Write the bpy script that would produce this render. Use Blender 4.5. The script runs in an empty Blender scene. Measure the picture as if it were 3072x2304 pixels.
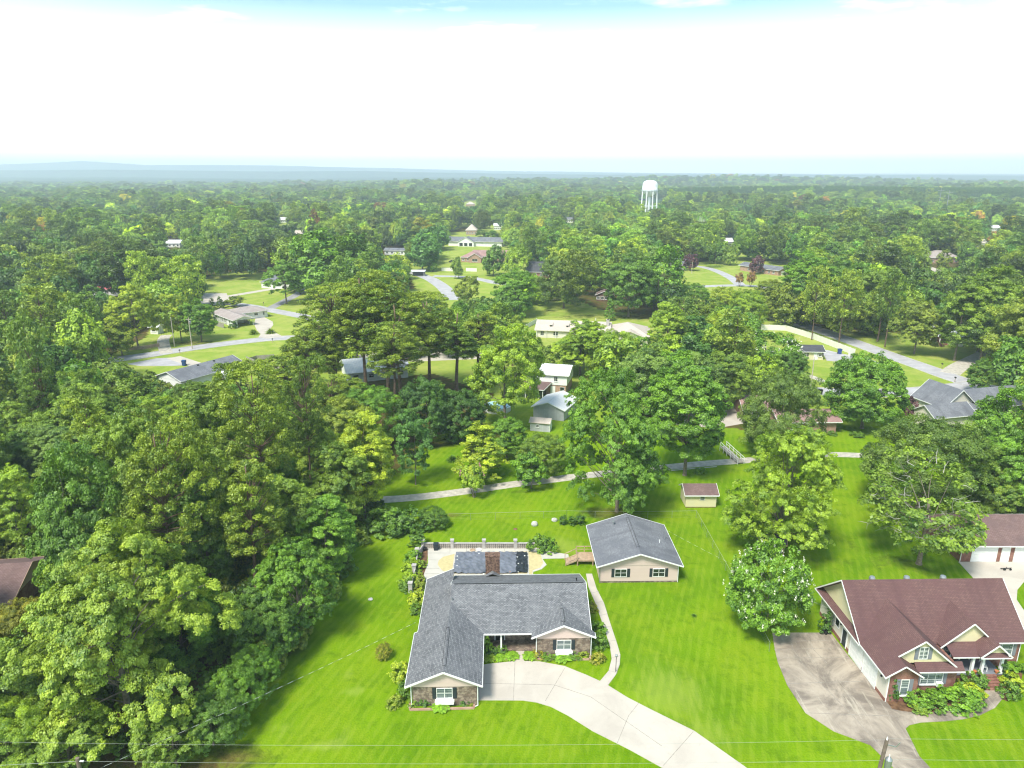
import bpy, math, random
import numpy as np
from mathutils import Vector, Matrix
from mathutils.geometry import tessellate_polygon
R=math.radians
sc=bpy.context.scene; COL=sc.collection
# ---------------------------------------------------------------- camera, sky, sun, exposure
CAM_H=52.0; FPX=2132.0; PITCH=R(16.39)
cam=bpy.data.cameras.new('camera'); co=bpy.data.objects.new('camera',cam); COL.objects.link(co); sc.camera=co
co.location=(0,0,CAM_H); co.rotation_euler=(R(90)-PITCH,0,0)
cam.sensor_width=36; cam.lens=36*FPX/3072; cam.clip_start=0.5; cam.clip_end=60000
HAZE=.00023
SUN_EL=R(56); SUN_AZ=R(214)   # azimuth of the sun clockwise from +Y: behind the camera, a little to the left
SUN_DIR=Vector((math.sin(SUN_AZ)*math.cos(SUN_EL),math.cos(SUN_AZ)*math.cos(SUN_EL),math.sin(SUN_EL)))
sl=bpy.data.lights.new('sun','SUN'); sl.energy=3.1; sl.angle=R(14); sl.color=(1,.96,.84)
so=bpy.data.objects.new('sun',sl); COL.objects.link(so); so.rotation_euler=SUN_DIR.to_track_quat('Z','Y').to_euler()
W=bpy.data.worlds.new('World'); sc.world=W; W.use_nodes=True
def build_world():
    nt=W.node_tree; N=nt.nodes; L=nt.links; N.clear()
    out=N.new('ShaderNodeOutputWorld'); bg=N.new('ShaderNodeBackground'); bg.inputs[1].default_value=1.0
    sky=N.new('ShaderNodeTexSky'); sky.sky_type='NISHITA'; sky.sun_disc=False; sky.sun_elevation=SUN_EL; sky.sun_rotation=SUN_AZ
    sky.air_density=1.0; sky.dust_density=1.5; sky.ozone_density=2.0
    sc_=N.new('ShaderNodeVectorMath'); sc_.operation='SCALE'; sc_.inputs['Scale'].default_value=.108
    L.new(sky.outputs[0],sc_.inputs[0])
    tc=N.new('ShaderNodeTexCoord'); sep=N.new('ShaderNodeSeparateXYZ'); L.new(tc.outputs['Generated'],sep.inputs[0])
    # thin high cloud: fully white low down, thinning to pale blue higher up, with a few soft puffs
    mp=N.new('ShaderNodeMapping'); mp.inputs['Scale'].default_value=(1.1,1.1,7); L.new(tc.outputs['Generated'],mp.inputs[0])
    no=N.new('ShaderNodeTexNoise'); no.inputs['Scale'].default_value=4.2; no.inputs['Detail'].default_value=7; no.inputs['Roughness'].default_value=.55
    L.new(mp.outputs[0],no.inputs[0])
    m1=N.new('ShaderNodeMapRange'); m1.inputs[1].default_value=.09; m1.inputs[2].default_value=.20; m1.inputs[3].default_value=1.0; m1.inputs[4].default_value=.0
    L.new(sep.outputs[2],m1.inputs[0])
    m2=N.new('ShaderNodeMapRange'); m2.inputs[1].default_value=.56; m2.inputs[2].default_value=.66; m2.inputs[3].default_value=0; m2.inputs[4].default_value=.35
    L.new(no.outputs[0],m2.inputs[0])
    ad=N.new('ShaderNodeMath'); ad.operation='ADD'; ad.use_clamp=True; L.new(m1.outputs[0],ad.inputs[0]); L.new(m2.outputs[0],ad.inputs[1])
    mx=N.new('ShaderNodeMix'); mx.data_type='RGBA'; L.new(ad.outputs[0],mx.inputs['Factor'])
    tn=N.new('ShaderNodeVectorMath'); tn.operation='MULTIPLY'; L.new(sc_.outputs[0],tn.inputs[0]); tn.inputs[1].default_value=(1.10,1.30,1.10); L.new(tn.outputs[0],mx.inputs['A']); mx.inputs['B'].default_value=(1.42,1.42,1.40,1)
    L.new(mx.outputs['Result'],bg.inputs[0]); L.new(bg.outputs[0],out.inputs[0])
build_world()
sc.view_settings.view_transform='Standard'; sc.view_settings.look='None'; sc.view_settings.exposure=0.88; sc.view_settings.gamma=1
sc.cycles.use_denoising=True; sc.cycles.max_bounces=6; sc.cycles.diffuse_bounces=3; sc.cycles.transmission_bounces=3; sc.cycles.transparent_max_bounces=4
sc.cycles.volume_bounces=2; sc.cycles.glossy_bounces=2; sc.cycles.caustics_reflective=False; sc.cycles.caustics_refractive=False
sc.cycles.pixel_filter_type='BLACKMAN_HARRIS'; sc.cycles.filter_width=1.2
# ---------------------------------------------------------------- helpers
def at(px,py,z=0.0):
    """world point at height z that the photograph (3072 x 2304) shows at px, py"""
    a=(px-1536)/FPX; b=-(py-1152)/FPX
    dy=math.cos(PITCH)+b*math.sin(PITCH); dz=-math.sin(PITCH)+b*math.cos(PITCH)
    t=(z-CAM_H)/dz
    return Vector((a*t,dy*t,z))
def pj(x,y,z):
    z-=CAM_H; d=y*math.cos(PITCH)-z*math.sin(PITCH); u=y*math.sin(PITCH)+z*math.cos(PITCH)
    return 1536+FPX*x/d, 1152-FPX*u/d, d
def hz(py,y):
    b=-(py-1152)/FPX
    return CAM_H+y*(-math.sin(PITCH)+b*math.cos(PITCH))/(math.cos(PITCH)+b*math.sin(PITCH))
def props(o,label=None,cat=None,group=None,kind=None):
    if label: o['label']=label
    if cat: o['category']=cat
    if group: o['group']=group
    if kind: o['kind']=kind
    return o
def thing(name,label,cat,loc=(0,0,0),rz=0,group=None):
    o=bpy.data.objects.new(name,None); COL.objects.link(o); o.location=loc; o.rotation_euler=(0,0,rz)
    o.empty_display_size=.3
    return props(o,label,cat,group)
class MB:
    """collects polygons (local coordinates, metres) and builds one mesh object"""
    def __init__(s,org=(0,0,0)): s.v=[]; s.f=[]; s.m=[]; s.uv={}; s.o=Vector(org); s.cm=0
    def V(s,p): s.v.append((p[0]-s.o.x,p[1]-s.o.y,p[2]-s.o.z)); return len(s.v)-1
    def face(s,pts):
        s.f.append([s.V(p) for p in pts]); s.m.append(s.cm)
    def box(s,x0,x1,y0,y1,z0,z1):
        a=[(x0,y0,z0),(x1,y0,z0),(x1,y1,z0),(x0,y1,z0),(x0,y0,z1),(x1,y0,z1),(x1,y1,z1),(x0,y1,z1)]
        i=[s.V(p) for p in a]
        for q in ((3,2,1,0),(4,5,6,7),(0,1,5,4),(1,2,6,5),(2,3,7,6),(3,0,4,7)): s.f.append([i[k] for k in q]); s.m.append(s.cm)
    def obox(s,c,r,n,w,d,h):
        """box centred at c, w along r, d along n, h up"""
        c=Vector(c); r=Vector(r).normalized(); n=Vector(n).normalized(); u=r.cross(n); u=u if u.z>=0 else -u
        a=[c+r*(sx*w/2)+n*(sy*d/2)+u*(sz*h/2) for sz in(-1,1) for sx,sy in((-1,-1),(1,-1),(1,1),(-1,1))]
        i=[s.V(p) for p in a]
        flip=(r.cross(n)).z<0
        for q in ((3,2,1,0),(4,5,6,7),(0,1,5,4),(1,2,6,5),(2,3,7,6),(3,0,4,7)):
            k=[i[j] for j in q]; s.f.append(k[::-1] if flip else k); s.m.append(s.cm)
    def beam(s,p,q,w,h):
        """board from p to q, w wide sideways, h tall, hanging centred on the line"""
        p=Vector(p); q=Vector(q); d=(q-p); l=d.length; d.normalize()
        sd=d.cross(Vector((0,0,1)))
        if sd.length<1e-4: sd=Vector((1,0,0))
        sd.normalize(); up=sd.cross(d).normalized()
        a=[b+sd*(x*w/2)+up*(z*h/2) for b in(p,q) for x,z in((-1,-1),(1,-1),(1,1),(-1,1))]
        i=[s.V(t) for t in a]
        for k in ((0,1,2,3),(7,6,5,4),(0,4,5,1),(1,5,6,2),(2,6,7,3),(3,7,4,0)): s.f.append([i[j] for j in k]); s.m.append(s.cm)
    def slab(s,pts,th=.12,mat_under=None):
        """roof plane: top polygon pts, thickness th straight down"""
        top=[Vector(p) for p in pts]; n=Vector((0,0,0))
        for a in range(len(top)): n+=(top[a]-top[0]).cross(top[(a+1)%len(top)]-top[0])
        if n.z<0: top=top[::-1]
        bot=[p-Vector((0,0,th)) for p in top]
        s.face(top); s.face(bot[::-1])
        for a in range(len(top)):
            b=(a+1)%len(top); s.face([top[a],bot[a],bot[b],top[b]])
    def prism(s,xy,z0,z1):
        """vertical prism from a plan polygon (any simple outline)"""
        P=[Vector((p[0],p[1])) for p in xy]
        ar=sum(P[i].x*P[(i+1)%len(P)].y-P[(i+1)%len(P)].x*P[i].y for i in range(len(P)))
        if ar<0: P=P[::-1]
        tri=tessellate_polygon([[Vector((p.x,p.y,0)) for p in P]])
        t=[s.V((p.x,p.y,z1)) for p in P]; b=[s.V((p.x,p.y,z0)) for p in P]
        for a in tri:
            q=[P[i] for i in a]
            cr=(q[1]-q[0]).cross(q[2]-q[0]) if False else (q[1].x-q[0].x)*(q[2].y-q[0].y)-(q[1].y-q[0].y)*(q[2].x-q[0].x)
            if cr<0: a=a[::-1]
            s.f.append([t[i] for i in a]); s.m.append(s.cm)
        for i in range(len(P)):
            j=(i+1)%len(P); s.f.append([b[i],b[j],t[j],t[i]]); s.m.append(s.cm)
    def tube(s,p,q,r0,r1=None,n=8,cap=True):
        r1=r0 if r1 is None else r1; p=Vector(p); q=Vector(q); d=(q-p).normalized()
        a=d.cross(Vector((0,0,1)));
        if a.length<1e-3: a=Vector((1,0,0))
        a.normalize(); b=d.cross(a)
        i0=[s.V(p+(a*math.cos(t)+b*math.sin(t))*r0) for t in [2*math.pi*k/n for k in range(n)]]
        i1=[s.V(q+(a*math.cos(t)+b*math.sin(t))*r1) for t in [2*math.pi*k/n for k in range(n)]]
        for k in range(n): s.f.append([i0[k],i0[(k+1)%n],i1[(k+1)%n],i1[k]]); s.m.append(s.cm)
        if cap: s.f.append(i0[::-1]); s.m.append(s.cm); s.f.append(i1); s.m.append(s.cm)
    def lathe(s,c,prof,n=20):
        """prof: list of (radius, z) from bottom to top around the vertical through c"""
        rings=[[s.V((c[0]+r*math.cos(2*math.pi*k/n),c[1]+r*math.sin(2*math.pi*k/n),c[2]+z)) for k in range(n)] for r,z in prof]
        for a,b in zip(rings,rings[1:]):
            for k in range(n): s.f.append([a[k],a[(k+1)%n],b[(k+1)%n],b[k]]); s.m.append(s.cm)
        s.f.append(rings[0][::-1]); s.m.append(s.cm); s.f.append(rings[-1]); s.m.append(s.cm)
    def build(s,name,mat,parent=None,smooth=False,loc=None):
        me=bpy.data.meshes.new(name); me.from_pydata(s.v,[],s.f)
        for m in (mat if isinstance(mat,(list,tuple)) else [mat]): me.materials.append(m)
        if any(s.m): me.polygons.foreach_set('material_index',s.m)
        if smooth: me.polygons.foreach_set('use_smooth',[True]*len(s.f))
        # UVs in metres: u along the horizontal of each face, v up its slope
        uvl=me.uv_layers.new(name='UVMap').data
        for p in me.polygons:
            n=p.normal
            if abs(n.z)>.995: u=Vector((1,0,0)); v=Vector((0,1,0))
            else:
                u=Vector((-n.y,n.x,0)).normalized(); v=n.cross(u)
            for li in p.loop_indices:
                c=me.vertices[me.loops[li].vertex_index].co+s.o
                uvl[li].uv=(c.dot(u),c.dot(v))
        me.update()
        o=bpy.data.objects.new(name,me); COL.objects.link(o)
        if parent is not None: o.parent=parent
        elif tuple(s.o)!=(0,0,0): o.location=s.o
        return o
# ---------------------------------------------------------------- materials
def mat(name,col,rough=.8,spec=.3,metal=0,bump=None,var=None,build=None):
    """principled material; var=(scale, amount, detail) mottles the colour, bump=(scale,strength)"""
    m=bpy.data.materials.new(name); m.use_nodes=True; nt=m.node_tree; N=nt.nodes; L=nt.links
    p=N['Principled BSDF']; p.inputs['Base Color'].default_value=(*col,1); p.inputs['Roughness'].default_value=rough
    p.inputs['Specular IOR Level'].default_value=spec; p.inputs['Metallic'].default_value=metal
    tc=N.new('ShaderNodeTexCoord'); src=None
    if var:
        no=N.new('ShaderNodeTexNoise'); no.inputs['Scale'].default_value=var[0]; no.inputs['Detail'].default_value=var[2] if len(var)>2 else 5
        L.new(tc.outputs['Object'],no.inputs[0])
        mr=N.new('ShaderNodeMapRange'); mr.inputs[1].default_value=.3; mr.inputs[2].default_value=.7; mr.inputs[3].default_value=1-var[1]; mr.inputs[4].default_value=1+var[1]
        L.new(no.outputs[0],mr.inputs[0])
        vm=N.new('ShaderNodeVectorMath'); vm.operation='SCALE'; vm.inputs[0].default_value=col; L.new(mr.outputs[0],vm.inputs['Scale'])
        L.new(vm.outputs[0],p.inputs['Base Color']); src=vm.outputs[0]
    if build: src=build(N,L,tc,p,src)
    if bump:
        nb=N.new('ShaderNodeTexNoise'); nb.inputs['Scale'].default_value=bump[0]; nb.inputs['Detail'].default_value=6; L.new(tc.outputs['Object'],nb.inputs[0])
        b=N.new('ShaderNodeBump'); b.inputs['Strength'].default_value=bump[1]; b.inputs['Distance'].default_value=.05; L.new(nb.outputs[0],b.inputs['Height']); L.new(b.outputs[0],p.inputs['Normal'])
    return m
def mixc(N,L,fac,a,b,mode='MIX'):
    m=N.new('ShaderNodeMix'); m.data_type='RGBA'; m.blend_type=mode
    if isinstance(fac,(int,float)): m.inputs['Factor'].default_value=fac
    else: L.new(fac,m.inputs['Factor'])
    for k,v in (('A',a),('B',b)):
        if isinstance(v,tuple): m.inputs[k].default_value=(*v,1) if len(v)==3 else v
        else: L.new(v,m.inputs[k])
    return m.outputs['Result']
def noise(N,L,vec,scale,detail=4,rough=.5,dist=0):
    n=N.new('ShaderNodeTexNoise'); n.inputs['Scale'].default_value=scale; n.inputs['Detail'].default_value=detail; n.inputs['Roughness'].default_value=rough; n.inputs['Distortion'].default_value=dist
    L.new(vec,n.inputs[0]); return n.outputs[0]
def ramp(N,L,v,lo,hi,a=0.,b=1.):
    m=N.new('ShaderNodeMapRange'); m.inputs[1].default_value=lo; m.inputs[2].default_value=hi; m.inputs[3].default_value=a; m.inputs[4].default_value=b; m.interpolation_type='SMOOTHSTEP'
    L.new(v,m.inputs[0]); return m.outputs[0]
def bricky(c1,c2,mortar,bw,bh,ms,offset=.5,mott=None,rough=.85,bump=.3,smooth=0.,streak=None,spec=.25):
    """courses (brick, shingle, block, siding) in the metre UVs"""
    def b(N,L,tc,p,src):
        t=N.new('ShaderNodeTexBrick'); t.offset=offset; t.inputs['Color1'].default_value=(*c1,1); t.inputs['Color2'].default_value=(*c2,1); t.inputs['Mortar'].default_value=(*mortar,1)
        t.inputs['Scale'].default_value=1; t.inputs['Brick Width'].default_value=bw; t.inputs['Row Height'].default_value=bh; t.inputs['Mortar Size'].default_value=ms; t.inputs['Mortar Smooth'].default_value=smooth
        L.new(tc.outputs['UV'],t.inputs[0]); c=t.outputs[0]
        if mott:
            f=ramp(N,L,noise(N,L,tc.outputs['Object'],mott[1],5,.6),.35,.65); c=mixc(N,L,f,c,mott[0]) if len(mott)<3 else mixc(N,L,ramp(N,L,f,0,1,0,mott[2]),c,mott[0])
        if streak:
            mp=N.new('ShaderNodeMapping'); mp.inputs['Scale'].default_value=streak[1]; L.new(tc.outputs['UV'],mp.inputs[0])
            f=ramp(N,L,noise(N,L,mp.outputs[0],1,5,.6,.5),.45,.75,0,streak[2]); c=mixc(N,L,f,c,streak[0])
        L.new(c,p.inputs['Base Color'])
        bp=N.new('ShaderNodeBump'); bp.inputs['Strength'].default_value=bump; bp.inputs['Distance'].default_value=.02; bp.invert=True; L.new(t.outputs['Fac'],bp.inputs['Height']); L.new(bp.outputs[0],p.inputs['Normal'])
        return c
    return b
def B(name,*a,**k): 
    r=k.get('rough',.85); return mat(name,(.5,.5,.5),r,k.get('spec',.25),build=bricky(*a,**k))
M={}
M['roof_grey']=B('grey_shingles',(.125,.127,.143),(.245,.248,.268),(.07,.07,.08),.32,.16,.022,mott=((.26,.26,.28),.6,.2))
M['roof_slate']=B('blue_grey_shingles',(.17,.175,.20),(.24,.245,.275),(.13,.13,.15),.32,.16,.012,mott=((.12,.125,.15),.35,.6),streak=((.10,.10,.12),(.6,.08,1),.6))
M['roof_red']=B('maroon_shingles',(.135,.072,.070),(.175,.096,.092),(.08,.042,.042),.32,.16,.014,mott=((.12,.06,.063),.25,.7),streak=((.09,.045,.05),(.7,.06,1),.55))
M['roof_brown']=B('brown_shingles',(.17,.105,.10),(.23,.15,.145),(.10,.06,.06),.32,.16,.014,mott=((.13,.085,.085),.4,.7))
M['roof_pink']=B('faded_pink_shingles',(.34,.20,.19),(.42,.27,.25),(.24,.14,.14),.32,.16,.012,mott=((.26,.16,.155),.4,.6))
M['roof_mauve']=B('grey_mauve_shingles',(.36,.30,.29),(.42,.36,.35),(.26,.22,.21),.32,.16,.012,mott=((.28,.23,.22),.4,.6))
M['roof_tan']=B('tan_shingles',(.50,.43,.38),(.60,.52,.46),(.38,.32,.29),.32,.16,.012,mott=((.45,.38,.34),.3,.6))
M['roof_dark']=B('dark_shingles',(.07,.07,.085),(.10,.10,.12),(.04,.04,.05),.32,.16,.012,mott=((.055,.055,.065),.4,.6))
M['roof_white']=mat('pale_metal_roof',(.62,.63,.66),.6,.3,var=(.5,.12),build=bricky((.72,.72,.74),(.66,.66,.69),(.48,.48,.51),.4,50,.02))
M['brick_mix']=B('mottled_brick',(.23,.15,.11),(.35,.28,.22),(.36,.31,.27),.42,.085,.008,mott=((.10,.07,.06),2.2,.75),bump=.5)
M['brick_red']=B('red_brick',(.24,.085,.06),(.30,.12,.08),(.34,.25,.21),.24,.08,.010,mott=((.17,.06,.05),1.2,.6),bump=.4)
M['brick_tan']=B('pinkish_brick',(.42,.24,.17),(.50,.31,.23),(.45,.36,.31),.24,.08,.010,mott=((.34,.19,.14),1,.6))
M['brick_chim']=B('dark_chimney_brick',(.15,.075,.05),(.24,.12,.08),(.26,.19,.15),.24,.08,.012,mott=((.06,.035,.03),3,.8))
M['siding']=B('beige_lap_siding',(.67,.51,.48),(.69,.53,.50),(.50,.38,.35),40,.13,.012,offset=0,bump=.8,smooth=.3,rough=.6)
M['cream']=B('cream_lap_siding',(.74,.66,.42),(.76,.68,.44),(.56,.49,.30),40,.13,.010,offset=0,bump=.7,smooth=.3,rough=.6,mott=((.66,.60,.44),.5,.4))
M['pale_siding']=B('pale_cream_siding',(.72,.67,.58),(.74,.69,.60),(.56,.52,.46),40,.13,.010,offset=0,bump=.7,smooth=.3,rough=.6)
M['white']=mat('white_paint',(.80,.80,.79),.5,.4,var=(1.5,.04))
M['white_wall']=mat('white_painted_wall',(.78,.78,.77),.7,.3,var=(.6,.07))
M['grey_board']=B('weathered_grey_boards',(.44,.45,.48),(.50,.51,.54),(.30,.31,.33),.25,30,.012,mott=((.36,.37,.38),1,.5))
M['shutter']=mat('dark_shutter_paint',(.022,.030,.040),.5,.4)
M['shutter_grey']=mat('grey_shutter_paint',(.20,.21,.25),.5,.4)
M['glass']=mat('dark_window_glass',(.018,.024,.03),.08,.9,var=(.9,.5))
M['glass_blinds']=mat('window_glass_with_blinds',(.16,.19,.21),.12,.8,var=(1.2,.5),build=bricky((.26,.29,.30),(.13,.16,.18),(.06,.08,.09),1.7,.22,.03,offset=0))  # panes with pale slat rows of blinds
def conc(N,L,tc,p,src):
    P=tc.outputs['Object']; n1=noise(N,L,P,.25,6,.6,.6); n2=noise(N,L,P,14,5,.7); n3=noise(N,L,P,1.2,5,.65,.3)
    c=mixc(N,L,ramp(N,L,n1,.35,.7),(.54,.485,.43),(.46,.405,.36)); c=mixc(N,L,ramp(N,L,n3,.55,.8,0,.35),c,(.34,.29,.25)); c=mixc(N,L,ramp(N,L,n2,.3,.8,0,.22),c,(.32,.29,.26))
    L.new(c,p.inputs['Base Color']); return c
M['concrete']=mat('pale_concrete',(.6,.55,.48),.85,.2,build=conc)
def conc2(N,L,tc,p,src):
    P=tc.outputs['Object']; n1=noise(N,L,P,.16,7,.68,1.0); n2=noise(N,L,P,9,5,.7); n3=noise(N,L,P,.7,7,.75,.9)
    mp=N.new('ShaderNodeMapping'); mp.inputs['Scale'].default_value=(1.3,.22,1); mp.inputs['Rotation'].default_value=(0,0,R(-24)); L.new(P,mp.inputs[0]); n4=noise(N,L,mp.outputs[0],.9,6,.7,.6)
    c=mixc(N,L,ramp(N,L,n1,.38,.62),(.42,.35,.285),(.18,.145,.12)); c=mixc(N,L,ramp(N,L,n4,.52,.74,0,.85),c,(.52,.46,.38)); c=mixc(N,L,ramp(N,L,n3,.52,.78,0,.5),c,(.13,.11,.10)); c=mixc(N,L,ramp(N,L,n2,.3,.8,0,.25),c,(.34,.31,.29))
    L.new(c,p.inputs['Base Color']); return c
M['concrete_stained']=mat('stained_concrete',(.3,.26,.23),.85,.2,build=conc2)
M['concrete_joint']=mat('sealed_joint',(.29,.26,.23),.9,.1,var=(3,.3))
M['deck_yellow']=mat('yellow_aggregate_deck',(.52,.44,.24),.85,.2,var=(2.5,.1),bump=(30,.3))
M['deck_white']=mat('white_pool_deck',(.50,.47,.43),.8,.2,var=(.8,.07))
M['asphalt']=mat('light_asphalt',(.40,.385,.41),.9,.2,var=(.35,.16,7))
M['asphalt_dark']=mat('grey_asphalt',(.30,.29,.31),.9,.2,var=(.35,.2,7))
M['gravel']=mat('pale_gravel_lane',(.46,.42,.37),.95,.1,var=(1.2,.25,8))
M['kerb']=mat('kerb_concrete',(.50,.48,.45),.85,.2,var=(1,.1))
M['mulch']=mat('pine_straw_mulch',(.15,.085,.05),.95,.05,var=(1.8,.45,8),bump=(8,.8))
M['soil']=mat('bare_soil',(.20,.12,.07),.95,.05,var=(1.2,.35,8),bump=(8,.6))
M['tarp']=mat('grey_pool_cover',(.15,.16,.20),.28,.5,var=(.9,.25,6))
M['tarp_black']=mat('black_pool_cover',(.022,.025,.032),.35,.5,var=(1.2,.4))
M['wood']=mat('weathered_deck_wood',(.42,.30,.21),.8,.2,var=(2,.2))
M['wood_grey']=B('grey_picket_boards',(.34,.31,.28),(.42,.39,.35),(.16,.14,.12),.16,30,.02,mott=((.28,.25,.22),1,.5))
M['pole_wood']=mat('pole_timber',(.17,.13,.11),.9,.1,var=(3,.3,6))
M['pole_pale']=mat('pale_pole_timber',(.50,.44,.36),.9,.1,var=(3,.2,6))
M['metal_grey']=mat('grey_metal',(.35,.37,.39),.4,.5,metal=.6)
M['black']=mat('black_plastic',(.02,.02,.022),.5,.4)
M['navy']=mat('blue_plastic_bin',(.02,.06,.22),.5,.4)
M['wire']=mat('aluminium_wire',(.34,.35,.32),.5,.5)
M['block']=B('screen_block',(.40,.35,.31),(.46,.41,.37),(.13,.12,.11),.30,.30,.06,offset=0,mott=((.40,.35,.31),1.4,.5),bump=1)
M['column_block']=mat('pale_block_column',(.44,.41,.40),.85,.2,var=(2,.15))
M['vinyl']=mat('white_vinyl_fence',(.80,.78,.70),.5,.4,var=(.5,.04))
M['water']=mat('pale_pool_water',(.35,.60,.68),.08,.6,var=(.5,.15))
M['stone']=mat('grey_boulder',(.46,.45,.43),.9,.2,var=(3,.25))
M['paint_blue']=mat('faded_blue_cover',(.05,.20,.42),.5,.4,var=(1,.2))
M['terracotta']=mat('terracotta',(.45,.16,.07),.8,.2)
M['tank']=mat('white_tank_paint',(.82,.83,.84),.4,.5,var=(.2,.03))
M['car_dark']=mat('dark_car_paint',(.012,.02,.045),.2,.7)
M['car_silver']=mat('silver_car_paint',(.45,.47,.5),.25,.7,metal=.4)
M['rubber']=mat('tyre_rubber',(.02,.02,.02),.8,.2)
M['bark']=mat('grey_brown_bark',(.20,.165,.135),.95,.1,var=(3,.35,6))
M['bark_pine']=mat('pine_bark',(.17,.115,.085),.95,.1,var=(3,.4,6))
M['bark_pale']=mat('pale_dead_bark',(.46,.43,.39),.9,.15,var=(2,.2,6))
# ---- leaves: tint comes from each tree, lobes and leaves vary a little
def leafmat(name,c_lo,c_hi,trans=.27,rough=.55):
    m=bpy.data.materials.new(name); m.use_nodes=True; nt=m.node_tree; N=nt.nodes; L=nt.links; N.clear()
    out=N.new('ShaderNodeOutputMaterial')
    a=N.new('ShaderNodeAttribute'); a.attribute_type='GEOMETRY'; a.attribute_name='leaf'
    t=N.new('ShaderNodeAttribute'); t.attribute_type='INSTANCER'; t.attribute_name='tint'
    c=mixc(N,L,a.outputs['Fac'],c_lo,c_hi)
    mu=N.new('ShaderNodeVectorMath'); mu.operation='MULTIPLY'; L.new(c,mu.inputs[0]); L.new(t.outputs['Vector'],mu.inputs[1])
    d=N.new('ShaderNodeBsdfDiffuse'); L.new(mu.outputs[0],d.inputs[0])
    tr=N.new('ShaderNodeBsdfTranslucent')
    m2=N.new('ShaderNodeVectorMath'); m2.operation='MULTIPLY'; L.new(mu.outputs[0],m2.inputs[0]); m2.inputs[1].default_value=(1.25,1.1,.5); L.new(m2.outputs[0],tr.inputs[0])
    mx=N.new('ShaderNodeMixShader'); mx.inputs[0].default_value=trans; L.new(d.outputs[0],mx.inputs[1]); L.new(tr.outputs[0],mx.inputs[2])
    g=N.new('ShaderNodeBsdfGlossy'); g.inputs['Roughness'].default_value=rough; g.inputs[0].default_value=(.9,.95,.9,1)
    mg=N.new('ShaderNodeMixShader'); mg.inputs[0].default_value=.05; L.new(mx.outputs[0],mg.inputs[1]); L.new(g.outputs[0],mg.inputs[2])
    L.new(mg.outputs[0],out.inputs[0]); return m
M['leaf']=leafmat('leaves',(.062,.150,.012),(.480,.630,.045))
M['needle']=leafmat('pine_needles',(.068,.140,.010),(.500,.600,.045),.22)
M['petal_white']=mat('white_blossom',(.74,.74,.60),.7,.2)
M['petal_pink']=mat('pink_blossom',(.62,.26,.36),.7,.2,var=(4,.3))
# ---------------------------------------------------------------- tree building
def quads_mesh(name,V,leaf,mat_,sizes=None):
    """V: (n,4,3) corners, leaf: (n,) 0..1 per quad"""
    n=len(V); me=bpy.data.meshes.new(name)
    me.vertices.add(n*4); me.vertices.foreach_set('co',V.reshape(-1).astype(np.float32))
    me.loops.add(n*4); me.loops.foreach_set('vertex_index',np.arange(n*4,dtype=np.int32))
    me.polygons.add(n); me.polygons.foreach_set('loop_start',np.arange(0,n*4,4,dtype=np.int32)); me.polygons.foreach_set('loop_total',np.full(n,4,dtype=np.int32))
    at_=me.attributes.new('leaf','FLOAT','POINT'); at_.data.foreach_set('value',np.repeat(leaf,4).astype(np.float32))
    me.materials.append(mat_); me.update(); return me
def unit(a): return a/np.maximum(np.linalg.norm(a,axis=-1,keepdims=True),1e-6)
def leaf_quads(rng,P,Nn,size,asp=1.5,jit=.8):
    """kite shaped leaf sprays at P facing roughly Nn"""
    n=len(P); N_=unit(Nn+rng.normal(0,jit,(n,3))); a=unit(np.cross(N_,rng.normal(0,1,(n,3)))); b=np.cross(N_,a)
    s=(size*rng.uniform(.6,1.35,n))[:,None]
    bend=N_*s*rng.uniform(-.25,.1,n)[:,None]
    return np.stack([P-a*s*asp*.5+bend,P-b*s*.45,P+a*s*asp*.5+bend,P+b*s*.45],1)
PROF={ # radius share at height share t of the crown
 'round':lambda t:np.sqrt(np.clip(1-(2*t-.86)**2*.98,0,1))**.9,
 'dome':lambda t:np.where(t<.35,.72+.28*np.sin(t/.35*1.57),np.sqrt(np.clip(1-((t-.35)/.65)**2,0,1))),
 'oval':lambda t:np.sin(np.clip(t*.93+.07,0,1)*np.pi)**.62,
 'cone':lambda t:np.clip(1-t,0,1)**.75*np.where(t<.12,.6+t/.3,1),
 'spread':lambda t:np.where(t<.45,.55+t,np.sqrt(np.clip(1-((t-.45)/.55)**2,0,1))),
 'column':lambda t:np.clip(np.sin(np.clip(t*.9+.1,0,1)*np.pi)**.45,0,1),
}
def crown_lobes(rng,prof,Rr,z0,z1,nl,lr,inner=.25,bumps=7,amp=.22):
    Hc=z1-z0; bd=unit(rng.normal(0,1,(bumps,3))); ba=rng.uniform(-amp,amp,bumps)
    out=[];rad=[];dr=[]
    k=0
    while len(out)<nl:
        k+=1; t=rng.uniform(0.02,.98)**(.85); th=rng.uniform(0,2*np.pi)
        r=PROF[prof](np.array(t))
        if rng.uniform()>r+.15: continue
        d=np.array([math.cos(th),math.sin(th),(t-.4)*1.6]); dn=d/np.linalg.norm(d)
        m=1+float(np.sum(ba*np.exp(2.2*(bd@dn-1))))
        sh=rng.uniform(.82,1.04) if rng.uniform()>inner else rng.uniform(.25,.8)
        rr=Rr*float(r)*m*sh
        p=np.array([rr*math.cos(th),rr*math.sin(th),z0+Hc*min(t*m,1.06)])
        L_=lr*rng.uniform(.7,1.3)
        # keep lobes a little apart
        if out and k<nl*12:
            q=np.array(out); dd=np.min(np.linalg.norm((q-p)*np.array([1,1,1.2]),axis=1))
            if dd<lr*.55: continue
        out.append(p); rad.append(L_); nd=d.copy(); nd[2]=max(nd[2],0)*1.0+.35; dr.append(nd/np.linalg.norm(nd))
    return np.array(out),np.array(rad),np.array(dr)
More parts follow.
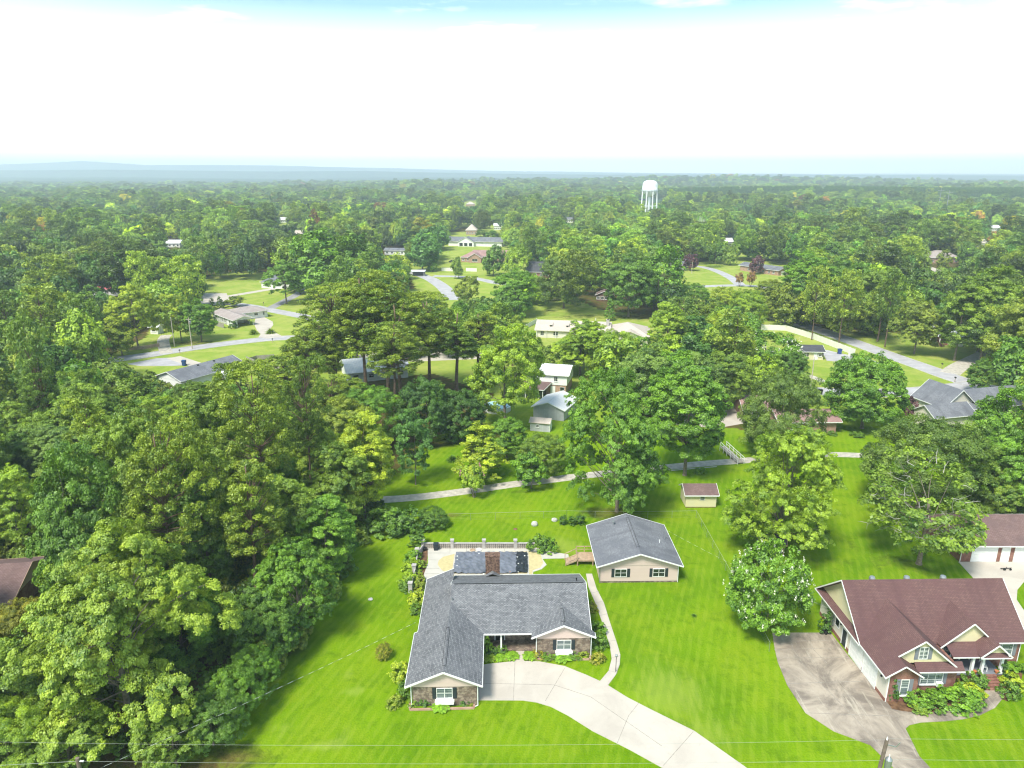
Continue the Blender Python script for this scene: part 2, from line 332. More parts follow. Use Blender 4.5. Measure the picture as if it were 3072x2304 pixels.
def broad_crown(rng,prof='round',Rr=6,z0=3,z1=14,nl=85,lr=1.5,per=260,leaf=.34,flat=.62,inner=.25,jit=.5,amp=.22,sub=5,droop=0.):
    C,Rd,D=crown_lobes(rng,prof,Rr,z0,z1,nl,lr,inner,amp=amp)
    Ps=[];Ns=[];Ls=[]
    for c,r,d in zip(C,Rd,D):
        lv=rng.uniform(0,1)
        # each lobe: a few sub-sprays
        sc_=rng.normal(0,.42,(sub,3))*r*np.array([1,1,flat]); sr=r*rng.uniform(.42,.68,sub)
        for s_,q in zip(sc_,sr):
            m=max(6,int(per/sub*(q/(.55*r))**2*(r/lr)**2))
            u=unit(rng.normal(0,1,(m,3))+d*.75)
            rr=q*rng.uniform(.55,1.05,m)[:,None]
            p=c+s_+u*rr*np.array([1,1,flat])
            if droop: p[:,2]-=droop*np.linalg.norm(p[:,:2]-c[:2],axis=1)**2*.3
            Ps.append(p); Ns.append(u*.8+np.array([0,0,.55])+d*.35)
            Ls.append(np.clip(lv*.45+rng.uniform(0,.3)+rng.uniform(-.12,.3,m),0,1))
    P=np.concatenate(Ps); return leaf_quads(rng,P,np.concatenate(Ns),leaf,1.5,jit),np.concatenate(Ls),C,Rd
def pine_crown(rng,Rr=4.2,z0=11,z1=25,nb=150,tuft=.72,per=60,leaf=.42,prof='dome'):
    """rounded needle tufts at the ends of upswept boughs"""
    C,Rd,D=crown_lobes(rng,prof,Rr*.92,z0,z1-.6,nb,tuft,.28,amp=.34)
    Ps=[];Ns=[];Ls=[];ends=[]
    for i,(c,r,d) in enumerate(zip(C,Rd,D)):
        lv=rng.uniform(0,1); m=int(per*(r/tuft)**2)
        u=unit(rng.normal(0,1,(m,3))+np.array([0,0,.5])); Ps.append(c+u*(r*rng.uniform(.55,1.08,m))[:,None]*np.array([1,1,.8])); Ns.append(u); Ls.append(np.clip(lv*.5+rng.uniform(-.1,.4,m),0,1))
        if i%3==0: ends.append((np.array([0,0,min(z1-1.5,z0+(c[2]-z0)*.65-.3)]),c))
    P=np.concatenate(Ps); Nn=np.concatenate(Ns); n=len(P); h=n//2
    Q=leaf_quads(rng,P,Nn,leaf*.8,1.9,.45)
    k=rng.permutation(n)[:h]
    a=unit(Nn[k]+rng.normal(0,.35,(h,3))); w=unit(np.cross(a,rng.normal(0,1,(h,3)))); s=(leaf*rng.uniform(.6,1.3,h))[:,None]
    Q[k]=np.stack([P[k]-a*s*.45,P[k]-w*s*.22,P[k]+a*s*.7,P[k]+w*s*.22],1)
    return Q,np.concatenate(Ls),ends
def cluster_crown(rng,prof,Rr,z0,z1,nb,br,nl,lr,per,leaf,amp=.3,flat=.6,jit=.5,sub=5):
    """big crown made of separate boughs, each a dome of lobes, with gaps between them"""
    C,Rd,D=crown_lobes(rng,prof,Rr-br*.55,z0,z1-br*.3,nb,br,.22,amp=amp)
    Vs=[];Ls=[];CC=[];RR=[]
    for c,r,d in zip(C,Rd,D):
        V,l,c2,r2=broad_crown(rng,'dome',r,0,r*1.15,max(5,int(nl*(r/br)**2)),lr,per,leaf,flat,.15,jit,.3,sub)
        off=c-np.array([0,0,r*.5])
        # boughs sag outwards
        V=V+off; V[:,:,2]-=.10*np.maximum(0,np.hypot(V[:,:,0],V[:,:,1])-np.hypot(c[0],c[1]))**1.5
        Vs.append(V); Ls.append(np.clip(l*.8+rng.uniform(-.05,.25),0,1)); CC.append(c2+off); RR.append(r2)
    return np.concatenate(Vs),np.concatenate(Ls),np.concatenate(CC),np.concatenate(RR)
def mk_cluster(key,seed,prof,Rr,z0,z1,nb,br,nl,lr,per,leaf,tr,nlimb,barkm=None,**k):
    rng=np.random.default_rng(seed); V,lv,C,Rd=cluster_crown(rng,prof,Rr,z0,z1,nb,br,nl,lr,per,leaf,**k)
    V[:,:,2]=np.maximum(V[:,:,2],.4)
    t=trunk_mesh(rng,'trunk',z0*.95,z0+(z1-z0)*.72,tr,C,Rd,nlimb,barkm)
    p=V.reshape(-1,3); store(key,V,lv,t,M['leaf'],float(np.percentile(p[:,2],99.8)),float(np.percentile(np.hypot(p[:,0],p[:,1]),98)))
def limb(mb,pts,r0,r1,n=6):
    k=len(pts)-1
    for i in range(k): mb.tube(pts[i],pts[i+1],r0+(r1-r0)*i/k,r0+(r1-r0)*(i+1)/k,n,cap=(i==k-1))
def trunk_mesh(rng,name,H0,Htop,r,C=None,Rd=None,nlimb=9,mat_=None,ends=None,lean=.15,multi=1,flare=1.35):
    """tapered trunk with limbs that run to the crown's lobes"""
    mb=MB()
    for s in range(multi):
        ox,oy=(0,0) if multi==1 else (math.cos(s*2.1)*.22,math.sin(s*2.1)*.22)
        pts=[(ox,oy,-.1)]; ex,ey=(rng.normal(0,lean),rng.normal(0,lean)) if multi==1 else (math.cos(s*2.1)*H0*.35,math.sin(s*2.1)*H0*.35)
        K=5
        for k in range(1,K+1):
            t=k/K; pts.append((ox+ex*t+rng.normal(0,lean*.3),oy+ey*t+rng.normal(0,lean*.3),Htop*t))
        mb.tube((ox,oy,-.15),(ox,oy,.5),r*flare/multi**.4,r/multi**.4,8,False)
        limb(mb,[(ox,oy,.5)]+pts[1:],r/multi**.4,r*.22/multi**.4,8)
    if C is not None and nlimb:
        idx=rng.choice(len(C),min(nlimb,len(C)),replace=False)
        for i in idx:
            c=C[i]; zb=H0*rng.uniform(.85,1.1)+(c[2]-H0)*rng.uniform(.05,.7); zb=min(max(zb,H0*.7),Htop*.9)
            a=np.array([0,0,zb]); dist=np.linalg.norm(c-a); m1=a+(c-a)*.35+np.array([0,0,rng.uniform(-.04,.12)*dist])+rng.normal(0,.06*dist,3); m2=a+(c-a)*.7+np.array([0,0,rng.uniform(.0,.12)*dist])+rng.normal(0,.06*dist,3)
            rr=r*rng.uniform(.16,.30); f=lambda u:((1-u)**3)*a+3*u*(1-u)**2*m1+3*u*u*(1-u)*m2+u**3*c
            limb(mb,[tuple(f(u)) for u in(0,.2,.4,.6,.8,1)],rr,rr*.18,5)
    if ends:
        for a,b in ends: mb.tube(tuple(a),tuple(b),.085,.025,4,False)
    o=mb.build(name,mat_ or M['bark'],smooth=True); return o
PROTO={}
def store(key,V,leaf,tr_ob,leafm,H,Rr,extra=None):
    me=quads_mesh('crown',V,leaf,leafm); tm=tr_ob.data; bpy.data.objects.remove(tr_ob)
    PROTO[key]=dict(crown=me,trunk=tm,H=H,R=Rr,extra=extra)
def mk_broad(key,seed,prof,Rr,z0,z1,nl,lr,per,leaf,tr=.28,nlimb=10,multi=1,htop=None,barkm=None,**k):
    rng=np.random.default_rng(seed)
    V,lv,C,Rd=broad_crown(rng,prof,Rr,z0,z1,nl,lr,per,leaf,**k)
    t=trunk_mesh(rng,'trunk',z0*.95 if z0>1 else .6,htop or (z0+(z1-z0)*.72),tr,C,Rd,nlimb,barkm,multi=multi)
    p=V.reshape(-1,3); store(key,V,lv,t,M['leaf'],float(np.percentile(p[:,2],99.8)),float(np.percentile(np.hypot(p[:,0],p[:,1]),98)))
def mk_pine(key,seed,Rr,z0,z1,nb,tuft,per,leaf):
    rng=np.random.default_rng(seed); V,lv,ends=pine_crown(rng,Rr,z0,z1,nb,tuft,per,leaf)
    t=trunk_mesh(rng,'trunk',z0,z1-.5,.30,mat_=M['bark_pine'],ends=ends,nlimb=0,lean=.25)
    p=V.reshape(-1,3); store(key,V,lv,t,M['needle'],float(np.percentile(p[:,2],99.8)),float(np.percentile(np.hypot(p[:,0],p[:,1]),98)))
# near, detailed kinds
mk_cluster('hero',11,'dome',9.3,4.0,20.5,40,2.8,19,.80,330,.145,.42,34,amp=.3)
mk_cluster('heroB',12,'round',9.3,1.6,20.5,64,2.6,16,.85,270,.165,.42,40,amp=.28)
mk_cluster('oakD',13,'spread',7.4,3.0,15.5,36,2.2,15,.75,210,.16,.32,30,amp=.34)
mk_cluster('oakE',14,'round',6.8,3.0,17.5,40,2.0,15,.75,200,.16,.30,24,amp=.34)
mk_broad('oakA',21,'round',6.5,3.2,16,150,1.2,430,.20,.30,14,sub=6)
mk_broad('oakB',22,'dome',6.8,3.0,15,150,1.22,430,.20,.30,14,amp=.36,sub=6)
mk_broad('oakC',23,'spread',7.2,3.6,15,155,1.12,410,.195,.32,18,inner=.18,flat=.48,amp=.34,sub=6)
mk_broad('maple',24,'dome',6.0,2.4,14,190,1.0,390,.18,.30,6,inner=.12,amp=.10,jit=.6,flat=.75)
mk_broad('tall',25,'oval',5.0,4.0,19,150,1.12,410,.195,.28,12,amp=.36,sub=6)
mk_broad('tallB',31,'dome',5.3,3.6,18.5,150,1.15,410,.195,.28,12,amp=.38,sub=6)
mk_broad('tallC',32,'round',5.5,3.2,18,145,1.2,420,.20,.28,12,amp=.34,sub=6)
mk_broad('oval',26,'column',3.2,2.2,11.5,70,.95,300,.19,.16,8)
mk_broad('cone',27,'cone',4.0,1.2,12.5,85,.95,300,.19,.17,8,flat=.42,inner=.15)
mk_broad('small',28,'round',2.6,1.6,6.4,42,.85,170,.22,.12,6)
mk_broad('fine',29,'dome',7.0,1.8,14.5,170,1.2,470,.155,.30,16,amp=.22,flat=.7)
mk_broad('weep',30,'oval',6.0,2.6,17.5,160,1.12,410,.195,.32,14,amp=.38,flat=.7,droop=.04)
mk_pine('pineA',41,4.4,10.5,25,190,.62,170,.22)
mk_pine('pineB',42,3.9,9.5,24,170,.60,170,.22)
mk_pine('pineC',43,5.2,9.5,25,270,.66,170,.23)
mk_pine('pineT',44,4.4,14,29,180,.64,160,.23)
# lighter kinds for trees more than about 170 m off
mk_broad('farA',51,'round',6.5,3.0,15,62,1.95,120,.54,.30,4,flat=.85,inner=.12,amp=.3)
mk_broad('farB',52,'dome',6.6,2.6,14,62,1.95,120,.54,.30,4,amp=.34,flat=.85,inner=.12)
mk_broad('farC',53,'oval',5.2,3.2,18,66,1.8,120,.52,.30,5,amp=.34,flat=.85,inner=.12)
mk_broad('farD',54,'spread',7.2,3.4,14.5,66,1.8,120,.54,.30,6,flat=.7,amp=.3)
mk_broad('farF',58,'dome',5.2,3.0,17.5,64,1.8,120,.52,.30,5,amp=.34,flat=.85,inner=.12)
mk_broad('farE',55,'round',3.8,1.6,9,40,1.3,110,.42,.2,3,flat=.85)
mk_pine('farP',56,4.6,9.5,25,62,1.25,62,.62)
mk_pine('farQ',57,5.4,9,24,72,1.3,62,.64)
# shrubs: crown only
def mk_bush(key,seed,prof,Rr,H,nl,lr,per,leaf,**k):
    rng=np.random.default_rng(seed); V,lv,C,Rd=broad_crown(rng,prof,Rr,.0,H,nl,lr,per,leaf,**k)
    V[:,:,2]=np.maximum(V[:,:,2],.02)
    PROTO[key]=dict(crown=quads_mesh('foliage',V,lv,M['leaf']),trunk=None,H=H,R=Rr,C=C)
mk_bush('bush',61,'dome',1.0,1.3,26,.32,90,.11,amp=.15,inner=.1)
mk_bush('bushB',62,'dome',1.0,1.2,34,.26,80,.10,amp=.25,inner=.1)
mk_bush('conebush',63,'cone',.75,3.2,34,.26,80,.11,inner=.1)
mk_bush('colbush',64,'column',.5,2.2,26,.22,80,.10,inner=.1)
def mk_hosta():
    rng=np.random.default_rng(65); Ps=[];lv=[]
    for k in range(150):
        th=rng.uniform(0,6.283); r=rng.uniform(.05,1)**.7*.9; z=.45*(1-r*.6)+rng.uniform(0,.12)
        a=np.array([math.cos(th),math.sin(th),-.5*r+.15]); a/=np.linalg.norm(a); w=np.array([-math.sin(th),math.cos(th),0]); c=np.array([r*math.cos(th),r*math.sin(th),z]); s=rng.uniform(.22,.36)
        Ps.append([c-a*s*.6,c-w*s*.42,c+a*s*.7,c+w*s*.42]); lv.append(rng.uniform(.3,1))
    PROTO['hosta']=dict(crown=quads_mesh('leaves',np.array(Ps),np.array(lv),M['leaf']),trunk=None,H=.6,R=1.0,C=None)
mk_hosta()
def mk_grassclump():
    rng=np.random.default_rng(66); n=420; th=rng.uniform(0,6.283,n); ph=rng.uniform(.15,1.35,n)
    d=np.stack([np.cos(th)*np.sin(ph),np.sin(th)*np.sin(ph),np.cos(ph)],1); w=np.stack([-np.sin(th),np.cos(th),0*th],1)*.028
    L_=rng.uniform(.8,1.15,n)[:,None]; tip=d*L_; tip[:,2]-=.25*np.sin(ph)*L_[:,0]; tip[:,2]=np.maximum(tip[:,2],.05)
    mid=d*L_*.55
    V=np.stack([d*.05,mid-w,tip,mid+w],1)
    PROTO['grassy']=dict(crown=quads_mesh('blades',V,rng.uniform(.2,1,n),M['leaf']),trunk=None,H=1.0,R=1.0,C=None)
mk_grassclump()
# crape myrtle: many stems, blossom clusters as a part of their own
def mk_crape(key,seed,Rr,z0,z1,nl,petal,share=1.0):
    rng=np.random.default_rng(seed)
    V,lv,C,Rd=broad_crown(rng,'dome',Rr,z0,z1,nl,.72,240,.17,amp=.12,inner=.15,flat=.85,jit=.6)
    t=trunk_mesh(rng,'stems',z0+.6,z1*.75,.13,C,Rd,14,None,multi=5)
    Ps=[]; pick=[i for i in range(len(C)) if np.hypot(C[i][0],C[i][1])>Rr*.35 or C[i][2]>z0+(z1-z0)*.55]
    for i in pick:
        for k in range(int(round(1.3*share)) if rng.uniform()<.8 else 2):
            u=rng.normal(0,1,3); u[2]=abs(u[2])*.6+.15; o=C[i][:2]; u[:2]+=unit(np.array([o]))[0]*1.1; u/=np.linalg.norm(u)
            c=C[i]+u*Rd[i]*rng.uniform(.85,1.2)
            m=rng.integers(4,13); q=rng.normal(0,.09,(m,3))*np.array([.8,.8,1.5])+c; Ps.append(q)
    P=np.concatenate(Ps); F=leaf_quads(rng,P,rng.normal(0,1,P.shape),.14,1.2,.5)
    me=quads_mesh('blossom',F,np.ones(len(F)),petal)
    p_=V.reshape(-1,3); store(key,V,lv,t,M['leaf'],z1+.3,float(np.percentile(np.hypot(p_[:,0],p_[:,1]),98)),extra=('blossom',me))
mk_crape('crapeW',71,4.2,1.4,8.2,150,M['petal_white'])
mk_crape('crapeP',72,1.5,1.7,4.0,24,M['petal_pink'])
mk_crape('crapeL',73,3.0,.8,5.2,60,M['petal_white'],1.4)
# sparse old tree with bare grey limbs
def mk_sparse():
    rng=np.random.default_rng(81)
    V,lv,C,Rd=broad_crown(rng,'spread',7.4,3.6,13.5,85,1.25,120,.30,amp=.3,inner=.2,flat=.5)
    t=trunk_mesh(rng,'trunk',3.6,10.5,.34,C,Rd,26,M['bark'])
    mb=MB()
    for k in range(70):
        i=rng.integers(len(C)); c=C[i]*np.array([.8,.8,1])+rng.normal(0,.5,3); d=np.array([c[0],c[1],1.5])/max(1,np.hypot(c[0],c[1])+1)+rng.normal(0,.45,3); d/=np.linalg.norm(d); ln=rng.uniform(.9,2.6)
        e=c+d*ln; m=(c+e)/2+rng.normal(0,.22,3); limb(mb,[tuple(c),tuple(m),tuple(e)],.05,.014,4)
        for j in range(3):
            f=m+(e-m)*rng.uniform(0,1); g=f+(d+rng.normal(0,.8,3))*.5; mb.tube(tuple(f),tuple(g),.018,.007,4,False)
    o=mb.build('bare_limbs',M['bark_pale']); me=o.data; bpy.data.objects.remove(o)
    store('sparse',V,lv,t,M['leaf'],14.5,7.6,extra=('bare_limbs',me))
mk_sparse()
def mk_bare():
    rng=np.random.default_rng(82); mb=MB(); mb.tube((0,0,-.1),(0,0,4),.28,.22,7); 
    def br(p,d,l,r,dep):
        q=p+d*l; mb.tube(tuple(p),tuple(q),r,r*.6,5,False)
        if dep==0: return
        for k in range(3 if dep>1 else 4):
            nd=d+rng.normal(0,.5,3); nd[2]=abs(nd[2])*.8+.15; nd/=np.linalg.norm(nd); br(q,nd,l*rng.uniform(.6,.85),r*.6,dep-1)
    br(np.array([0,0,4.]),np.array([0,0,1.]),2.6,.22,4)
    o=mb.build('trunk',M['bark_pale']); PROTO['bare']=dict(crown=None,trunk=o.data,H=13,R=5); bpy.data.objects.remove(o)
mk_bare()
def link(name,me,par,tint=None):
    o=bpy.data.objects.new(name,me); COL.objects.link(o); o.parent=par
    if tint is not None: o['tint']=[float(t) for t in tint]
    return o
NEARK=['oakD','oakE','oakA','oakB','oakC','maple','fine','tall','tallB','tallC','weep','hero','heroB']; FARK=['farA','farB','farC','farD','farF']
def fit_kind(kind,H,Rr,x,y):
    """swap to a taller or rounder relative when a crown would be stretched too much"""
    fam=NEARK[:11] if kind in NEARK else (FARK if kind in FARK or kind=='farE' else None)
    if fam is None or Rr<2.6: return kind
    q=(H/Rr)/(PROTO[kind]['H']/PROTO[kind]['R'])
    if .7<q<1.38 or (kind in('hero','heroB') and q<1.6): return kind
    s=sorted(fam,key=lambda k:abs(math.log((H/Rr)/(PROTO[k]['H']/PROTO[k]['R']))))[:3]
    return s[int(abs(x*3.1+y*1.7))%3]
PLACED=[]   # (x,y,r) of every tree
def place(kind,x,y,H,Rr,tint,name,label,cat='tree',group=None,rz=None,z=0,foliage='crown'):
    kind=fit_kind(kind,H,Rr,x,y); p=PROTO[kind]; rz=random.Random(int(x*13+y*7)).uniform(0,6.28) if rz is None else rz
    t=thing(name,label,cat,(x,y,z),rz,group)
    s=(Rr/p['R'],Rr/p['R'],H/p['H']); t.scale=s
    if p['crown'] is not None: link(foliage,p['crown'],t,tint)
    if p['trunk'] is not None: link('trunk' if 'crape' not in kind else 'stems',p['trunk'],t)
    if p.get('extra'): link(p['extra'][0],p['extra'][1],t)
    PLACED.append((x,y,Rr)); return t
def px_tree(kind,px,base,top,width,tint,label,name='leafy_tree',cat='tree',group=None,rz=None,foliage='crown'):
    """a tree whose foot, top and crown width are read off the photograph (3072 px frame)"""
    g=at(px,base); H=max(.5,hz(top,g.y)); d=pj(g.x,g.y,H*.6)[2]; Rr=width/2/FPX*d
    # the visible top is the far-side-tilted crown, so trim the height a little
    H=max(.5,hz(top,g.y+Rr*.15))
    return place(kind,g.x,g.y,H,Rr,tint,name,label,cat,group,rz,foliage=foliage)
# tints
T=dict(hero=(1.22,1.16,1.3),sage=(.60,.66,.85),mid=(.82,.88,.8),deep=(.52,.70,.72),dark=(.30,.48,.50),green=(.66,.90,.6),bright=(1.15,1.18,.70),lime=(1.55,1.35,.8),olive=(.98,.88,.8),greyg=(.72,.80,1.5),tan=(1.25,.88,.8),plum=(.55,.12,2.2),yellow=(2.1,1.45,.9),blue=(.42,.68,1.2),rust=(1.35,.55,1.6),pine=(.95,.98,.9),pined=(.6,.74,.8))
# ---------------------------------------------------------------- ground
def in_poly(px,py,poly):
    px=np.asarray(px); py=np.asarray(py); c=np.zeros(px.shape,bool); n=len(poly)
    for i in range(n):
        x1,y1=poly[i]; x2,y2=poly[(i+1)%n]
        k=((y1>py)!=(y2>py))&(px<(x2-x1)*(py-y1)/((y2-y1) if y2!=y1 else 1e-9)+x1); c^=k
    return c
def gp(pts): return [tuple(at(x,y))[:2] for x,y in pts]
def axis_coords(lo,hi,step,far,g):
    a=list(np.arange(lo,hi+.01,step)); s=step
    while a[-1]<far: s*=g; a.append(a[-1]+s)
    s=step; b=[]
    x=lo
    while x>-far: s*=g; x-=s; b.append(x)
    return np.array(b[::-1]+a)
# soft patches read off the photograph: (px, py, radius in m x, y, weight)
DIRT_SHADE=[(1150,1400,9,6,.9),(1130,1350,10,7,1),(1250,1330,11,4,.9),(1400,1280,14,4,.8),(1480,1300,8,5,.8),(1830,1540,7,3.5,.75),(1560,1475,2.2,1.2,.5),(1247,1460,2.2,1.2,.6),(1350,1545,2.6,1.6,.8),(2330,1600,8,4.5,.8),(2250,1600,5,4,.45),(2470,1690,6,4,.45),
 (2560,1640,5,4,.4),(2700,1690,7,4,.5),(2420,1850,6,2.5,.35),(2320,1870,3,3,.6),(690,2270,5,2.5,.8),(600,2304,6,2,.9),(850,1950,3,2,.6),(900,1915,2.5,1.4,.6),(1010,1600,4,2,.6),(2620,1000,18,9,.55),(560,1030,14,5,.7),(470,1060,12,4,.4),(1750,950,20,8,.6),(1950,950,24,10,.8),(2560,985,30,9,.8),(2900,1640,3,2,.8),(2830,1640,2,2,.9),(1240,1715,1.5,5,.0)]  # bare soil and pine straw; some patches paint tree shade in brown
DRY=[(1690,1640,4,3.5,1),(1640,1620,5,2.5,.7),(1530,1680,4,2,.5),(1060,2075,1.5,1.2,1),(1040,2030,1.3,1.3,.8),(1050,2010,1,2,.5),(980,2235,3,1.0,1),(1040,2195,1.4,1.0,1),(830,2190,4,1.4,.7),(800,2220,5,1.6,.5),(2010,2080,6,6,.9),(1960,2000,5,5,.6),(2100,2200,7,5,.7),(2250,2180,5,4,.5),(1450,2240,3,1,.5),(1180,1760,2,2,.3),(2120,1720,4,3,.5),(1160,2190,2.5,1.2,.45),(1700,2260,5,2,.5),(2600,2240,4,1.5,.3)]
def build_ground():
    xs=axis_coords(-130,130,1.25,15000,1.12); ys=axis_coords(30,330,1.25,15000,1.10)
    X,Y=np.meshgrid(xs,ys); nx,ny=len(xs),len(ys)
    V=np.stack([X,Y,np.zeros_like(X)],-1).reshape(-1,3).astype(np.float32)
    i=(np.arange(ny-1)[:,None]*nx+np.arange(nx-1)[None,:]).reshape(-1)
    F=np.stack([i,i+1,i+nx+1,i+nx],1).astype(np.int32); n=len(F)
    me=bpy.data.meshes.new('ground'); me.vertices.add(len(V)); me.vertices.foreach_set('co',V.reshape(-1))
    me.loops.add(n*4); me.loops.foreach_set('vertex_index',F.reshape(-1)); me.polygons.add(n)
    me.polygons.foreach_set('loop_start',np.arange(0,n*4,4,dtype=np.int32)); me.polygons.foreach_set('loop_total',np.full(n,4,dtype=np.int32))
    def acc(L_):
        m=np.zeros(len(V))
        for px,py,rx,ry,w in L_:
            g=at(px,py); d=((V[:,0]-g.x)/rx)**2+((V[:,1]-g.y)/ry)**2; m=np.maximum(m,w*np.exp(-d*1.1))
        return m
    dirt_shade=acc(DIRT_SHADE); dry=acc(DRY)
    # wooded floors
    for poly in WOODS:
        k=in_poly(V[:,0],V[:,1],poly); dirt_shade=np.maximum(dirt_shade,np.where(k,.95,0))
    far=np.clip((V[:,1]-135)/60,0,1)
    c=me.color_attributes.new('cover','FLOAT_COLOR','POINT'); c.data.foreach_set('color',np.stack([dirt_shade,dry,far,np.ones(len(V))],1).astype(np.float32).reshape(-1))
    m=bpy.data.materials.new('lawn_and_soil'); m.use_nodes=True; N=m.node_tree.nodes; L=m.node_tree.links; p=N['Principled BSDF']; p.inputs['Roughness'].default_value=.95; p.inputs['Specular IOR Level'].default_value=0.0
    tc=N.new('ShaderNodeTexCoord'); P=tc.outputs['Object']; a=N.new('ShaderNodeAttribute'); a.attribute_name='cover'; sp=N.new('ShaderNodeSeparateColor'); L.new(a.outputs['Color'],sp.inputs[0])
    n1=noise(N,L,P,.045,4,.55,.4); n2=noise(N,L,P,.35,7,.7,.5); n3=noise(N,L,P,5,4,.7); n4=noise(N,L,P,.12,5,.6,.8); n5=noise(N,L,P,17,3,.7)
    c=mixc(N,L,ramp(N,L,n1,.38,.62),(.110,.225,.003),(.185,.310,.005)); c=mixc(N,L,ramp(N,L,n4,.42,.68,0,.75),c,(.215,.300,.010)); c=mixc(N,L,ramp(N,L,n2,.46,.70,0,.7),c,(.070,.160,.003))
    c=mixc(N,L,ramp(N,L,n3,.3,.75,0,.45),c,(.062,.150,.002)); c=mixc(N,L,ramp(N,L,n5,.45,.8,0,.4),c,(.22,.30,.02))
    # mowing bands
    mp=N.new('ShaderNodeMapping'); mp.inputs['Rotation'].default_value=(0,0,R(20)); L.new(P,mp.inputs[0])
    wv=N.new('ShaderNodeTexWave'); wv.inputs['Scale'].default_value=.30; wv.inputs['Distortion'].default_value=1.8; wv.inputs['Detail'].default_value=3; wv.inputs['Detail Scale'].default_value=.6; L.new(mp.outputs[0],wv.inputs[0])
    mps=N.new('ShaderNodeMapping'); mps.inputs['Rotation'].default_value=(0,0,R(20)); mps.inputs['Scale'].default_value=(1,.1,1); L.new(P,mps.inputs[0]); ns=noise(N,L,mps.outputs[0],1.6,5,.65,.2)
    wf=N.new('ShaderNodeMath'); wf.operation='MULTIPLY'; L.new(ramp(N,L,wv.outputs['Fac'],.3,.8,0,.34),wf.inputs[0]); L.new(ramp(N,L,ns,.35,.65),wf.inputs[1])
    c=mixc(N,L,wf.outputs[0],c,(.26,.345,.03))
    c=mixc(N,L,ramp(N,L,ns,.55,.8,0,.35),c,(.05,.14,.002))
    farc=mixc(N,L,ramp(N,L,n4,.35,.65),(.25,.33,.055),(.36,.38,.10)); farc=mixc(N,L,ramp(N,L,n2,.5,.75,0,.6),farc,(.14,.24,.03))
    fm=N.new('ShaderNodeMath'); fm.operation='MULTIPLY'; L.new(sp.outputs[2],fm.inputs[0]); fm.inputs[1].default_value=.85; c=mixc(N,L,fm.outputs[0],c,farc)
    # dry blades, thinned through noise so that edges stay ragged
    def gate(ch,nz,lo,hi):
        ad=N.new('ShaderNodeMath'); ad.operation='ADD'; L.new(ch,ad.inputs[0]); mm=N.new('ShaderNodeMath'); mm.operation='MULTIPLY_ADD'; L.new(nz,mm.inputs[0]); mm.inputs[1].default_value=1.4; mm.inputs[2].default_value=-.7; L.new(mm.outputs[0],ad.inputs[1]); return ramp(N,L,ad.outputs[0],lo,hi)
    nmix=N.new('ShaderNodeMath'); nmix.operation='MULTIPLY_ADD'; L.new(n3,nmix.inputs[0]); nmix.inputs[1].default_value=.6; nm2=N.new('ShaderNodeMath'); nm2.operation='MULTIPLY'; L.new(ns,nm2.inputs[0]); nm2.inputs[1].default_value=.5; L.new(nm2.outputs[0],nmix.inputs[2]); gd=gate(sp.outputs[1],nmix.outputs[0],.45,.95); mu=N.new('ShaderNodeMath'); mu.operation='MULTIPLY'; L.new(gd,mu.inputs[0]); mu.inputs[1].default_value=.33
    c=mixc(N,L,mu.outputs[0],c,(.33,.38,.08))
    so_=mixc(N,L,ramp(N,L,n3,.3,.7),(.085,.062,.022),(.150,.100,.045)); so_=mixc(N,L,ramp(N,L,n2,.42,.62),so_,(.06,.085,.012))
    c=mixc(N,L,gate(sp.outputs[0],n2,.30,.85),c,so_)
    L.new(c,p.inputs['Base Color'])
    bp=N.new('ShaderNodeBump'); bp.inputs['Strength'].default_value=.5; bp.inputs['Distance'].default_value=.12; L.new(n3,bp.inputs['Height']); L.new(bp.outputs[0],p.inputs['Normal'])
    me.materials.append(m); me.update(); o=bpy.data.objects.new('ground',me); COL.objects.link(o); props(o,kind='structure')
WOODS=[gp([(-900,2304),(500,2304),(640,2215),(770,2080),(860,1950),(985,1800),(1040,1690),(1085,1610),(1110,1530),(1135,1440),(1210,1360),(1330,1300),(1440,1280),(1480,1180),(1300,1120),(1000,1150),(740,1160),(600,1160),(300,1130),(-500,1130)]),
 gp([(2870,1500),(3100,1520),(3600,1540),(3600,1150),(3000,1240),(2960,1300)]),
 gp([(-600,1070),(330,1070),(440,1010),(480,940),(500,880),(620,830),(760,800),(820,850),(950,870),(1080,900),(1150,860),(1250,870),(1200,760),(1300,700),(1400,680),(1600,760),(1650,860),(1800,930),(2000,950),(2040,830),(2100,760),(2700,740),(3300,740),(3300,700),(-500,690)]),
 gp([(2390,975),(2560,985),(2700,1000),(2760,960),(2900,940),(3000,1080),(3500,1100),(3500,760),(2380,800)]),
 gp([(1920,1250),(2230,1290),(2420,1280),(2380,1190),(2330,1170),(2230,1120),(2050,1100),(1930,1130)])]
build_ground()
# ---------------------------------------------------------------- roads and paths
def sheet(name,pts,z,m,th=None,kind='structure',label=None,cat=None,world=False):
    xy=pts if world else gp(pts); mb=MB(); mb.prism(xy,z-(th or z+.05),z); o=mb.build(name,m); return props(o,label,cat,kind=kind)
def ribbon(pts,w,closed=False):
    P=[Vector(p[:2]) for p in pts]; Lf=[];Rt=[]
    for i,p in enumerate(P):
        a=P[max(0,i-1)]; b=P[min(len(P)-1,i+1)]; d=(b-a).normalized(); n=Vector((-d.y,d.x)); ww=w[i] if isinstance(w,(list,tuple)) else w
        Lf.append(tuple(p+n*ww/2)); Rt.append(tuple(p-n*ww/2))
    return Lf+Rt[::-1]
def smooth(pts,k=2):
    for _ in range(k):
        q=[pts[0]]
        for a,b in zip(pts,pts[1:]): q+= [tuple(Vector(a)*.75+Vector(b)*.25),tuple(Vector(a)*.25+Vector(b)*.75)]
        pts=q+[pts[-1]]
    return pts
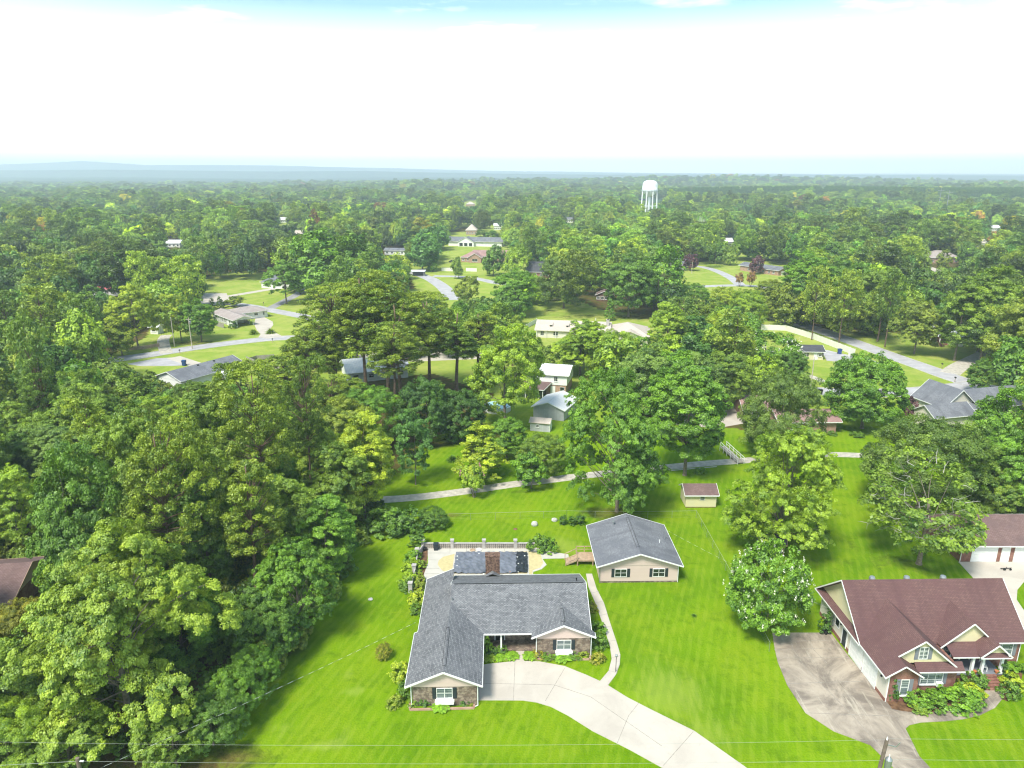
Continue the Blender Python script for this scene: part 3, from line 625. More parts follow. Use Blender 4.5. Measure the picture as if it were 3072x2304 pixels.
def road(name,pts,w,m,z=.02,kerb=False):
    P=smooth([tuple(at(*p))[:2] for p in pts]); sheet(name,ribbon(P,w),z,m,world=True)
    if kerb:
        for s in(-1,1):
            Q=[];
            for i,p in enumerate(P):
                a=Vector(P[max(0,i-1)]); b=Vector(P[min(len(P)-1,i+1)]); d=(b-a).normalized(); Q.append((p[0]-d.y*s*(w/2+.11),p[1]+d.x*s*(w/2+.11)))
            sheet('kerb',ribbon(Q,.2),.12,M['kerb'],world=True)
# main driveway and its joints
DRV=[(1437,1997),(1462,1993),(1546,1984),(1572,1984),(1617,1985),(1693,1999),(1760,2026),(1813,2050),(1882,2093),(1944,2125),(2083,2194),(2239,2304),(2330,2370),(2090,2400),(1986,2304),(1889,2250),(1778,2194),(1705,2148),(1653,2121),(1610,2108),(1569,2102),(1425,2101)]
sheet('driveway',DRV,.06,M['concrete'])
def joints(name,segs,z,w=.06,m=None):
    for a,b in segs:
        A=at(*a); Bb=at(*b); sheet(name,ribbon([tuple(A)[:2],tuple(Bb)[:2]],w),z,m or M['concrete_joint'],th=.012,world=True)
joints('driveway_joint',[((1694,2006),(1636,2104)),((1540,2104),(1545,1988)),((1440,2051),(1662,2056)),((1662,2056),(1772,2092)),((1772,2092),(1986,2240)),((1915,2112),(1886,2148)),((1886,2148),(1852,2230)),((2080,2196),(1990,2298))],.064,.05)
SW_L=[(1758,1722),(1765,1760),(1786,1810),(1812,1883),(1830,1940),(1835,1977),(1826,2013),(1799,2045)]; SW_R=[(1823,2058),(1848,2024),(1859,1995),(1861,1966),(1852,1934),(1830,1868),(1812,1810),(1790,1767),(1776,1722)]
sheet('walkway',SW_L+SW_R,.055,M['concrete'])
joints('walkway_joint',[((1812,1883),(1834,1880)),((1799,1848),(1822,1842)),((1786,1810),(1810,1804)),((1774,1780),(1798,1775)),((1826,1925),(1849,1922)),((1836,1975),(1861,1968)),((1826,2013),(1853,2020))],.059,.04)
sheet('front_walk',[(1546,1984),(1549,1953),(1573,1953),(1572,1984)],.065,M['concrete'])
# pool terrace
sheet('terrace',[(1283,1645),(1602,1642),(1656,1656),(1705,1664),(1707,1675),(1627,1677),(1640,1695),(1625,1708),(1600,1716),(1597,1735),(1270,1745),(1266,1790),(1263,1790),(1273,1720),(1284,1690)],.05,M['deck_white'])
yel=[(1313,1695),(1316,1682),(1330,1671),(1366,1662),(1420,1657),(1600,1655),(1622,1664),(1630,1690),(1620,1704),(1598,1712),(1597,1724),(1346,1730),(1344,1719),(1326,1712)]
sheet('pool_surround',yel,.056,M['deck_yellow'])
joints('terrace_joint',[((1281,1680),(1314,1681)),((1278,1706),(1318,1706)),((1275,1722),(1344,1722)),((1350,1646),(1350,1656)),((1400,1644),(1400,1656)),((1445,1644),(1445,1654)),((1513,1643),(1513,1654)),((1545,1643),(1545,1654)),((1283,1660),(1350,1660))],.060,.05)
sheet('garden_bed',[(1232,1778),(1243,1779),(1266,1779),(1275,1720),(1284,1660),(1283,1643),(1268,1640),(1250,1690)],.03,M['mulch'])
# neighbour's stained drive, its grooves and walk
ND=[(2317,1899),(2492,1899),(2545,1968),(2660,2106),(2676,2128),(2700,2170),(2717,2188),(2739,2232),(2758,2270),(2790,2304),(2860,2400),(2760,2400),(2680,2304),(2611,2236),(2500,2194),(2416,2139),(2361,2055),(2333,1986),(2324,1947)]
sheet('stained_driveway',ND,.06,M['concrete_stained'])
joints('stained_driveway_joint',[((2322,1950),(2520,1945)),((2319,1925),(2505,1922)),((2330,1975),(2545,1974)),((2365,1899),(2380,1950)),((2380,1950),(2420,2010)),((2420,2010),(2486,2075)),((2420,1899),(2440,1950)),((2440,1950),(2480,1990)),((2420,1955),(2440,1985)),((2380,1965),(2400,1993)),((2486,2075),(2560,2150)),((2560,2150),(2640,2240)),((2360,2052),(2590,2045)),((2420,2140),(2690,2150))],.064,.06,M['concrete_joint'])
sheet('neighbour_walk',[(2676,2128),(2704,2134),(2760,2140),(2830,2136),(2884,2124),(2930,2104),(2950,2080),(2953,2072),(3003,2070),(3012,2082),(3006,2098),(2985,2124),(2940,2146),(2890,2158),(2836,2164),(2763,2168),(2728,2176),(2716,2188),(2700,2170)],.055,M['concrete_stained'])
sheet('rear_driveway',[(2875,1686),(3072,1686),(3250,1686),(3250,1780),(3072,1746),(3052,1770),(3050,1800),(3072,1832),(3140,1880),(3200,1960),(3100,1950),(3020,1800),(2990,1745),(2920,1735)],.05,M['concrete'])
sheet('mulch_bed',[(2652,2104),(2676,2128),(2704,2134),(2760,2140),(2830,2136),(2884,2124),(2930,2104),(2950,2080),(2945,2050),(2850,2060),(2730,2080)],.03,M['mulch'])
sheet('mulch_bed',[(3003,2066),(3012,2082),(3006,2098),(3022,2104),(3050,2088),(3062,2050),(3072,2000),(3010,2020)],.03,M['mulch'])
# lane, roads
road('gravel_lane',[(1100,1500),(1200,1497),(1321,1484),(1430,1469),(1543,1452),(1650,1440),(1749,1427),(1900,1412),(2007,1401),(2121,1390),(2206,1384),(2350,1372),(2476,1363),(2562,1365),(2700,1372)],2.5,M['gravel'])
joints('lane_edge',[((2010,1412),(2150,1400))],.03,.3,M['kerb'])
road('left_street',[(-100,1110),(200,1092),(380,1076),(567,1046),(700,1028),(852,1012),(960,1016),(1120,1030),(1300,1045)],6.2,M['asphalt'],.02,True)
road('upper_street',[(560,930),(620,905),(730,914),(820,932),(915,950),(1040,975)],6.0,M['asphalt'],.024)
road('upper_driveway',[(811,925),(850,905),(890,885),(915,865)],4.2,M['asphalt_dark'],.03)
road('estate_drive',[(600,905),(680,890),(784,872),(850,862)],4.5,M['concrete'],.03)
sheet('parking_pad',[(600,880),(680,880),(690,905),(640,915),(600,915)],.034,M['concrete'])
sheet('ranch_driveway',[(762,972),(768,948),(790,950),(818,965),(820,975),(812,985),(830,1000),(850,1010),(800,1016),(775,1012),(782,1003),(770,990)],.034,M['concrete'])
road('side_driveway',[(520,1072),(560,1085),(590,1095)],4.0,M['concrete'],.03)
road('lodge_drive',[(500,1060),(492,1040),(488,1018),(500,1005)],3.6,M['gravel'],.03)
sheet('street_junction',[(380,1092),(470,1075),(530,1072),(570,1078),(600,1092),(520,1098),(420,1098)],.026,M['asphalt'])
road('right_street',[(2340,958),(2369,964),(2450,988),(2570,1030),(2673,1068),(2780,1105),(2860,1135),(2960,1165),(3100,1200)],6.4,M['asphalt'],.02,True)
road('cross_street',[(2150,1150),(2300,1160),(2460,1175),(2600,1181),(2700,1178),(2800,1172),(2900,1160),(2960,1150)],6.4,M['asphalt'],.024,True)
road('oak_driveway',[(2850,1120),(2875,1100),(2933,1073),(2960,1060)],5.0,M['gravel'],.03)
sheet('side_apron',[(2466,1055),(2480,1050),(2530,1062),(2600,1075),(2660,1095),(2700,1110),(2660,1108),(2560,1090),(2480,1082)],.03,M['asphalt'])
road('lot_path',[(2395,1115),(2430,1128),(2475,1146)],2.2,M['gravel'],.026)
road('centre_road',[(1180,800),(1280,830),(1315,850),(1340,870),(1360,900)],7,M['asphalt'],.02)
road('centre_loop',[(1300,828),(1400,830),(1460,842),(1490,850),(1560,856)],6,M['asphalt'],.024)
road('curved_drive',[(2080,798),(2110,801),(2144,810),(2180,826),(2204,840),(2222,856)],5.5,M['asphalt'],.02)
road('far_street',[(2060,862),(2130,858),(2240,855),(2320,866),(2420,880)],6,M['asphalt'],.024)
road('white_lane',[(2700,788),(2750,792),(2800,806),(2830,822)],5,M['concrete'],.02)
sheet('brick_patio',[(2020,1225),(2130,1215),(2290,1225),(2290,1260),(2150,1285),(2030,1275)],.03,M['concrete'])
sheet('car_park',[(1040,1050),(1180,1042),(1320,1046),(1500,1040),(1480,1075),(1240,1085),(1060,1078)],.03,M['concrete'])
# ---------------------------------------------------------------- building helpers
FACE={'S':((1,0,0),(0,-1,0)),'N':((-1,0,0),(0,1,0)),'E':((0,1,0),(1,0,0)),'W':((0,-1,0),(-1,0,0))}
def window(par,org,c,w,h,face='S',cols=2,rows=2,glass='glass',frame='white',shut=None,sill=True,box=False,fr=.055):
    r,n=map(Vector,FACE[face]); c=Vector(c); mb=MB(org); d=.07
    def bar(dx,dz,bw,bh,dd=d): mb.obox(c+r*dx+Vector((0,0,dz))+n*(dd/2+.012),r,n,bw,dd,bh)
    bar(0,h/2-fr/2,w,fr); bar(0,-h/2+fr/2,w,fr); bar(-w/2+fr/2,0,fr,h-2*fr); bar(w/2-fr/2,0,fr,h-2*fr)
    for k in range(1,cols): bar(-w/2+w*k/cols,0,fr*(.9 if cols==2 else .6),h-2*fr,d*.8)
    for k in range(1,rows):
        for j in range(cols): bar(-w/2+w*(j+.5)/cols,-h/2+h*k/rows,(w-2*fr)/cols-fr,fr*.6,d*.6)
    if sill: mb.obox(c+Vector((0,0,-h/2-.05))+n*.07,r,n,w+.1,.14,.08)
    f=mb.build('window',M[frame],par)
    g=MB(org); g.obox(c+n*.016,r,n,w-.04,.03,h-.04); g.build('pane',M[glass],f)
    if shut:
        for s in(-1,1):
            q=MB(org); sc_=c+r*(s*(w/2+.24))
            q.obox(sc_+n*.03,r,n,.38,.05,h+.04); q.obox(sc_+n*.062,r,n,.30,.012,h-.12); q.build('shutter',M[shut],par)
    if box:
        q=MB(org); q.obox(c+Vector((0,0,-h/2-.33))+n*.2,r,n,w+.25,.36,.34); q.obox(c+Vector((0,0,-h/2-.17))+n*.21,r,n,w+.34,.42,.05); q.build('window_box',M['white'],par)
    return f
def door(par,org,c,w,h,face='S',m='white',glass=False,trim='white'):
    """c is the foot of the door, in its middle"""
    r,n=map(Vector,FACE[face]); c=Vector(c); q=MB(org); q.obox(c+Vector((0,0,h/2))+n*.03,r,n,w,.05,h)
    for dx in(-w/4,w/4):
        for z0,z1 in((.15,.45),(.52,.9)): q.obox(c+r*dx+Vector((0,0,h*(z0+z1)/2))+n*.062,r,n,w*.34,.014,h*(z1-z0))
    d=q.build('door',M[m],par)
    t=MB(org)
    for s in(-1,1): t.obox(c+r*(s*(w/2+.06))+Vector((0,0,h/2))+n*.05,r,n,.12,.09,h)
    t.obox(c+Vector((0,0,h+.06))+n*.05,r,n,w+.24,.09,.12); t.build('door_frame',M[trim],d)
    k=MB(org); k.obox(c+r*(w*.4)+Vector((0,0,h*.48))+n*.1,r,n,.06,.07,.06); k.build('handle',M['metal_grey'],d)
    return d
def garage_door(par,org,c,w,h,face='S',m='white',panes=False):
    r,n=map(Vector,FACE[face]); c=Vector(c); q=MB(org)
    for k in range(4): q.obox(c+Vector((0,0,h*(k+.5)/4))+n*.03,r,n,w,.05,h/4-.02)
    for k in range(4):
        for j in range(4): q.obox(c+r*(w*(j+.5)/4-w/2)+Vector((0,0,h*(k+.5)/4))+n*.06,r,n,w/4-.18,.014,h/4-.16)
    d=q.build('garage_door',M[m],par)
    if panes:
        g=MB(org)
        for j in range(4): g.obox(c+r*(w*(j+.5)/4-w/2)+Vector((0,0,h*.88))+n*.075,r,n,w/4-.2,.02,h/4-.2)
        g.build('pane',M['glass'],d)
    t=MB(org)
    for s in(-1,1): t.obox(c+r*(s*(w/2+.07))+Vector((0,0,h/2))+n*.05,r,n,.13,.08,h)
    t.obox(c+Vector((0,0,h+.07))+n*.05,r,n,w+.28,.08,.13); t.build('door_frame',M['white'],d)
def fascia_line(mb,a,b,h=.17,w=.05): mb.beam(a,b,w,h)
class House:
    def __init__(s,name,label,org,rz=0,group=None,cat='house'):
        s.org=Vector(org); s.t=thing(name,label,cat,org,rz,group); s.roofm=None; s.R=MB(org); s.F=MB(org); s.Wd={}
    def wall(s,key,name='wall'):
        k=(name,key)
        if k not in s.Wd: s.Wd[k]=MB(s.org)
        return s.Wd[k]
    def box(s,key,x0,x1,y0,y1,z0,z1,name='wall'): s.wall(key,name).box(x0,x1,y0,y1,z0,z1)
    def plane(s,pts,th=.13): s.R.slab(pts,th)
    def gable(s,x0,x1,y0,y1,z,slope,axis='x',wallkey=None,over=.45,trim=True,ends=(1,1),th=.13,dz=0):
        """gable roof over the plan x0..x1,y0..y1 (roof edges); ridge along axis; triangles filled in wallkey"""
        if axis=='x':
            ym=(y0+y1)/2; zr=z+(ym-y0)*slope
            s.plane([(x0,y0,z),(x1,y0,z),(x1,ym,zr),(x0,ym,zr)],th); s.plane([(x0,ym,zr),(x1,ym,zr),(x1,y1,z),(x0,y1,z)],th)
            if trim:
                for yy in(y0-.03,y1+.03): fascia_line(s.F,(x0,yy,z-.06),(x1,yy,z-.06))
                for i,(xx,sg) in enumerate(((x0-.03,-1),(x1+.03,1))):
                    if ends[i]:
                        fascia_line(s.F,(xx,y0-.05,z-.08),(xx,ym,zr-.06)); fascia_line(s.F,(xx,y1+.05,z-.08),(xx,ym,zr-.06))
            if wallkey:
                for i,xx in enumerate((x0+over,x1-over)):
                    if ends[i]:
                        q=s.wall(wallkey,'gable_wall#%d'%len(s.Wd)); sg=-1 if i==0 else 1; a=xx; b=xx-sg*.12; lo=z-.12
                        A=[(a,y0+over,lo),(a,y1-over,lo),(a,y1-over,z+over*slope-.16),(a,ym,zr-.16),(a,y0+over,z+over*slope-.16)]
                        Bq=[(b,p[1],p[2]) for p in A]
                        q.face(A if sg>0 else A[::-1]); q.face(Bq[::-1] if sg>0 else Bq)
                        for k in range(5):
                            j=(k+1)%5; q.face([A[k],Bq[k],Bq[j],A[j]] if sg<0 else [A[j],Bq[j],Bq[k],A[k]])
        else:
            xm=(x0+x1)/2; zr=z+(xm-x0)*slope
            s.plane([(x0,y0,z),(xm,y0,zr),(xm,y1,zr),(x0,y1,z)],th); s.plane([(xm,y0,zr),(x1,y0,z),(x1,y1,z),(xm,y1,zr)],th)
            if trim:
                for xx in(x0-.03,x1+.03): fascia_line(s.F,(xx,y0,z-.06),(xx,y1,z-.06))
                for i,yy in enumerate((y0-.03,y1+.03)):
                    if ends[i]:
                        fascia_line(s.F,(x0-.05,yy,z-.08),(xm,yy,zr-.06)); fascia_line(s.F,(x1+.05,yy,z-.08),(xm,yy,zr-.06))
            if wallkey:
                for i,yy in enumerate((y0+over,y1-over)):
                    if ends[i]:
                        q=s.wall(wallkey,'gable_wall#%d'%len(s.Wd)); sg=-1 if i==0 else 1; b=yy-sg*.12; lo=z-.12
                        A=[(x0+over,yy,lo),(x1-over,yy,lo),(x1-over,yy,z+over*slope-.16),(xm,yy,zr-.16),(x0+over,yy,z+over*slope-.16)]
                        Bq=[(p[0],b,p[2]) for p in A]
                        q.face(A if sg<0 else A[::-1]); q.face(Bq[::-1] if sg<0 else Bq)
                        for k in range(5):
                            j=(k+1)%5; q.face([A[j],Bq[j],Bq[k],A[k]] if sg>0 else [A[k],Bq[k],Bq[j],A[j]])
        return zr
    def hip(s,x0,x1,y0,y1,z,slope,trim=True):
        w=x1-x0; d=y1-y0
        if w>=d:
            r=d/2; zr=z+r*slope; ym=(y0+y1)/2; a=(x0+r,ym,zr); b=(x1-r,ym,zr)
            s.plane([(x0,y0,z),(x1,y0,z),b,a]); s.plane([(x1,y1,z),(x0,y1,z),a,b]); s.plane([(x0,y1,z),(x0,y0,z),a]); s.plane([(x1,y0,z),(x1,y1,z),b])
        else:
            r=w/2; zr=z+r*slope; xm=(x0+x1)/2; a=(xm,y0+r,zr); b=(xm,y1-r,zr)
            s.plane([(x0,y0,z),(x1,y0,z),a]); s.plane([(x1,y1,z),(x0,y1,z),b]); s.plane([(x0,y1,z),(x0,y0,z),a,b]); s.plane([(x1,y0,z),(x1,y1,z),b,a])
        if trim:
            for a,b in (((x0,y0-.03,z-.07),(x1,y0-.03,z-.07)),((x0,y1+.03,z-.07),(x1,y1+.03,z-.07)),((x0-.03,y0,z-.07),(x0-.03,y1,z-.07)),((x1+.03,y0,z-.07),(x1+.03,y1,z-.07))): fascia_line(s.F,a,b)
        return zr
    def part(s,name,fn,m):
        q=MB(s.org); fn(q); return q.build(name,M[m] if isinstance(m,str) else m,s.t)
    def posts(s,name,boxes,m):
        for b in boxes: q=MB(s.org); q.box(*b); q.build(name,M[m],s.t)
    def done(s,roofm,fasc='white'):
        for (nm,k),q in s.Wd.items(): q.build(nm.split('#')[0],M[k],s.t)
        if s.R.f: s.roof=s.R.build('roof',M[roofm],s.t)
        if s.F.f: s.F.build('fascia',M[fasc],s.t)
        return s
    def win(s,*a,**k): return window(s.t,s.org,*a,**k)
    def chimney(s,x0,x1,y0,y1,z0,z1,m='brick_red'):
        q=MB(s.org); q.box(x0,x1,y0,y1,z0,z1); q.box(x0-.06,x1+.06,y0-.06,y1+.06,z1,z1+.15); c=q.build('chimney',M[m],s.t)
        k=MB(s.org); k.box(x0+.25,x1-.25,y0+.2,y1-.2,z1+.15,z1+.4); k.build('chimney_pot',M['black'],c)
# ---------------------------------------------------------------- grey-roofed house in front
ORG=(-1,70,0)
h=House('ranch_house','long ranch house with grey shingle roof, mottled brick wings and a pool behind it',ORG,R(1.2))
h.box('brick_mix',-10.3,-3.8,60.5,69.2,0,2.62); h.box('brick_mix',-10.0,-3.8,69.2,79.8,0,2.62)
h.box('brick_mix',-3.8,2.8,70.9,79.8,0,1.0); h.box('siding',-3.8,2.8,70.9,79.8,1.0,2.66); h.box('brick_mix',2.8,8.7,68.05,79.8,0,2.62)
s=.433; zr=2.75+3.875*s
h.plane([(-10.95,60,2.75),(-7.075,60,zr),(-7.075,68.7,zr),(-10.95,68.7,2.75)]); h.plane([(-10.55,68.7,2.75+.4*s),(-7.075,68.7,zr),(-7.075,79.5,zr),(-10.55,79.5,2.75+.4*s)])
h.plane([(-7.075,60,zr),(-3.2,60,2.75),(-3.2,68.5,2.75),(-7.075,72.4,zr)])
h.plane([(-7.12,68.4,2.75),(8.9,68.4,2.75),(8.9,74.5,2.75+6.1*s),(-7.12,74.5,2.75+6.1*s)]); h.plane([(-7.12,74.5,2.75+6.1*s),(8.9,74.5,2.75+6.1*s),(8.9,80.6,2.75),(-7.12,80.6,2.75)])
zb=2.75+3.55*s
h.plane([(2.15,67.6,2.75),(5.7,67.6,zb),(5.7,72.05,zb),(2.15,68.45,2.75)]); h.plane([(5.7,67.6,zb),(9.25,67.6,2.75),(9.25,68.45,2.75),(5.7,72.05,zb)])
f=lambda a,b,hh=.17:fascia_line(h.F,a,b,hh)
f((-10.98,60,2.68),(-10.98,68.7,2.68)); f((-11,59.97,2.66),(-7.075,59.97,zr-.07),.2); f((-3.15,59.97,2.66),(-7.075,59.97,zr-.07),.2); f((-3.17,60,2.68),(-3.17,68.4,2.68))
f((-10.95,68.73,2.69),(-10.55,68.73,2.86)); f((-10.58,68.7,2.86),(-10.58,79.5,2.86)); f((-10.55,79.53,2.86),(-7.1,79.53,zr-.07)); f((-3.2,68.37,2.68),(2.15,68.37,2.68)); f((2.1,67.57,2.66),(5.7,67.57,zb-.07),.2); f((9.3,67.57,2.66),(5.7,67.57,zb-.07),.2)
f((9.28,67.6,2.68),(9.28,68.45,2.68)); f((8.93,68.4,2.68),(8.93,74.5,5.32),.2); f((8.93,80.6,2.68),(8.93,74.5,5.32),.2); f((-7.15,74.5,5.32),(-7.15,80.6,2.68)); f((-7.15,80.63,2.68),(8.9,80.63,2.68))
for x0,x1,xm,y,zt in((-10.32,-3.78,-7.05,60.44,zr-.17),(2.78,8.72,5.7,67.99,zb-.17)):
    q=h.wall('siding','gable_wall#%d'%len(h.Wd)); zo=2.75+.62*s-.15; P=[(x0,y,2.35),(x1,y,2.35),(x1,y,zo),(xm,y,zt),(x0,y,zo)]; q.face(P); q.face([(p[0],y+.1,p[2]) for p in P][::-1]); q.face([P[0],(x0,y+.1,2.35),(x1,y+.1,2.35),P[1]])
q=h.wall('siding','gable_wall#x'); q.face([(-7.11,72.4,zr-.2),(-7.11,80.3,2.7),(-7.11,74.5,5.25)])
q=h.wall('siding','gable_wall#y'); q.face([(8.68,68.4,2.6),(8.68,80.2,2.6),(8.68,74.5,5.1)])
h.done('roof_grey')
h.win((-7.05,60.5,1.55),1.62,1.25,cols=2,rows=2,glass='glass_blinds',shut='shutter',box=True)
h.win((5.78,68.05,1.5),1.62,1.25,cols=2,rows=2,glass='glass_blinds',shut='shutter',box=True)
h.win((1.0,70.9,1.6),1.5,1.1,cols=2,rows=1,glass='glass_blinds',shut='shutter',sill=False)
door(h.t,h.org,(-1.4,70.9,.15),1.0,2.05,m='black')
h.part('porch_floor',lambda q:q.box(-3.75,2.75,68.95,70.9,0,.15),'brick_mix')
for x in(.35-1.6,):
    h.part('porch_post',lambda q:(q.box(x-.09,x+.09,68.62,68.80,.0,2.62),q.box(x-.14,x+.14,68.57,68.85,0,.2)),'white')
def vent_edge(q,xm,y0,y1,z,sl=.433):
    zz=z-.2*sl
    for dx in(-.20,.20): q.box(xm+dx-.018,xm+dx+.018,y0,y1,zz-.05,zz+.035)
    for y in(y0,y1): q.beam((xm-.2,y,zz+.01),(xm,y,z+.01),.03,.05); q.beam((xm+.2,y,zz+.01),(xm,y,z+.01),.03,.05)
h.part('vent_edge',lambda q:vent_edge(q,-7.075,61,67.3,zr),'black')
h.part('vent_edge',lambda q:vent_edge(q,5.7,68.4,70.8,zb),'black')
h.part('ridge_vent',lambda q:(q.beam((-6.8,74.42,5.40),(8.6,74.42,5.40),.06,.04),),'black')
h.part('chimney',lambda q:(q.box(-3.15,-1.35,80.0,80.9,0,5.7),q.box(-3.2,-1.3,79.95,80.95,5.7,5.85)),'brick_chim')
h.part('cricket',lambda q:(q.slab([(-3.3,79.3,3.32),(-2.25,79.3,3.75),(-2.25,80.0,3.75),(-3.3,80.0,3.1)],.08),q.slab([(-2.25,79.3,3.75),(-1.2,79.3,3.32),(-1.2,80.0,3.1),(-2.25,80.0,3.75)],.08)),'roof_grey')
for x,y,z,hh,m in((-6.9,70.6,3.75,.35,'white'),(-6.9,72.4,4.5,.3,'metal_grey'),(-6.4,69.4,3.25,.45,'metal_grey'),(7.9,75.5,4.9,.42,'black')):
    h.part('roof_pipe',lambda q:(q.tube((x,y,z-.1),(x,y,z+hh),.06,.06,8),q.tube((x,y,z+hh-.08),(x,y,z+hh),.10,.10,8)),m)
for x,y in((-10.42,60.36),(-3.68,60.36),(2.68,67.92),(8.82,67.92)):
    h.part('downspout',lambda q:(q.tube((x,y,.1),(x,y,2.6),.05,.05,6),q.tube((x,y,.12),(x+(.35 if x>0 else -.3),y-.1,.05),.05,.05,6)),'white')
# planters' brick edging
def edging(name,pts,label,group='brick edging of the planting beds'):
    P=[tuple(at(*p))[:2] for p in pts]; q=MB((P[0][0],P[0][1],0))
    for a,b in zip(P,P[1:]): q.beam((a[0],a[1],.08),(b[0],b[1],.08),.2,.18)
    props(q.build(name,M['brick_tan']),label,'edging',group)
edging('bed_edging',[(1230,2105),(1230,2131),(1422,2126),(1422,2104)],'low brick edging round the bed under the front wing window')
edging('bed_edging',[(1440,1981),(1544,1979),(1547,1960)],'low brick edging along the bed left of the front walk')
edging('bed_edging',[(1575,1960),(1580,1979),(1700,1979),(1770,1980),(1770,1968)],'low brick edging along the bed right of the front walk')
# ---------------------------------------------------------------- beige outbuilding with grey gable roof
h=House('guest_cottage','beige sided outbuilding with slate grey gable roof and two front windows',(16.7,88,0),R(1.0))
h.box('siding',11.55,21.85,83.2,93.5,.25,2.62); h.box('brick_mix',11.6,21.8,83.25,93.45,0,.25,name='foundation')
h.gable(11.0,22.4,82.6,94.1,2.75,.325,'y','siding',over=.55); h.done('roof_slate')
zr=2.75+5.7*.325
h.win((14.3,83.2,1.5),1.6,1.2,glass='glass',shut='shutter',sill=False); h.win((19.35,83.2,1.5),1.6,1.2,glass='glass',shut='shutter',sill=False)
h.part('vent_edge',lambda q:vent_edge(q,16.7,84.5,93.0,zr,.325),'black')
h.part('roof_pipe',lambda q:(q.tube((14.6,92,3.8),(14.6,92,4.5),.1,.1),q.tube((14.6,92,4.4),(14.6,92,4.6),.22,.18)),'metal_grey')
h.part('roof_pipe',lambda q:q.tube((21.4,89.3,3),(21.4,89.3,4.7),.04,.04),'metal_grey')
h.part('roof_pipe',lambda q:q.tube((20.3,87.6,3.4),(20.3,87.6,3.9),.06,.06),'white')
h.part('downspout',lambda q:q.tube((11.5,83.1,.1),(11.5,83.1,2.6),.05,.05,6),'metal_grey'); h.part('downspout',lambda q:q.tube((21.9,83.1,.1),(21.9,83.1,2.6),.05,.05,6),'white')
# wooden landing with steps on its left side
t=thing('deck','small wooden deck with handrails and steps beside the beige outbuilding','deck',(9.8,88.6,0)); O=(9.8,88.6,0)
def P_(nm,fn,m,par=None,org=None):
    q=MB(O if org is None else org); fn(q); return q.build(nm,M[m] if isinstance(m,str) else m,par or t)
P_('platform',lambda q:([q.box(9.0+.2*k,9.19+.2*k,87.4,89.6,.86,.92) for k in range(12)],q.box(9.0,11.4,87.4,87.46,.7,.86),q.box(9.0,11.4,89.54,89.6,.7,.86)),'wood')
[P_('post',lambda q:q.box(x-.06,x+.06,y-.06,y+.06,0,.86),'wood') for x in(9.1,11.2) for y in(87.5,89.5)]
P_('railing',lambda q:([q.box(9.0,9.1,y-.05,y+.05,.92,1.85) for y in(89.55,)],[q.box(x-.05,x+.05,89.5,89.6,.92,1.85) for x in(10.2,11.35)],q.box(9.0,11.4,89.5,89.6,1.80,1.88),q.box(9.0,11.4,89.53,89.57,1.35,1.42)),'wood')
[P_('step',lambda q:q.box(7.5+.37*k,7.9+.37*k,87.5,88.9,.2*k+.1,.2*k+.16),'wood') for k in range(4)]
[P_('handrail',lambda q:(q.beam((7.4,y,1.0),(9.05,y,1.85),.08,.09),q.box(7.4,7.5,y-.05,y+.05,0,1.0),q.box(9.0,9.08,y-.05,y+.05,0,1.8),q.beam((7.4,y,.12),(9.0,y,.86),.05,.2)),'wood') for y in(87.45,88.95)]
# ---------------------------------------------------------------- pool with its cover
t=thing('swimming_pool','rectangular swimming pool under a wrinkled grey and black cover','pool',(-3,88,0)); O=(-3,88,0)
rng=np.random.default_rng(5)
def cover(x0,x1,y0,y1,z,amp,seed):
    r=np.random.default_rng(seed); nx,ny=int((x1-x0)/.12),int((y1-y0)/.12); q=MB(O); g=[]
    ks=[(r.uniform(.4,4.5),r.uniform(-4,4),r.uniform(0,6.28),r.uniform(.3,1)) for _ in range(9)]
    for j in range(ny+1):
        row=[]
        for i in range(nx+1):
            x=x0+(x1-x0)*i/nx; y=y0+(y1-y0)*j/ny; hgt=sum(a*abs(math.sin(kx*x+ky*y+ph+.5*math.sin(1.7*y+ph)))**3 for kx,ky,ph,a in ks)/9
            e=min(i,nx-i,j,ny-j)/3; ex=(r.uniform(-.07,.07) if e==0 else 0)
            row.append(q.V((x+ex,y+(r.uniform(-.06,.06) if e==0 else 0),z+amp*hgt)))
        g.append(row)
    for j in range(ny):
        for i in range(nx): q.f.append([g[j][i],g[j][i+1],g[j+1][i+1],g[j+1][i]]); q.m.append(0)
    return q
x0,x1,y0,y1=-7.9,2.05,85.3,90.75
def rim(q):
    for a in((x0-.3,x1+.3,y0-.3,y0),(x0-.3,x1+.3,y1,y1+.3),(x0-.3,x0,y0,y1),(x1,x1+.3,y0,y1)): q.box(*a,.03,.085)
P_('coping',rim,'deck_white')
cover(x0-.1,.7,y0-.1,y1+.1,.10,.6,3).build('cover',M['tarp'],t); cover(.55,2.15,y0+.1,y1+.05,.16,.55,4).build('cover',M['tarp_black'],t)
props(t.children[-1],label='black section of pool cover at the right end')
for k,(px,py,lab) in enumerate([(1372,1668,0),(1372,1679,0),(1371,1696,0),(1552,1671,0),(1555,1690,0),(1553,1702,0),(1555,1714,0),(1437,1660,0),(1574,1667,0),(1567,1675,0),(1566,1690,0),(1451,1721,0),(1530,1714,1)]):
    g=at(px,py,.3); q=MB(g); q.box(g.x-.09,g.x+.09,g.y-.07,g.y+.07,.20,.32); o=q.build('weight_block',M['brick_tan' if lab else 'white']); o.location=g; props(o,'small white block weighing down the pool cover' if not lab else 'pinkish brick weighing down the near edge of the pool cover','block',None if lab else 'white blocks weighing down the pool cover')
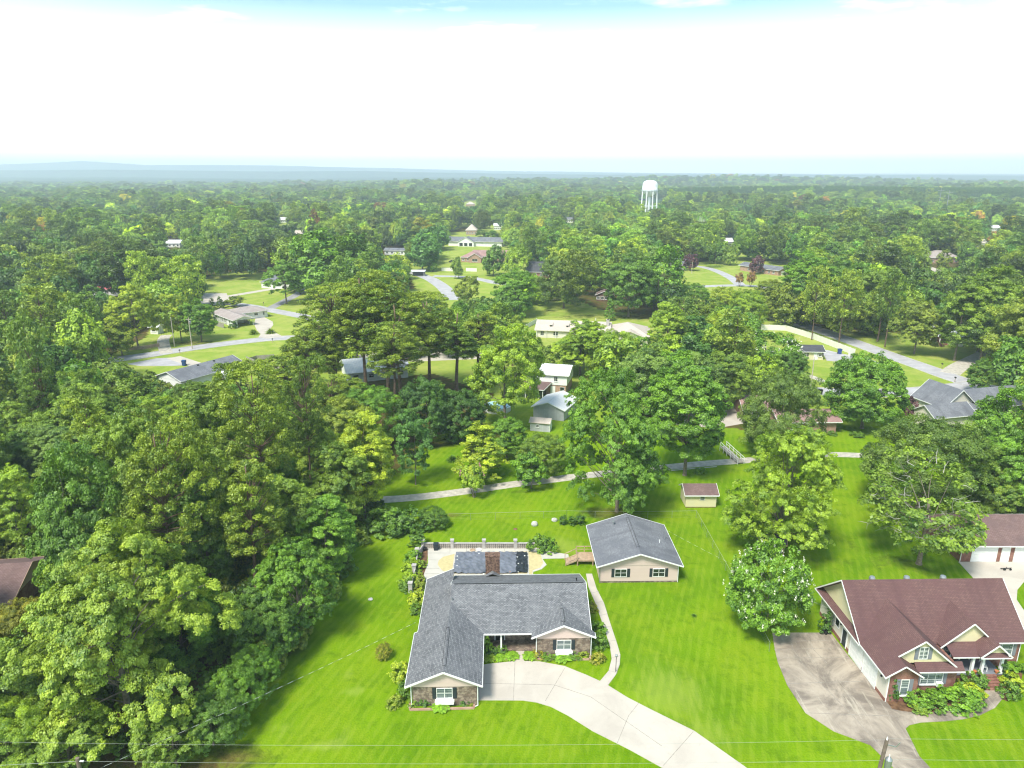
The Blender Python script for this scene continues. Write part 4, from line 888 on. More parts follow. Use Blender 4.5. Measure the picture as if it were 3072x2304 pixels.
# screen block walls round the terrace
t=thing('block_wall','low screen block wall with pale columns behind the pool','wall',tuple(at(1430,1645))); A=at(1269,1645); Bq=at(1602,1641); O=tuple(t.location)
P_('screen_panel',lambda q:q.box(A.x,Bq.x,A.y-.1,A.y+.1,0,.82),'block'); P_('wall_cap',lambda q:q.box(A.x-.1,Bq.x+.1,A.y-.16,A.y+.16,.82,.89),'column_block')
for px in(1269,1357,1452,1546):
    g=at(px,1645); P_('column',lambda q:(q.box(g.x-.22,g.x+.22,A.y-.22,A.y+.22,0,1.35),q.box(g.x-.28,g.x+.28,A.y-.28,A.y+.28,1.35,1.45)),'column_block')
t=thing('block_wall','pale slab wall with square columns along the left flower bed of the terrace','wall',tuple(at(1245,1715))); O=tuple(t.location)
cs=[at(1252,1672),at(1243,1722),at(1232,1776)]
for g in cs: P_('column',lambda q:(q.box(g.x-.25,g.x+.25,g.y-.25,g.y+.25,0,1.35),q.box(g.x-.31,g.x+.31,g.y-.31,g.y+.31,1.35,1.45)),'column_block')
P_('slab_panel',lambda q:[q.beam((a.x+.1,a.y,.45),(b.x+.1,b.y,.45),.14,.9) for a,b in zip([at(1268,1650)]+cs,cs)],'column_block')
P_('kerb_slab',lambda q:q.beam(tuple(cs[-1]+Vector((.3,-.15,.08))),tuple(at(1266,1778)+Vector((0,0,.08))),.2,.16),'white')
# ---------------------------------------------------------------- maroon-roofed neighbour
h=House('brick_house','two-gabled brick house with maroon shingle roof, cream gables and a columned porch',(46,68,0),R(1.2)); NB=h
h.box('brick_red',38.35,41.3,61.1,66.4,0,3.3); h.box('brick_red',41.3,46.1,62.35,66.4,0,3.25); h.box('brick_red',38.35,55.6,66.3,76.3,0,3.35)
h.box('pale_siding',38.12,38.35,61.1,76.3,.45,3.5,name='side_wall'); h.box('brick_red',38.1,38.35,61.1,76.3,0,.45,name='plinth')
S=.82; E_=3.4; zt=E_+5.5*S
h.plane([(37.5,65.8,E_),(56.0,65.8,E_),(56.0,71.3,zt),(37.5,71.3,zt)]); h.plane([(37.5,71.3,zt),(56.0,71.3,zt),(56.0,76.8,E_),(37.5,76.8,E_)])
h.plane([(37.5,60.5,3.44),(39.4,60.5,4.75),(39.4,62,4.75),(42,62,6.54),(42,69.6,6.54),(37.5,65.82,3.44)])
h.plane([(39.4,60.5,4.75),(41.35,60.5,3.4),(41.35,62.5,3.4),(39.4,62.5,4.75)])
h.plane([(42,62,6.54),(46.4,62,2.76),(46.4,65.7,2.76),(42,69.65,6.54)])
h.plane([(45.9,65,3.55),(49,65,6.4),(49,69.5,6.4),(45.9,66.0,3.55)]); h.plane([(49,65,6.4),(52.1,65,3.55),(52.1,66.0,3.55),(49,69.5,6.4)])
h.plane([(46.4,63.7,3.25),(52.2,63.7,3.25),(52.2,65.5,3.95),(46.4,65.5,3.95)],.1)
h.plane([(49.2,63.4,3.42),(50.85,63.4,4.88),(50.85,67.6,4.88),(49.2,66,3.42)]); h.plane([(50.85,63.4,4.88),(52.5,63.4,3.42),(52.5,66,3.42),(50.85,67.6,4.88)])
h.plane([(49.5,63.42,3.30),(52.2,63.42,3.30),(52.2,63.8,3.62),(49.5,63.8,3.62)],.06)
h.plane([(41.4,61.65,3.12),(46.4,61.65,3.12),(46.4,62.36,3.78),(41.4,62.36,3.78)],.1)
h.plane([(37.42,66.0,3.36),(38.12,66.0,3.78),(38.12,76.8,3.78),(37.42,76.8,3.36)],.1)
f=lambda a,b,hh=.14:fascia_line(h.F,a,b,min(hh,.15),.05)
f((37.47,60.5,3.36),(37.47,65.8,3.36)); f((37.38,65.8,3.3),(37.38,76.85,3.3)); f((37.42,60.46,3.33),(39.4,60.46,4.66)); f((41.4,60.46,3.33),(39.4,60.46,4.66)); f((39.4,61.96,4.72),(42,61.96,6.46),.2); f((46.5,61.96,2.66),(42,61.96,6.46),.22)
f((41.4,61.6,3.05),(46.4,61.6,3.05),.12); f((37.47,65.8,3.34),(37.47,71.3,zt-.08)); f((37.47,76.8,3.34),(37.47,71.3,zt-.08)); f((56.03,65.8,3.34),(56.03,71.3,zt-.08)); f((52.5,65.76,3.32),(56.3,65.76,3.32),.14)
f((45.8,64.96,3.42),(49,64.96,6.32),.2); f((52.2,64.96,3.42),(49,64.96,6.32),.2); f((46.4,63.66,3.18),(49.3,63.66,3.18),.12); f((49.15,63.36,3.32),(50.85,63.36,4.8),.18); f((52.55,63.36,3.32),(50.85,63.36,4.8),.18); f((49.2,63.39,3.24),(52.5,63.39,3.24),.12)
def tri(P,dy=.12):
    q=h.wall('cream','gable_wall#%d'%len(h.Wd)); q.face(P)
    q.face([(p[0],p[1]+dy,p[2]) for p in P][::-1])
tri([(39.5,62.38,3.7),(45.15,62.38,3.7),(42,62.38,6.36),(39.5,62.38,4.68)]); tri([(46.2,65.4,3.7),(51.8,65.4,3.7),(49,65.4,6.22)]); tri([(49.6,63.82,3.62),(52.1,63.82,3.62),(50.85,63.82,4.7)])
q=h.wall('cream','gable_wall#l'); q.face([(38.12,66.2,3.6),(38.12,71.3,7.72),(38.12,76.4,3.6)]); q=h.wall('cream','gable_wall#r'); q.face([(55.65,66.2,3.4),(55.65,76.4,3.4),(55.65,71.3,7.7)])
q2=h.wall('brick_red','gable_wall#b'); q2.face([(38.35,61.08,3.25),(41.0,61.08,3.25),(41.0,61.08,3.55),(39.4,61.08,4.6),(38.35,61.08,3.95)]); q2.face([(41.0,61.2,3.25),(38.35,61.2,3.25),(38.35,61.2,3.95),(39.4,61.2,4.6),(41.0,61.2,3.55)])
h.done('roof_red')
h.win((39.95,61.1,1.75),.85,1.9,cols=1,rows=2,glass='glass_blinds',shut='shutter_grey'); h.win((43.5,62.35,1.95),2.35,1.75,cols=3,rows=3,glass='glass_blinds',shut='shutter_grey'); h.win((42.2,62.38,4.85),.95,1.45,cols=2,rows=3,glass='glass_blinds',shut='shutter_grey',sill=False)
h.win((54.1,66.3,2.2),1.3,1.6,cols=1,rows=2,glass='glass_blinds',shut='shutter_grey'); h.win((47.5,66.3,2.2),1.0,1.5,cols=1,rows=2,shut='shutter_grey'); h.win((51.9,66.3,2.2),.9,1.5,cols=1,rows=2,shut='shutter_grey')
door(h.t,h.org,(49.6,66.3,.9),1.0,2.1,m='shutter')
h.part('porch_floor',lambda q:q.box(46.15,52.3,63.9,66.28,.82,.92),'shutter_grey'); h.part('porch_base',lambda q:q.box(46.2,52.25,63.95,66.25,0,.82),'brick_red')
for x in(48.9,50.0,52.05): h.part('column',lambda q:(q.box(x-.13,x+.13,63.95,64.21,.92,3.2),q.box(x-.18,x+.18,63.9,64.26,.92,1.1),q.box(x-.18,x+.18,63.9,64.26,3.0,3.2)),'white')
h.part('steps',lambda q:[q.box(49.75,51.5,62.45+.28*k,63.92,.18*k,.18*k+.18) for k in range(5)],'brick_red')
for y0 in(64.3,67.3): garage_door(h.t,h.org,(38.12,y0,0),2.55,2.45,'W')
door(h.t,h.org,(38.12,70.0,.15),.95,2.05,'W',m='shutter'); h.win((38.12,71.9,1.9),1.0,1.1,'W',cols=1,rows=1,glass='glass',sill=False)
h.part('air_conditioner',lambda q:(q.box(44.0,44.65,62.0,62.35,.95,1.4),q.box(44.05,44.6,61.97,62.0,1.0,1.35)),'white')
for x in(41.2,45.2,49.4): h.part('roof_vent',lambda q:q.lathe((x,71.7,zt-.5),[(.3,0),(.34,.45),(.28,.62),(.05,.72)],12),'metal_grey')
for x,y in((38.2,61.0),(55.5,66.2)): h.part('downspout',lambda q:q.tube((x,y,.1),(x,y,3.3),.05,.05,6),'white')
h.part('utility_meter',lambda q:(q.box(37.95,38.1,72.6,72.9,1.0,1.6),q.tube((38.02,72.75,1.6),(38.02,72.75,3.3),.04,.04,6)),'metal_grey')
h.part('wall_lamp',lambda q:(q.box(37.95,38.1,62.0,62.15,2.3,2.6)),'black'); h.part('wall_lamp',lambda q:q.box(37.95,38.1,70.9,71.05,2.2,2.45),'black')
t=thing('bench','white slatted bench on the columned porch','bench',(51.0,65.2,.92),R(70)); O=(0,0,0)
P_('seat',lambda q:[q.box(-.8,.8,-.2+.1*k,-.12+.1*k,.42,.46) for k in range(4)],'white'); P_('backrest',lambda q:([q.box(-.8+.16*k,-.74+.16*k,.2,.24,.46,.95) for k in range(11)],q.box(-.82,.82,.19,.25,.92,1.0)),'white')
for x in(-.76,.76):
    for y in(-.16,.2): P_('leg',lambda q:q.box(x-.04,x+.04,y-.04,y+.04,0,.44),'white')
for x,y,lab in((49.4,64.1,'terracotta pot at the left end of the porch steps'),(51.75,64.15,'terracotta pot with a small figure at the right end of the porch steps')):
    q=MB((x,y,.92)); q.lathe((x,y,.92),[(.12,0),(.2,.3),(.22,.34),(.15,.36)],12); props(q.build('flower_pot',M['terracotta']),lab,'pot')
# detached garage behind it
h=House('detached_garage','long brick garage with brown hip roof and white doors behind the maroon house',(70,92,0))
h.box('brick_red',62.7,82,88.55,97,0,2.65); h.hip(62.05,82.6,87.95,97.65,2.75,.5); h.done('roof_brown')
for x in(65.95,71.9,77.5): garage_door(h.t,h.org,(x,88.55,0),3.3,2.3)
door(h.t,h.org,(68.9,88.55,0),.95,2.1); h.part('downspout',lambda q:q.tube((62.65,88.4,.1),(62.65,88.4,2.7),.06,.06,6),'white')
# yellow garden shed
h=House('garden_shed','pale yellow garden shed with brown roof at the edge of the trees',(30.6,107,0),0,cat='shed')
h.box('cream',28.25,33.2,105.4,109.0,.15,2.2); h.box('brick_red',28.3,33.15,105.45,108.95,0,.15,name='foundation'); h.gable(27.95,33.5,105.05,109.35,2.3,.55,'x','cream',over=.3); h.done('roof_brown'); h.win((30.9,105.4,1.65),.8,.6,cols=1,rows=2,sill=False)
# dark roof beyond the crape myrtle
h=House('gazebo','dark brown hip roofed gazebo behind the white crape myrtle',(37.3,91.5,0),R(-20),cat='gazebo')
h.hip(35.3,39.3,89.5,93.5,2.3,.5); h.done('roof_dark','wood'); 
for x in(35.7,38.9):
    for y in(89.9,93.1): h.part('post',lambda q:q.box(x-.08,x+.08,y-.08,y+.08,0,2.25),'wood')
# big brown roof under the trees on the far left
h=House('brown_roofed_house','low house with dark brown roof half hidden by trees at the left edge',tuple(at(20,1810)),R(8)); ox,oy,_=h.org
h.box('brick_red',ox-9,ox+2.6,oy-3.6,oy+6,0,2.5); h.gable(ox-10,ox+3.3,oy-4.4,oy+6.8,2.6,.42,'x','siding',over=.6); h.done('roof_brown','wood')
h.win((ox,oy-3.6,1.4),1.4,1.1)
# ---------------------------------------------------------------- middle distance houses
def simple(name,label,A,Bp,depth,eave,slope,wall,roof,axis='x',hip=False,over=.5,wins=(),doors=(),fasc='white',cat='house',found=None,shut=None):
    """A, Bp: photographed feet of the front wall's left and right corner"""
    a=at(*A); b=at(*Bp); Lh=(b-a).length; rz=math.atan2(b.y-a.y,b.x-a.x)
    h=House(name,label,(0,0,0),0,cat=cat); h.t.location=a; h.t.rotation_euler=(0,0,rz); h.L=Lh; h.rz=rz
    h.box(wall,0,Lh,0,depth,.0,eave-.1)
    if hip: h.hip(-over,Lh+over,-over,depth+over,eave,slope)
    else: h.gable(-over,Lh+over,-over,depth+over,eave,slope,axis,wall,over=over)
    for w in wins:
        fx,z,w_,h_=w[:4]; face=w[4] if len(w)>4 else 'S'
        c=(fx*Lh,0,z) if face=='S' else ((0,fx*depth,z) if face=='W' else (Lh,fx*depth,z)); h.win(c,w_,h_,face,cols=max(1,int(w_/.9)),rows=2,shut=shut,fr=.1)
    for fx,m in doors: door(h.t,h.org,(fx*Lh,0,.1),.95,2.05,m=m)
    h.fin=(roof,fasc); return h
def fin(h): return h.done(*h.fin)
# white ranch with carport
h=simple('ranch_house','white ranch house with weathered pinkish roof and an open carport',(704,983),(761,975),20,2.6,.30,'white_wall','roof_mauve','y',wins=[(.2,1.5,1.6,.9,'W'),(.42,1.5,1.1,1.6,'W'),(.55,1.5,1.1,1.6,'W'),(.8,1.6,1.3,.7,'W')])
L=h.L
h.Wd[('wall','white_wall')]=MB(h.org); h.box('white_wall',0,.2,0,20,0,2.5); h.box('white_wall',0,L,6.5,20,0,2.5); h.box('white_wall',0,1.2,0,.2,0,2.5)
h.posts('post',[(L-.15,L,0,.15,0,2.5),(L-.15,L,3.2,3.35,0,2.5)],'white'); h.part('low_wall',lambda q:q.box(L-.2,L,3.2,6.5,0,.9),'white_wall')
h.box('white_wall',L,L+10.5,11.5,20.2,0,2.5); h.hip(L-3,L+11.2,10.8,21,2.65,.30); fin(h); h.win((L+6,11.5,1.6),1.4,.9); h.win((L+9,11.5,1.6),.7,1.1)
# grey roofed white house, lower left
a=at(740.6,1091,2.7); b=at(610,1127,2.7)
h=House('cottage','white cottage with grey shingle roof and a striped awning over its porch',(0,0,0)); rz=math.atan2(a.y-b.y,a.x-b.x); h.t.location=(b.x,b.y,0); h.t.rotation_euler=(0,0,rz); Lh=(a-b).length+.0
h.box('white_wall',-6,Lh-.5,.5,10.3,0,2.6); h.gable(-6.5,Lh,0,10.8,2.7,.34,'x','white_wall'); h.box('brick_red',-6.05,Lh-.45,.45,10.35,0,.35,name='foundation'); h.done('roof_slate')
h.win((Lh-2.3,.5,1.8),1.3,.7); h.win((Lh-6.2,.5,1.8),1.0,.7)
h.part('awning',lambda q:q.slab([(Lh-9.5,-2.6,2.2),(Lh-4.6,-2.6,2.2),(Lh-4.6,.4,2.6),(Lh-9.5,.4,2.6)],.06),'roof_white'); h.posts('porch_post',[(x-.06,x+.06,-2.5,-2.38,0,2.15) for x in(Lh-9.3,Lh-8,Lh-6.5,Lh-4.8)],'white'); h.part('porch_rail',lambda q:q.box(Lh-9.3,Lh-4.8,-2.5,-2.42,.1,.9),'brick_red')
for x in(2,7): h.part('roof_vent',lambda q:q.box(x,x+.4,4.5,4.9,4.2,4.55),'black')
# long tan roofed house
a=at(1603.5,990,2.6)
h=House('long_house','long cream house with pale tan roof, small dormers and a double gable',(0,0,0)); h.t.location=(a.x,a.y,0); h.t.rotation_euler=(0,0,R(-10))
h.box('pale_siding',.5,24.5,.6,11,0,2.5); h.gable(0,25,0,11.6,2.6,.42,'x','pale_siding'); h.box('pale_siding',24,37,-4,10,0,2.6); h.hip(23.3,37.7,-4.6,10.8,2.8,.40); h.gable(27.2,35.8,-5.6,2,2.8,.38,'y','pale_siding',over=.4); h.box('pale_siding',27.6,35.4,-5.2,-4,0,2.7); h.done('roof_tan','pale_siding')
h.win((30,-5.2,1.7),1.6,.9); h.win((33.5,-5.2,1.7),1.6,.9); h.win((2.5,.6,1.5),1.2,1.4); h.win((7,.6,1.5),1.6,1.3); h.win((12,.6,1.5),1.6,1.3); h.posts('porch_post',[(x,x+.14,.1,.24,0,2.5) for x in(.6,3.8,7)],'white')
for x in(5.2,10.7,16):
    d=MB(); d.box(x-.45,x+.45,2.2,4.2,3.2,4.15); d.slab([(x-.6,2.0,4.1),(x+.6,2.0,4.1),(x+.6,4.6,4.6),(x-.6,4.6,4.6)],.06); dd=d.build('dormer',M['roof_tan'],h.t); g=MB(); g.box(x-.28,x+.28,2.15,2.2,3.35,3.95); g.build('pane',M['glass'],dd)
h.chimney(23.4,24.4,3.5,4.5,3.5,6.0,'column_block'); h.part('roof_pipe',lambda q:q.tube((19.8,5.8,4.8),(19.8,5.8,6.2),.07,.07),'white')
# two-storey white house with screened porch
a=at(1697,1187,0)
h=House('two_storey_house','two-storey white house with pale roof and a dark roofed screened porch',(0,0,0)); h.t.location=(a.x,a.y,0); h.t.rotation_euler=(0,0,R(-14))
h.box('brick_tan',-8.5,0,0,9.2,0,2.6); h.box('white_wall',-6.4,.25,-.15,9.3,2.6,5.1,name='upper_wall'); h.gable(-6.9,.8,-.6,9.8,5.2,.28,'x','white_wall'); h.box('white_wall',-9.5,-6.4,.6,9,2.6,3.3,name='upper_wall'); h.plane([(-10.2,-.2,2.9),(-6.3,-.2,2.9),(-6.3,5,4.5),(-10.2,5,4.5)]); h.done('roof_white')
h.win((-2.5,-.15,4.1),.9,1.1); h.win((.25,2.6,4.1),.8,1.3,'E',cols=1); h.win((.25,6,4.1),.8,1.3,'E',cols=1); h.win((-.9,0,1.3),1.1,1.7,cols=1); door(h.t,h.org,(-3.2,0,.1),.95,2.05)
pq=MB(); pq.slab([(-10.6,-4.3,2.35),(-4.6,-4.3,2.35),(-3.4,.0,3.3),(-10.2,.0,3.3)],.1); pr=pq.build('porch_roof',M['roof_brown'],h.t)
h.posts('porch_post',[(x,x+.12,-4.1,-3.98,0,2.3) for x in(-10.4,-9.3,-8.2,-7.1,-6,-5)],'white'); h.part('screen',lambda q:(q.box(-10.3,-4.95,-4.05,-4.02,.1,2.3),q.box(-5,-4.9,-4,-.1,.1,2.4)),'glass'); h.part('fascia',lambda q:(q.beam((-10.6,-4.36,2.28),(-4.6,-4.36,2.28),.05,.16),q.beam((-4.55,-4.3,2.28),(-3.35,0,3.25),.05,.18)),'white')
# grey barn shed and the lean-to in front of it
a=at(1600,1251,0)
h=House('barn','weathered grey board barn with pale metal roof behind the long lane',(0,0,0),cat='barn'); h.t.location=(a.x,a.y,0); h.t.rotation_euler=(0,0,R(-24))
h.box('grey_board',0,7.2,0,9,0,2.5); h.gable(-.4,7.6,-.4,9.4,2.55,.36,'y','grey_board',over=.4,trim=True); h.done('roof_white','white')
h.part('barn_door',lambda q:(q.box(2.2,4.9,-.06,-.01,0,2.4),q.box(3.5,3.6,-.09,-.06,0,2.4)),'grey_board')
a=at(1590,1292,0)
h=House('storage_shed','small grey storage shed with pale flat roof in front of the barn',(0,0,0),cat='shed'); h.t.location=(a.x,a.y,0); h.t.rotation_euler=(0,0,R(-14))
h.box('grey_board',0,4.2,0,2.2,0,1.9); h.plane([(-.25,-.3,1.95),(4.4,-.3,1.95),(4.4,1.3,2.7),(-.25,1.3,2.7)],.08); h.plane([(-.25,1.3,2.7),(4.4,1.3,2.7),(4.4,2.4,2.3),(-.25,2.4,2.3)],.08); h.box('white_wall',4.2,4.28,0,2.2,0,2.2,name='end_wall'); h.done('roof_tan'); h.win((1.6,0,1.25),.7,.6,cols=1)
# pinkish brick house right of the lane
a=at(2509,1301,0)
h=House('brick_bungalow','brick bungalow with faded pink roof beside the big round maple',(0,0,0)); h.t.location=(a.x-12,a.y,0); h.t.rotation_euler=(0,0,R(2))
h.box('brick_tan',0,12,0,6.6,0,2.5); h.gable(-.6,12.9,-.6,7.4,2.6,.42,'x','brick_tan'); h.done('roof_pink'); h.part('roof_vent',lambda q:q.lathe((9.7,1.6,3.3),[(.35,0),(.35,.25),(.1,.35)],12),'black'); h.win((3,0,1.4),1.4,1.0)
# grey roofed cream house at right
a=at(2805,1257,2.8)
h=House('cream_house','cream sided house with blue-grey roof and steep gables at the right edge',(0,0,0)); h.t.location=(a.x,a.y,0); h.t.rotation_euler=(0,0,R(14))
h.box('pale_siding',.4,10.5,.5,6.1,0,2.7); h.gable(0,11,0,6.6,2.8,.62,'x','pale_siding',over=.4); h.box('pale_siding',6.5,14.5,4.5,13,0,3.2); h.gable(6,15,4,13.5,3.3,.85,'y','pale_siding',over=.4); h.box('pale_siding',13,36,3.4,12,0,2.9); h.gable(12.5,36.5,2.8,12.6,3.0,.62,'x','pale_siding'); h.done('roof_slate')
h.win((26,3.4,1.6),1.4,1.2); h.win((19,3.4,1.6),1.4,1.2)
# small dark roofed cream building
h=simple('small_office','small cream building with charcoal gable roof beside the white fence',(2403,1078.6),(2468,1080),6,2.5,.38,'cream','roof_dark','x',wins=[(.17,1.5,1.0,1.0),(.86,1.5,1.0,1.0)],doors=[(.66,'white')],shut='shutter'); fin(h)
# white roofed porch house, right
h=simple('porch_house','brick house with white roof and white porch columns under tall trees',(2790,1026),(2885,1038),9,2.8,.42,'brick_red','roof_white','x',wins=[(.12,1.4,1.0,1.4),(.85,1.4,1.0,1.6)],doors=[(.5,'white')]); L=h.L
h.posts('column',[(x-.13,x+.13,-1.9,-1.64,0,2.6) for x in(.3,L*.33,L*.6)],'white'); h.plane([(-.5,-2.1,2.55),(L*.62,-2.1,2.55),(L*.62,0,2.95),(-.5,0,2.95)]); h.box('white_wall',L*.62,L+.3,-1.2,0,0,2.7); fin(h); h.part('porch_floor',lambda q:q.box(-.3,L*.62,-2,0,0,.35),'brick_red')
# long grey ranch beyond the park lawn
a=at(2334,827,0)
h=House('long_ranch','long brick ranch house with lavender-grey roof beyond the curved drive',(0,0,0)); h.t.location=(a.x,a.y,0); h.t.rotation_euler=(0,0,R(32))
h.box('brick_tan',0,9.5,0,26,0,2.6); h.gable(-.5,10,-.5,14,2.7,.32,'y','brick_tan'); h.gable(-.5,9.2,13.9,27,2.95,.32,'y','brick_tan'); h.done('roof_slate')
garage_door(h.t,h.org,(5,0,0),4.8,2.1); 
for y in(3,6,10,15,20): h.win((0,y,1.4),1.3,1.1,'W')
def far_house(name,label,A,Bp,depth,eave,slope,wall,roof,axis='x',hip=False,wins=4,**k):
    h=simple(name,label,A,Bp,depth,eave,slope,wall,roof,axis,hip,wins=[((i+.5)/wins,1.5,1.5,1.2) for i in range(wins)],**k); return h
h=far_house('pink_roofed_house','brick house with pinkish hip roof beyond the cul-de-sac',(1383,786),(1440,787),14,3,.5,'brick_tan','roof_pink',hip=True); L=h.L; h.box('brick_tan',L*.5,L+16,3,15,0,3.4); h.gable(L*.5,L+17,2,16,3.6,.45,'x','brick_tan'); h.box('brick_tan',L*.45,L*1.1,-3,1,0,3); h.gable(L*.4,L*1.15,-3.6,6,3.1,.6,'y','brick_tan'); fin(h); h.win((L*.78,-3,1.6),3.4,1.6)
h=far_house('porch_cottage','white gabled house with blue-grey roof and dark porch openings',(1374,739),(1421,740),9,3.4,.55,'white_wall','roof_slate','y',wins=0); L=h.L; h.gable(-9,L+22,2,14,3.6,.5,'x','white_wall'); h.box('white_wall',-8.5,L+21,3,13,0,3.4); fin(h)
for fx in(.2,.5,.8): h.part('pane',lambda q:q.box(fx*L-1.3,fx*L+1.3,-.06,-.01,.3,2.6),'glass')  # dark sheets stand in for the shade inside the open porch
h=far_house('tan_villa','tan house with steep pyramid roof behind the porch house',(1398,704),(1430,704),14,4,.95,'brick_tan','roof_tan',hip=True); fin(h)
h=far_house('distant_white_house','white gabled house glimpsed above the grove right of the cul-de-sac',(1482,690),(1503,690),10,4,.4,'white_wall','roof_white'); fin(h)
h=far_house('slate_gable_house','brick gable with dark slate roof among trees right of the cul-de-sac',(1580,832),(1650,834),11,3,.8,'brick_red','roof_dark'); fin(h)
h=far_house('white_cabin','long white building with grey roof behind the dark rounded tree',(1154,764),(1214,765),7,3.0,.35,'white_wall','roof_slate'); fin(h)
h=House('carport','open white carport with flat roof near the clipped round bush',tuple(at(1233,829)),cat='carport'); ox,oy,_=h.org; h.plane([(ox-.5,oy-.5,2.6),(ox+7.5,oy-.5,2.6),(ox+7.5,oy+6,2.75),(ox-.5,oy+6,2.75)]); h.done('roof_white'); h.posts('post',[(x,x+.15,y,y+.15,0,2.55) for x in(ox,ox+6.9) for y in(oy,oy+5.5)],'white'); h.part('back_wall',lambda q:q.box(ox,ox+7,oy+5.7,oy+5.8,0,2.5),'shutter_grey')
h=far_house('grey_villa','pale grey house with white garage behind the solitary roadside tree',(785,864),(900,868),11,3,.5,'white_wall','roof_slate',hip=True); L=h.L; h.box('white_wall',L-2,L+6,1,9,0,2.9); h.gable(L-3,L+6.6,.4,9.6,3,.5,'x','white_wall'); fin(h); garage_door(h.t,h.org,(L+3,1,0),4.6,2.3)
h=far_house('red_roofed_house','low house with bright red roof among pines at left',(268,886),(356,888),10,2.8,.4,'white_wall','roof_red'); h.fin=('roof_crimson','white'); M['roof_crimson']=mat('crimson_roof',(.50,.12,.13),.6,.3,var=(.6,.2)); fin(h)
h=far_house('hidden_white_house','white roofed house showing through the far trees at left',(492,742),(540,742),10,3,.4,'white_wall','roof_white'); fin(h)
h=far_house('hilltop_villa','large tan house with grey hip roofs behind bare trees at right',(2785,790),(2878,790),13,3.4,.55,'brick_tan','roof_mauve',hip=True); fin(h)
h=far_house('brown_cabin','dark brown cabin in the shade of the big oaks',(1788,903),(1838,905),7,2.6,.45,'brick_chim','roof_brown','y'); fin(h)
h=far_house('pale_tan_house','small tan house far off between wooded rises',(1398,622),(1424,622),12,5,.6,'brick_tan','roof_tan',hip=True); fin(h)
h=far_house('screened_bungalow','pale roofed bungalow seen through the tall pine trunks',(1046,1150),(1225,1132),12,2.7,.36,'white_wall','roof_white'); fin(h)
h=far_house('roadside_cottage','pale cottage behind the purple tree at the curved drive',(2010,806),(2052,808),10,3,.45,'white_wall','roof_slate'); fin(h)
h=far_house('pump_house','tiny white hut with pale roof beside the left street',(452,1002),(474,1003),3,2.4,.5,'white_wall','roof_white',wins=1,cat='hut'); fin(h)
h=far_house('pink_brick_house','low pinkish house hidden by the grey-green trees above the lane',(2230,1262),(2320,1264),9,2.6,.4,'brick_tan','roof_pink'); fin(h)
for nm,lab,A_,B_,rf in (('far_cottage','tiny pale roofed house far off above the grey villa',(838,668),(858,668),'roof_white'),('far_cottage','tiny tan house in the trees left of the white cabin',(884,712),(908,712),'roof_tan'),('far_cottage','white roof tip beyond the pair of park lawn trees',(2176,738),(2198,738),'roof_white'),('far_cottage','small white house near the right edge of the far woods',(2975,694),(3000,694),'roof_white'),('far_cottage','small tan house in a gap right of the hilltop villa',(2935,742),(2965,742),'roof_tan'),('far_cottage','pale roof in the woods left of the water tower',(1700,668),(1722,668),'roof_slate')):
    h=far_house(nm,lab,A_,B_,10,3.2,.45,'white_wall',rf); fin(h)
# ---------------------------------------------------------------- fences, poles, bins, tower
def fence_run(name,label,P,hgt,m,group=None,post=2.4,cat='fence',thick=.06,caps=False):
    P=[Vector(tuple(p)) for p in P]; t=thing(name,label,cat,tuple(P[0]),0,group); org=P[0]; q=MB(org)
    for i_,(a,b) in enumerate(zip(P,P[1:])):
        q.beam((a.x,a.y,hgt/2+.03),(b.x,b.y,hgt/2+.03),thick,hgt); n=max(1,int((b-a).length/post))
        for k in range(1 if i_ else 0,n+1):
            c=a.lerp(b,k/n); ps=MB(org); ps.box(c.x-.07,c.x+.07,c.y-.07,c.y+.07,0,hgt+.12); ps.build('post',M[m],t)
    q.build('panel',M[m],t); return t
fence_run('vinyl_fence','tall white vinyl fence running beside the right-hand street',[at(2283,990),at(2356,992),at(2440,1018),at(2563,1066),at(2545,1068)],1.9,'vinyl')
fence_run('vinyl_fence','white vinyl fence section in front of the pinkish hip-roofed house',[at(1325,813),at(1358,814)],1.9,'vinyl'); fence_run('vinyl_fence','white vinyl fence behind the small tree on the traffic island',[at(1398,814),at(1430,815)],1.9,'vinyl')
fence_run('picket_fence','weathered picket fence behind the white cottage with grey roof',[at(740,1086),at(800,1112),at(850,1120)],1.7,'wood_grey'); fence_run('picket_fence','long grey rail fence between two lawns right of the cottage',[at(738,1090),at(770,1080),at(822,1076)],1.3,'wood_grey')
fence_run('picket_fence','short grey board fence left of the white carport house',[at(640,975),at(672,985)],1.7,'wood_grey'); fence_run('rail_fence','low brown rail fence under the yellow-green trees by the left street',[at(380,1052),at(430,1048),at(478,1040)],1.1,'wood')
fence_run('white_fence','white board fence at the left end of the long tan-roofed house',[at(1572,990),at(1610,968)],1.5,'vinyl')
def chain(label,pts,hgt=1.2):
    P=[at(*p) for p in pts]; t=thing('chain_link_fence',label,'fence',tuple(P[0]),0); o=P[0]; q=MB(o); w=MB(o)
    for i_,(a,b) in enumerate(zip(P,P[1:])):
        q.beam((a.x,a.y,hgt),(b.x,b.y,hgt),.025,.025); n=max(1,int((b-a).length/3))
        for k in range(1 if i_ else 0,n+1):
            c=a.lerp(b,k/n); ps=MB(o); ps.tube((c.x,c.y,0),(c.x,c.y,hgt+.04),.022,.022,6); ps.build('post',M['metal_grey'],t)
        for z in(.1,.35,.6,.85): w.beam((a.x,a.y,z),(b.x,b.y,z),.005,.005)
    q.build('top_rail',M['wire'],t); w.build('mesh_wire',M['metal_grey'],t)
chain('thin chain link fence crossing the back lawn behind the pool',[(1337,1563),(1560,1557),(1700,1553)]); chain('chain link fence from the shed corner down the right property line',[(1700,1553),(1870,1556),(2088,1553),(2176,1712),(2272,1885),(2307,1955)])
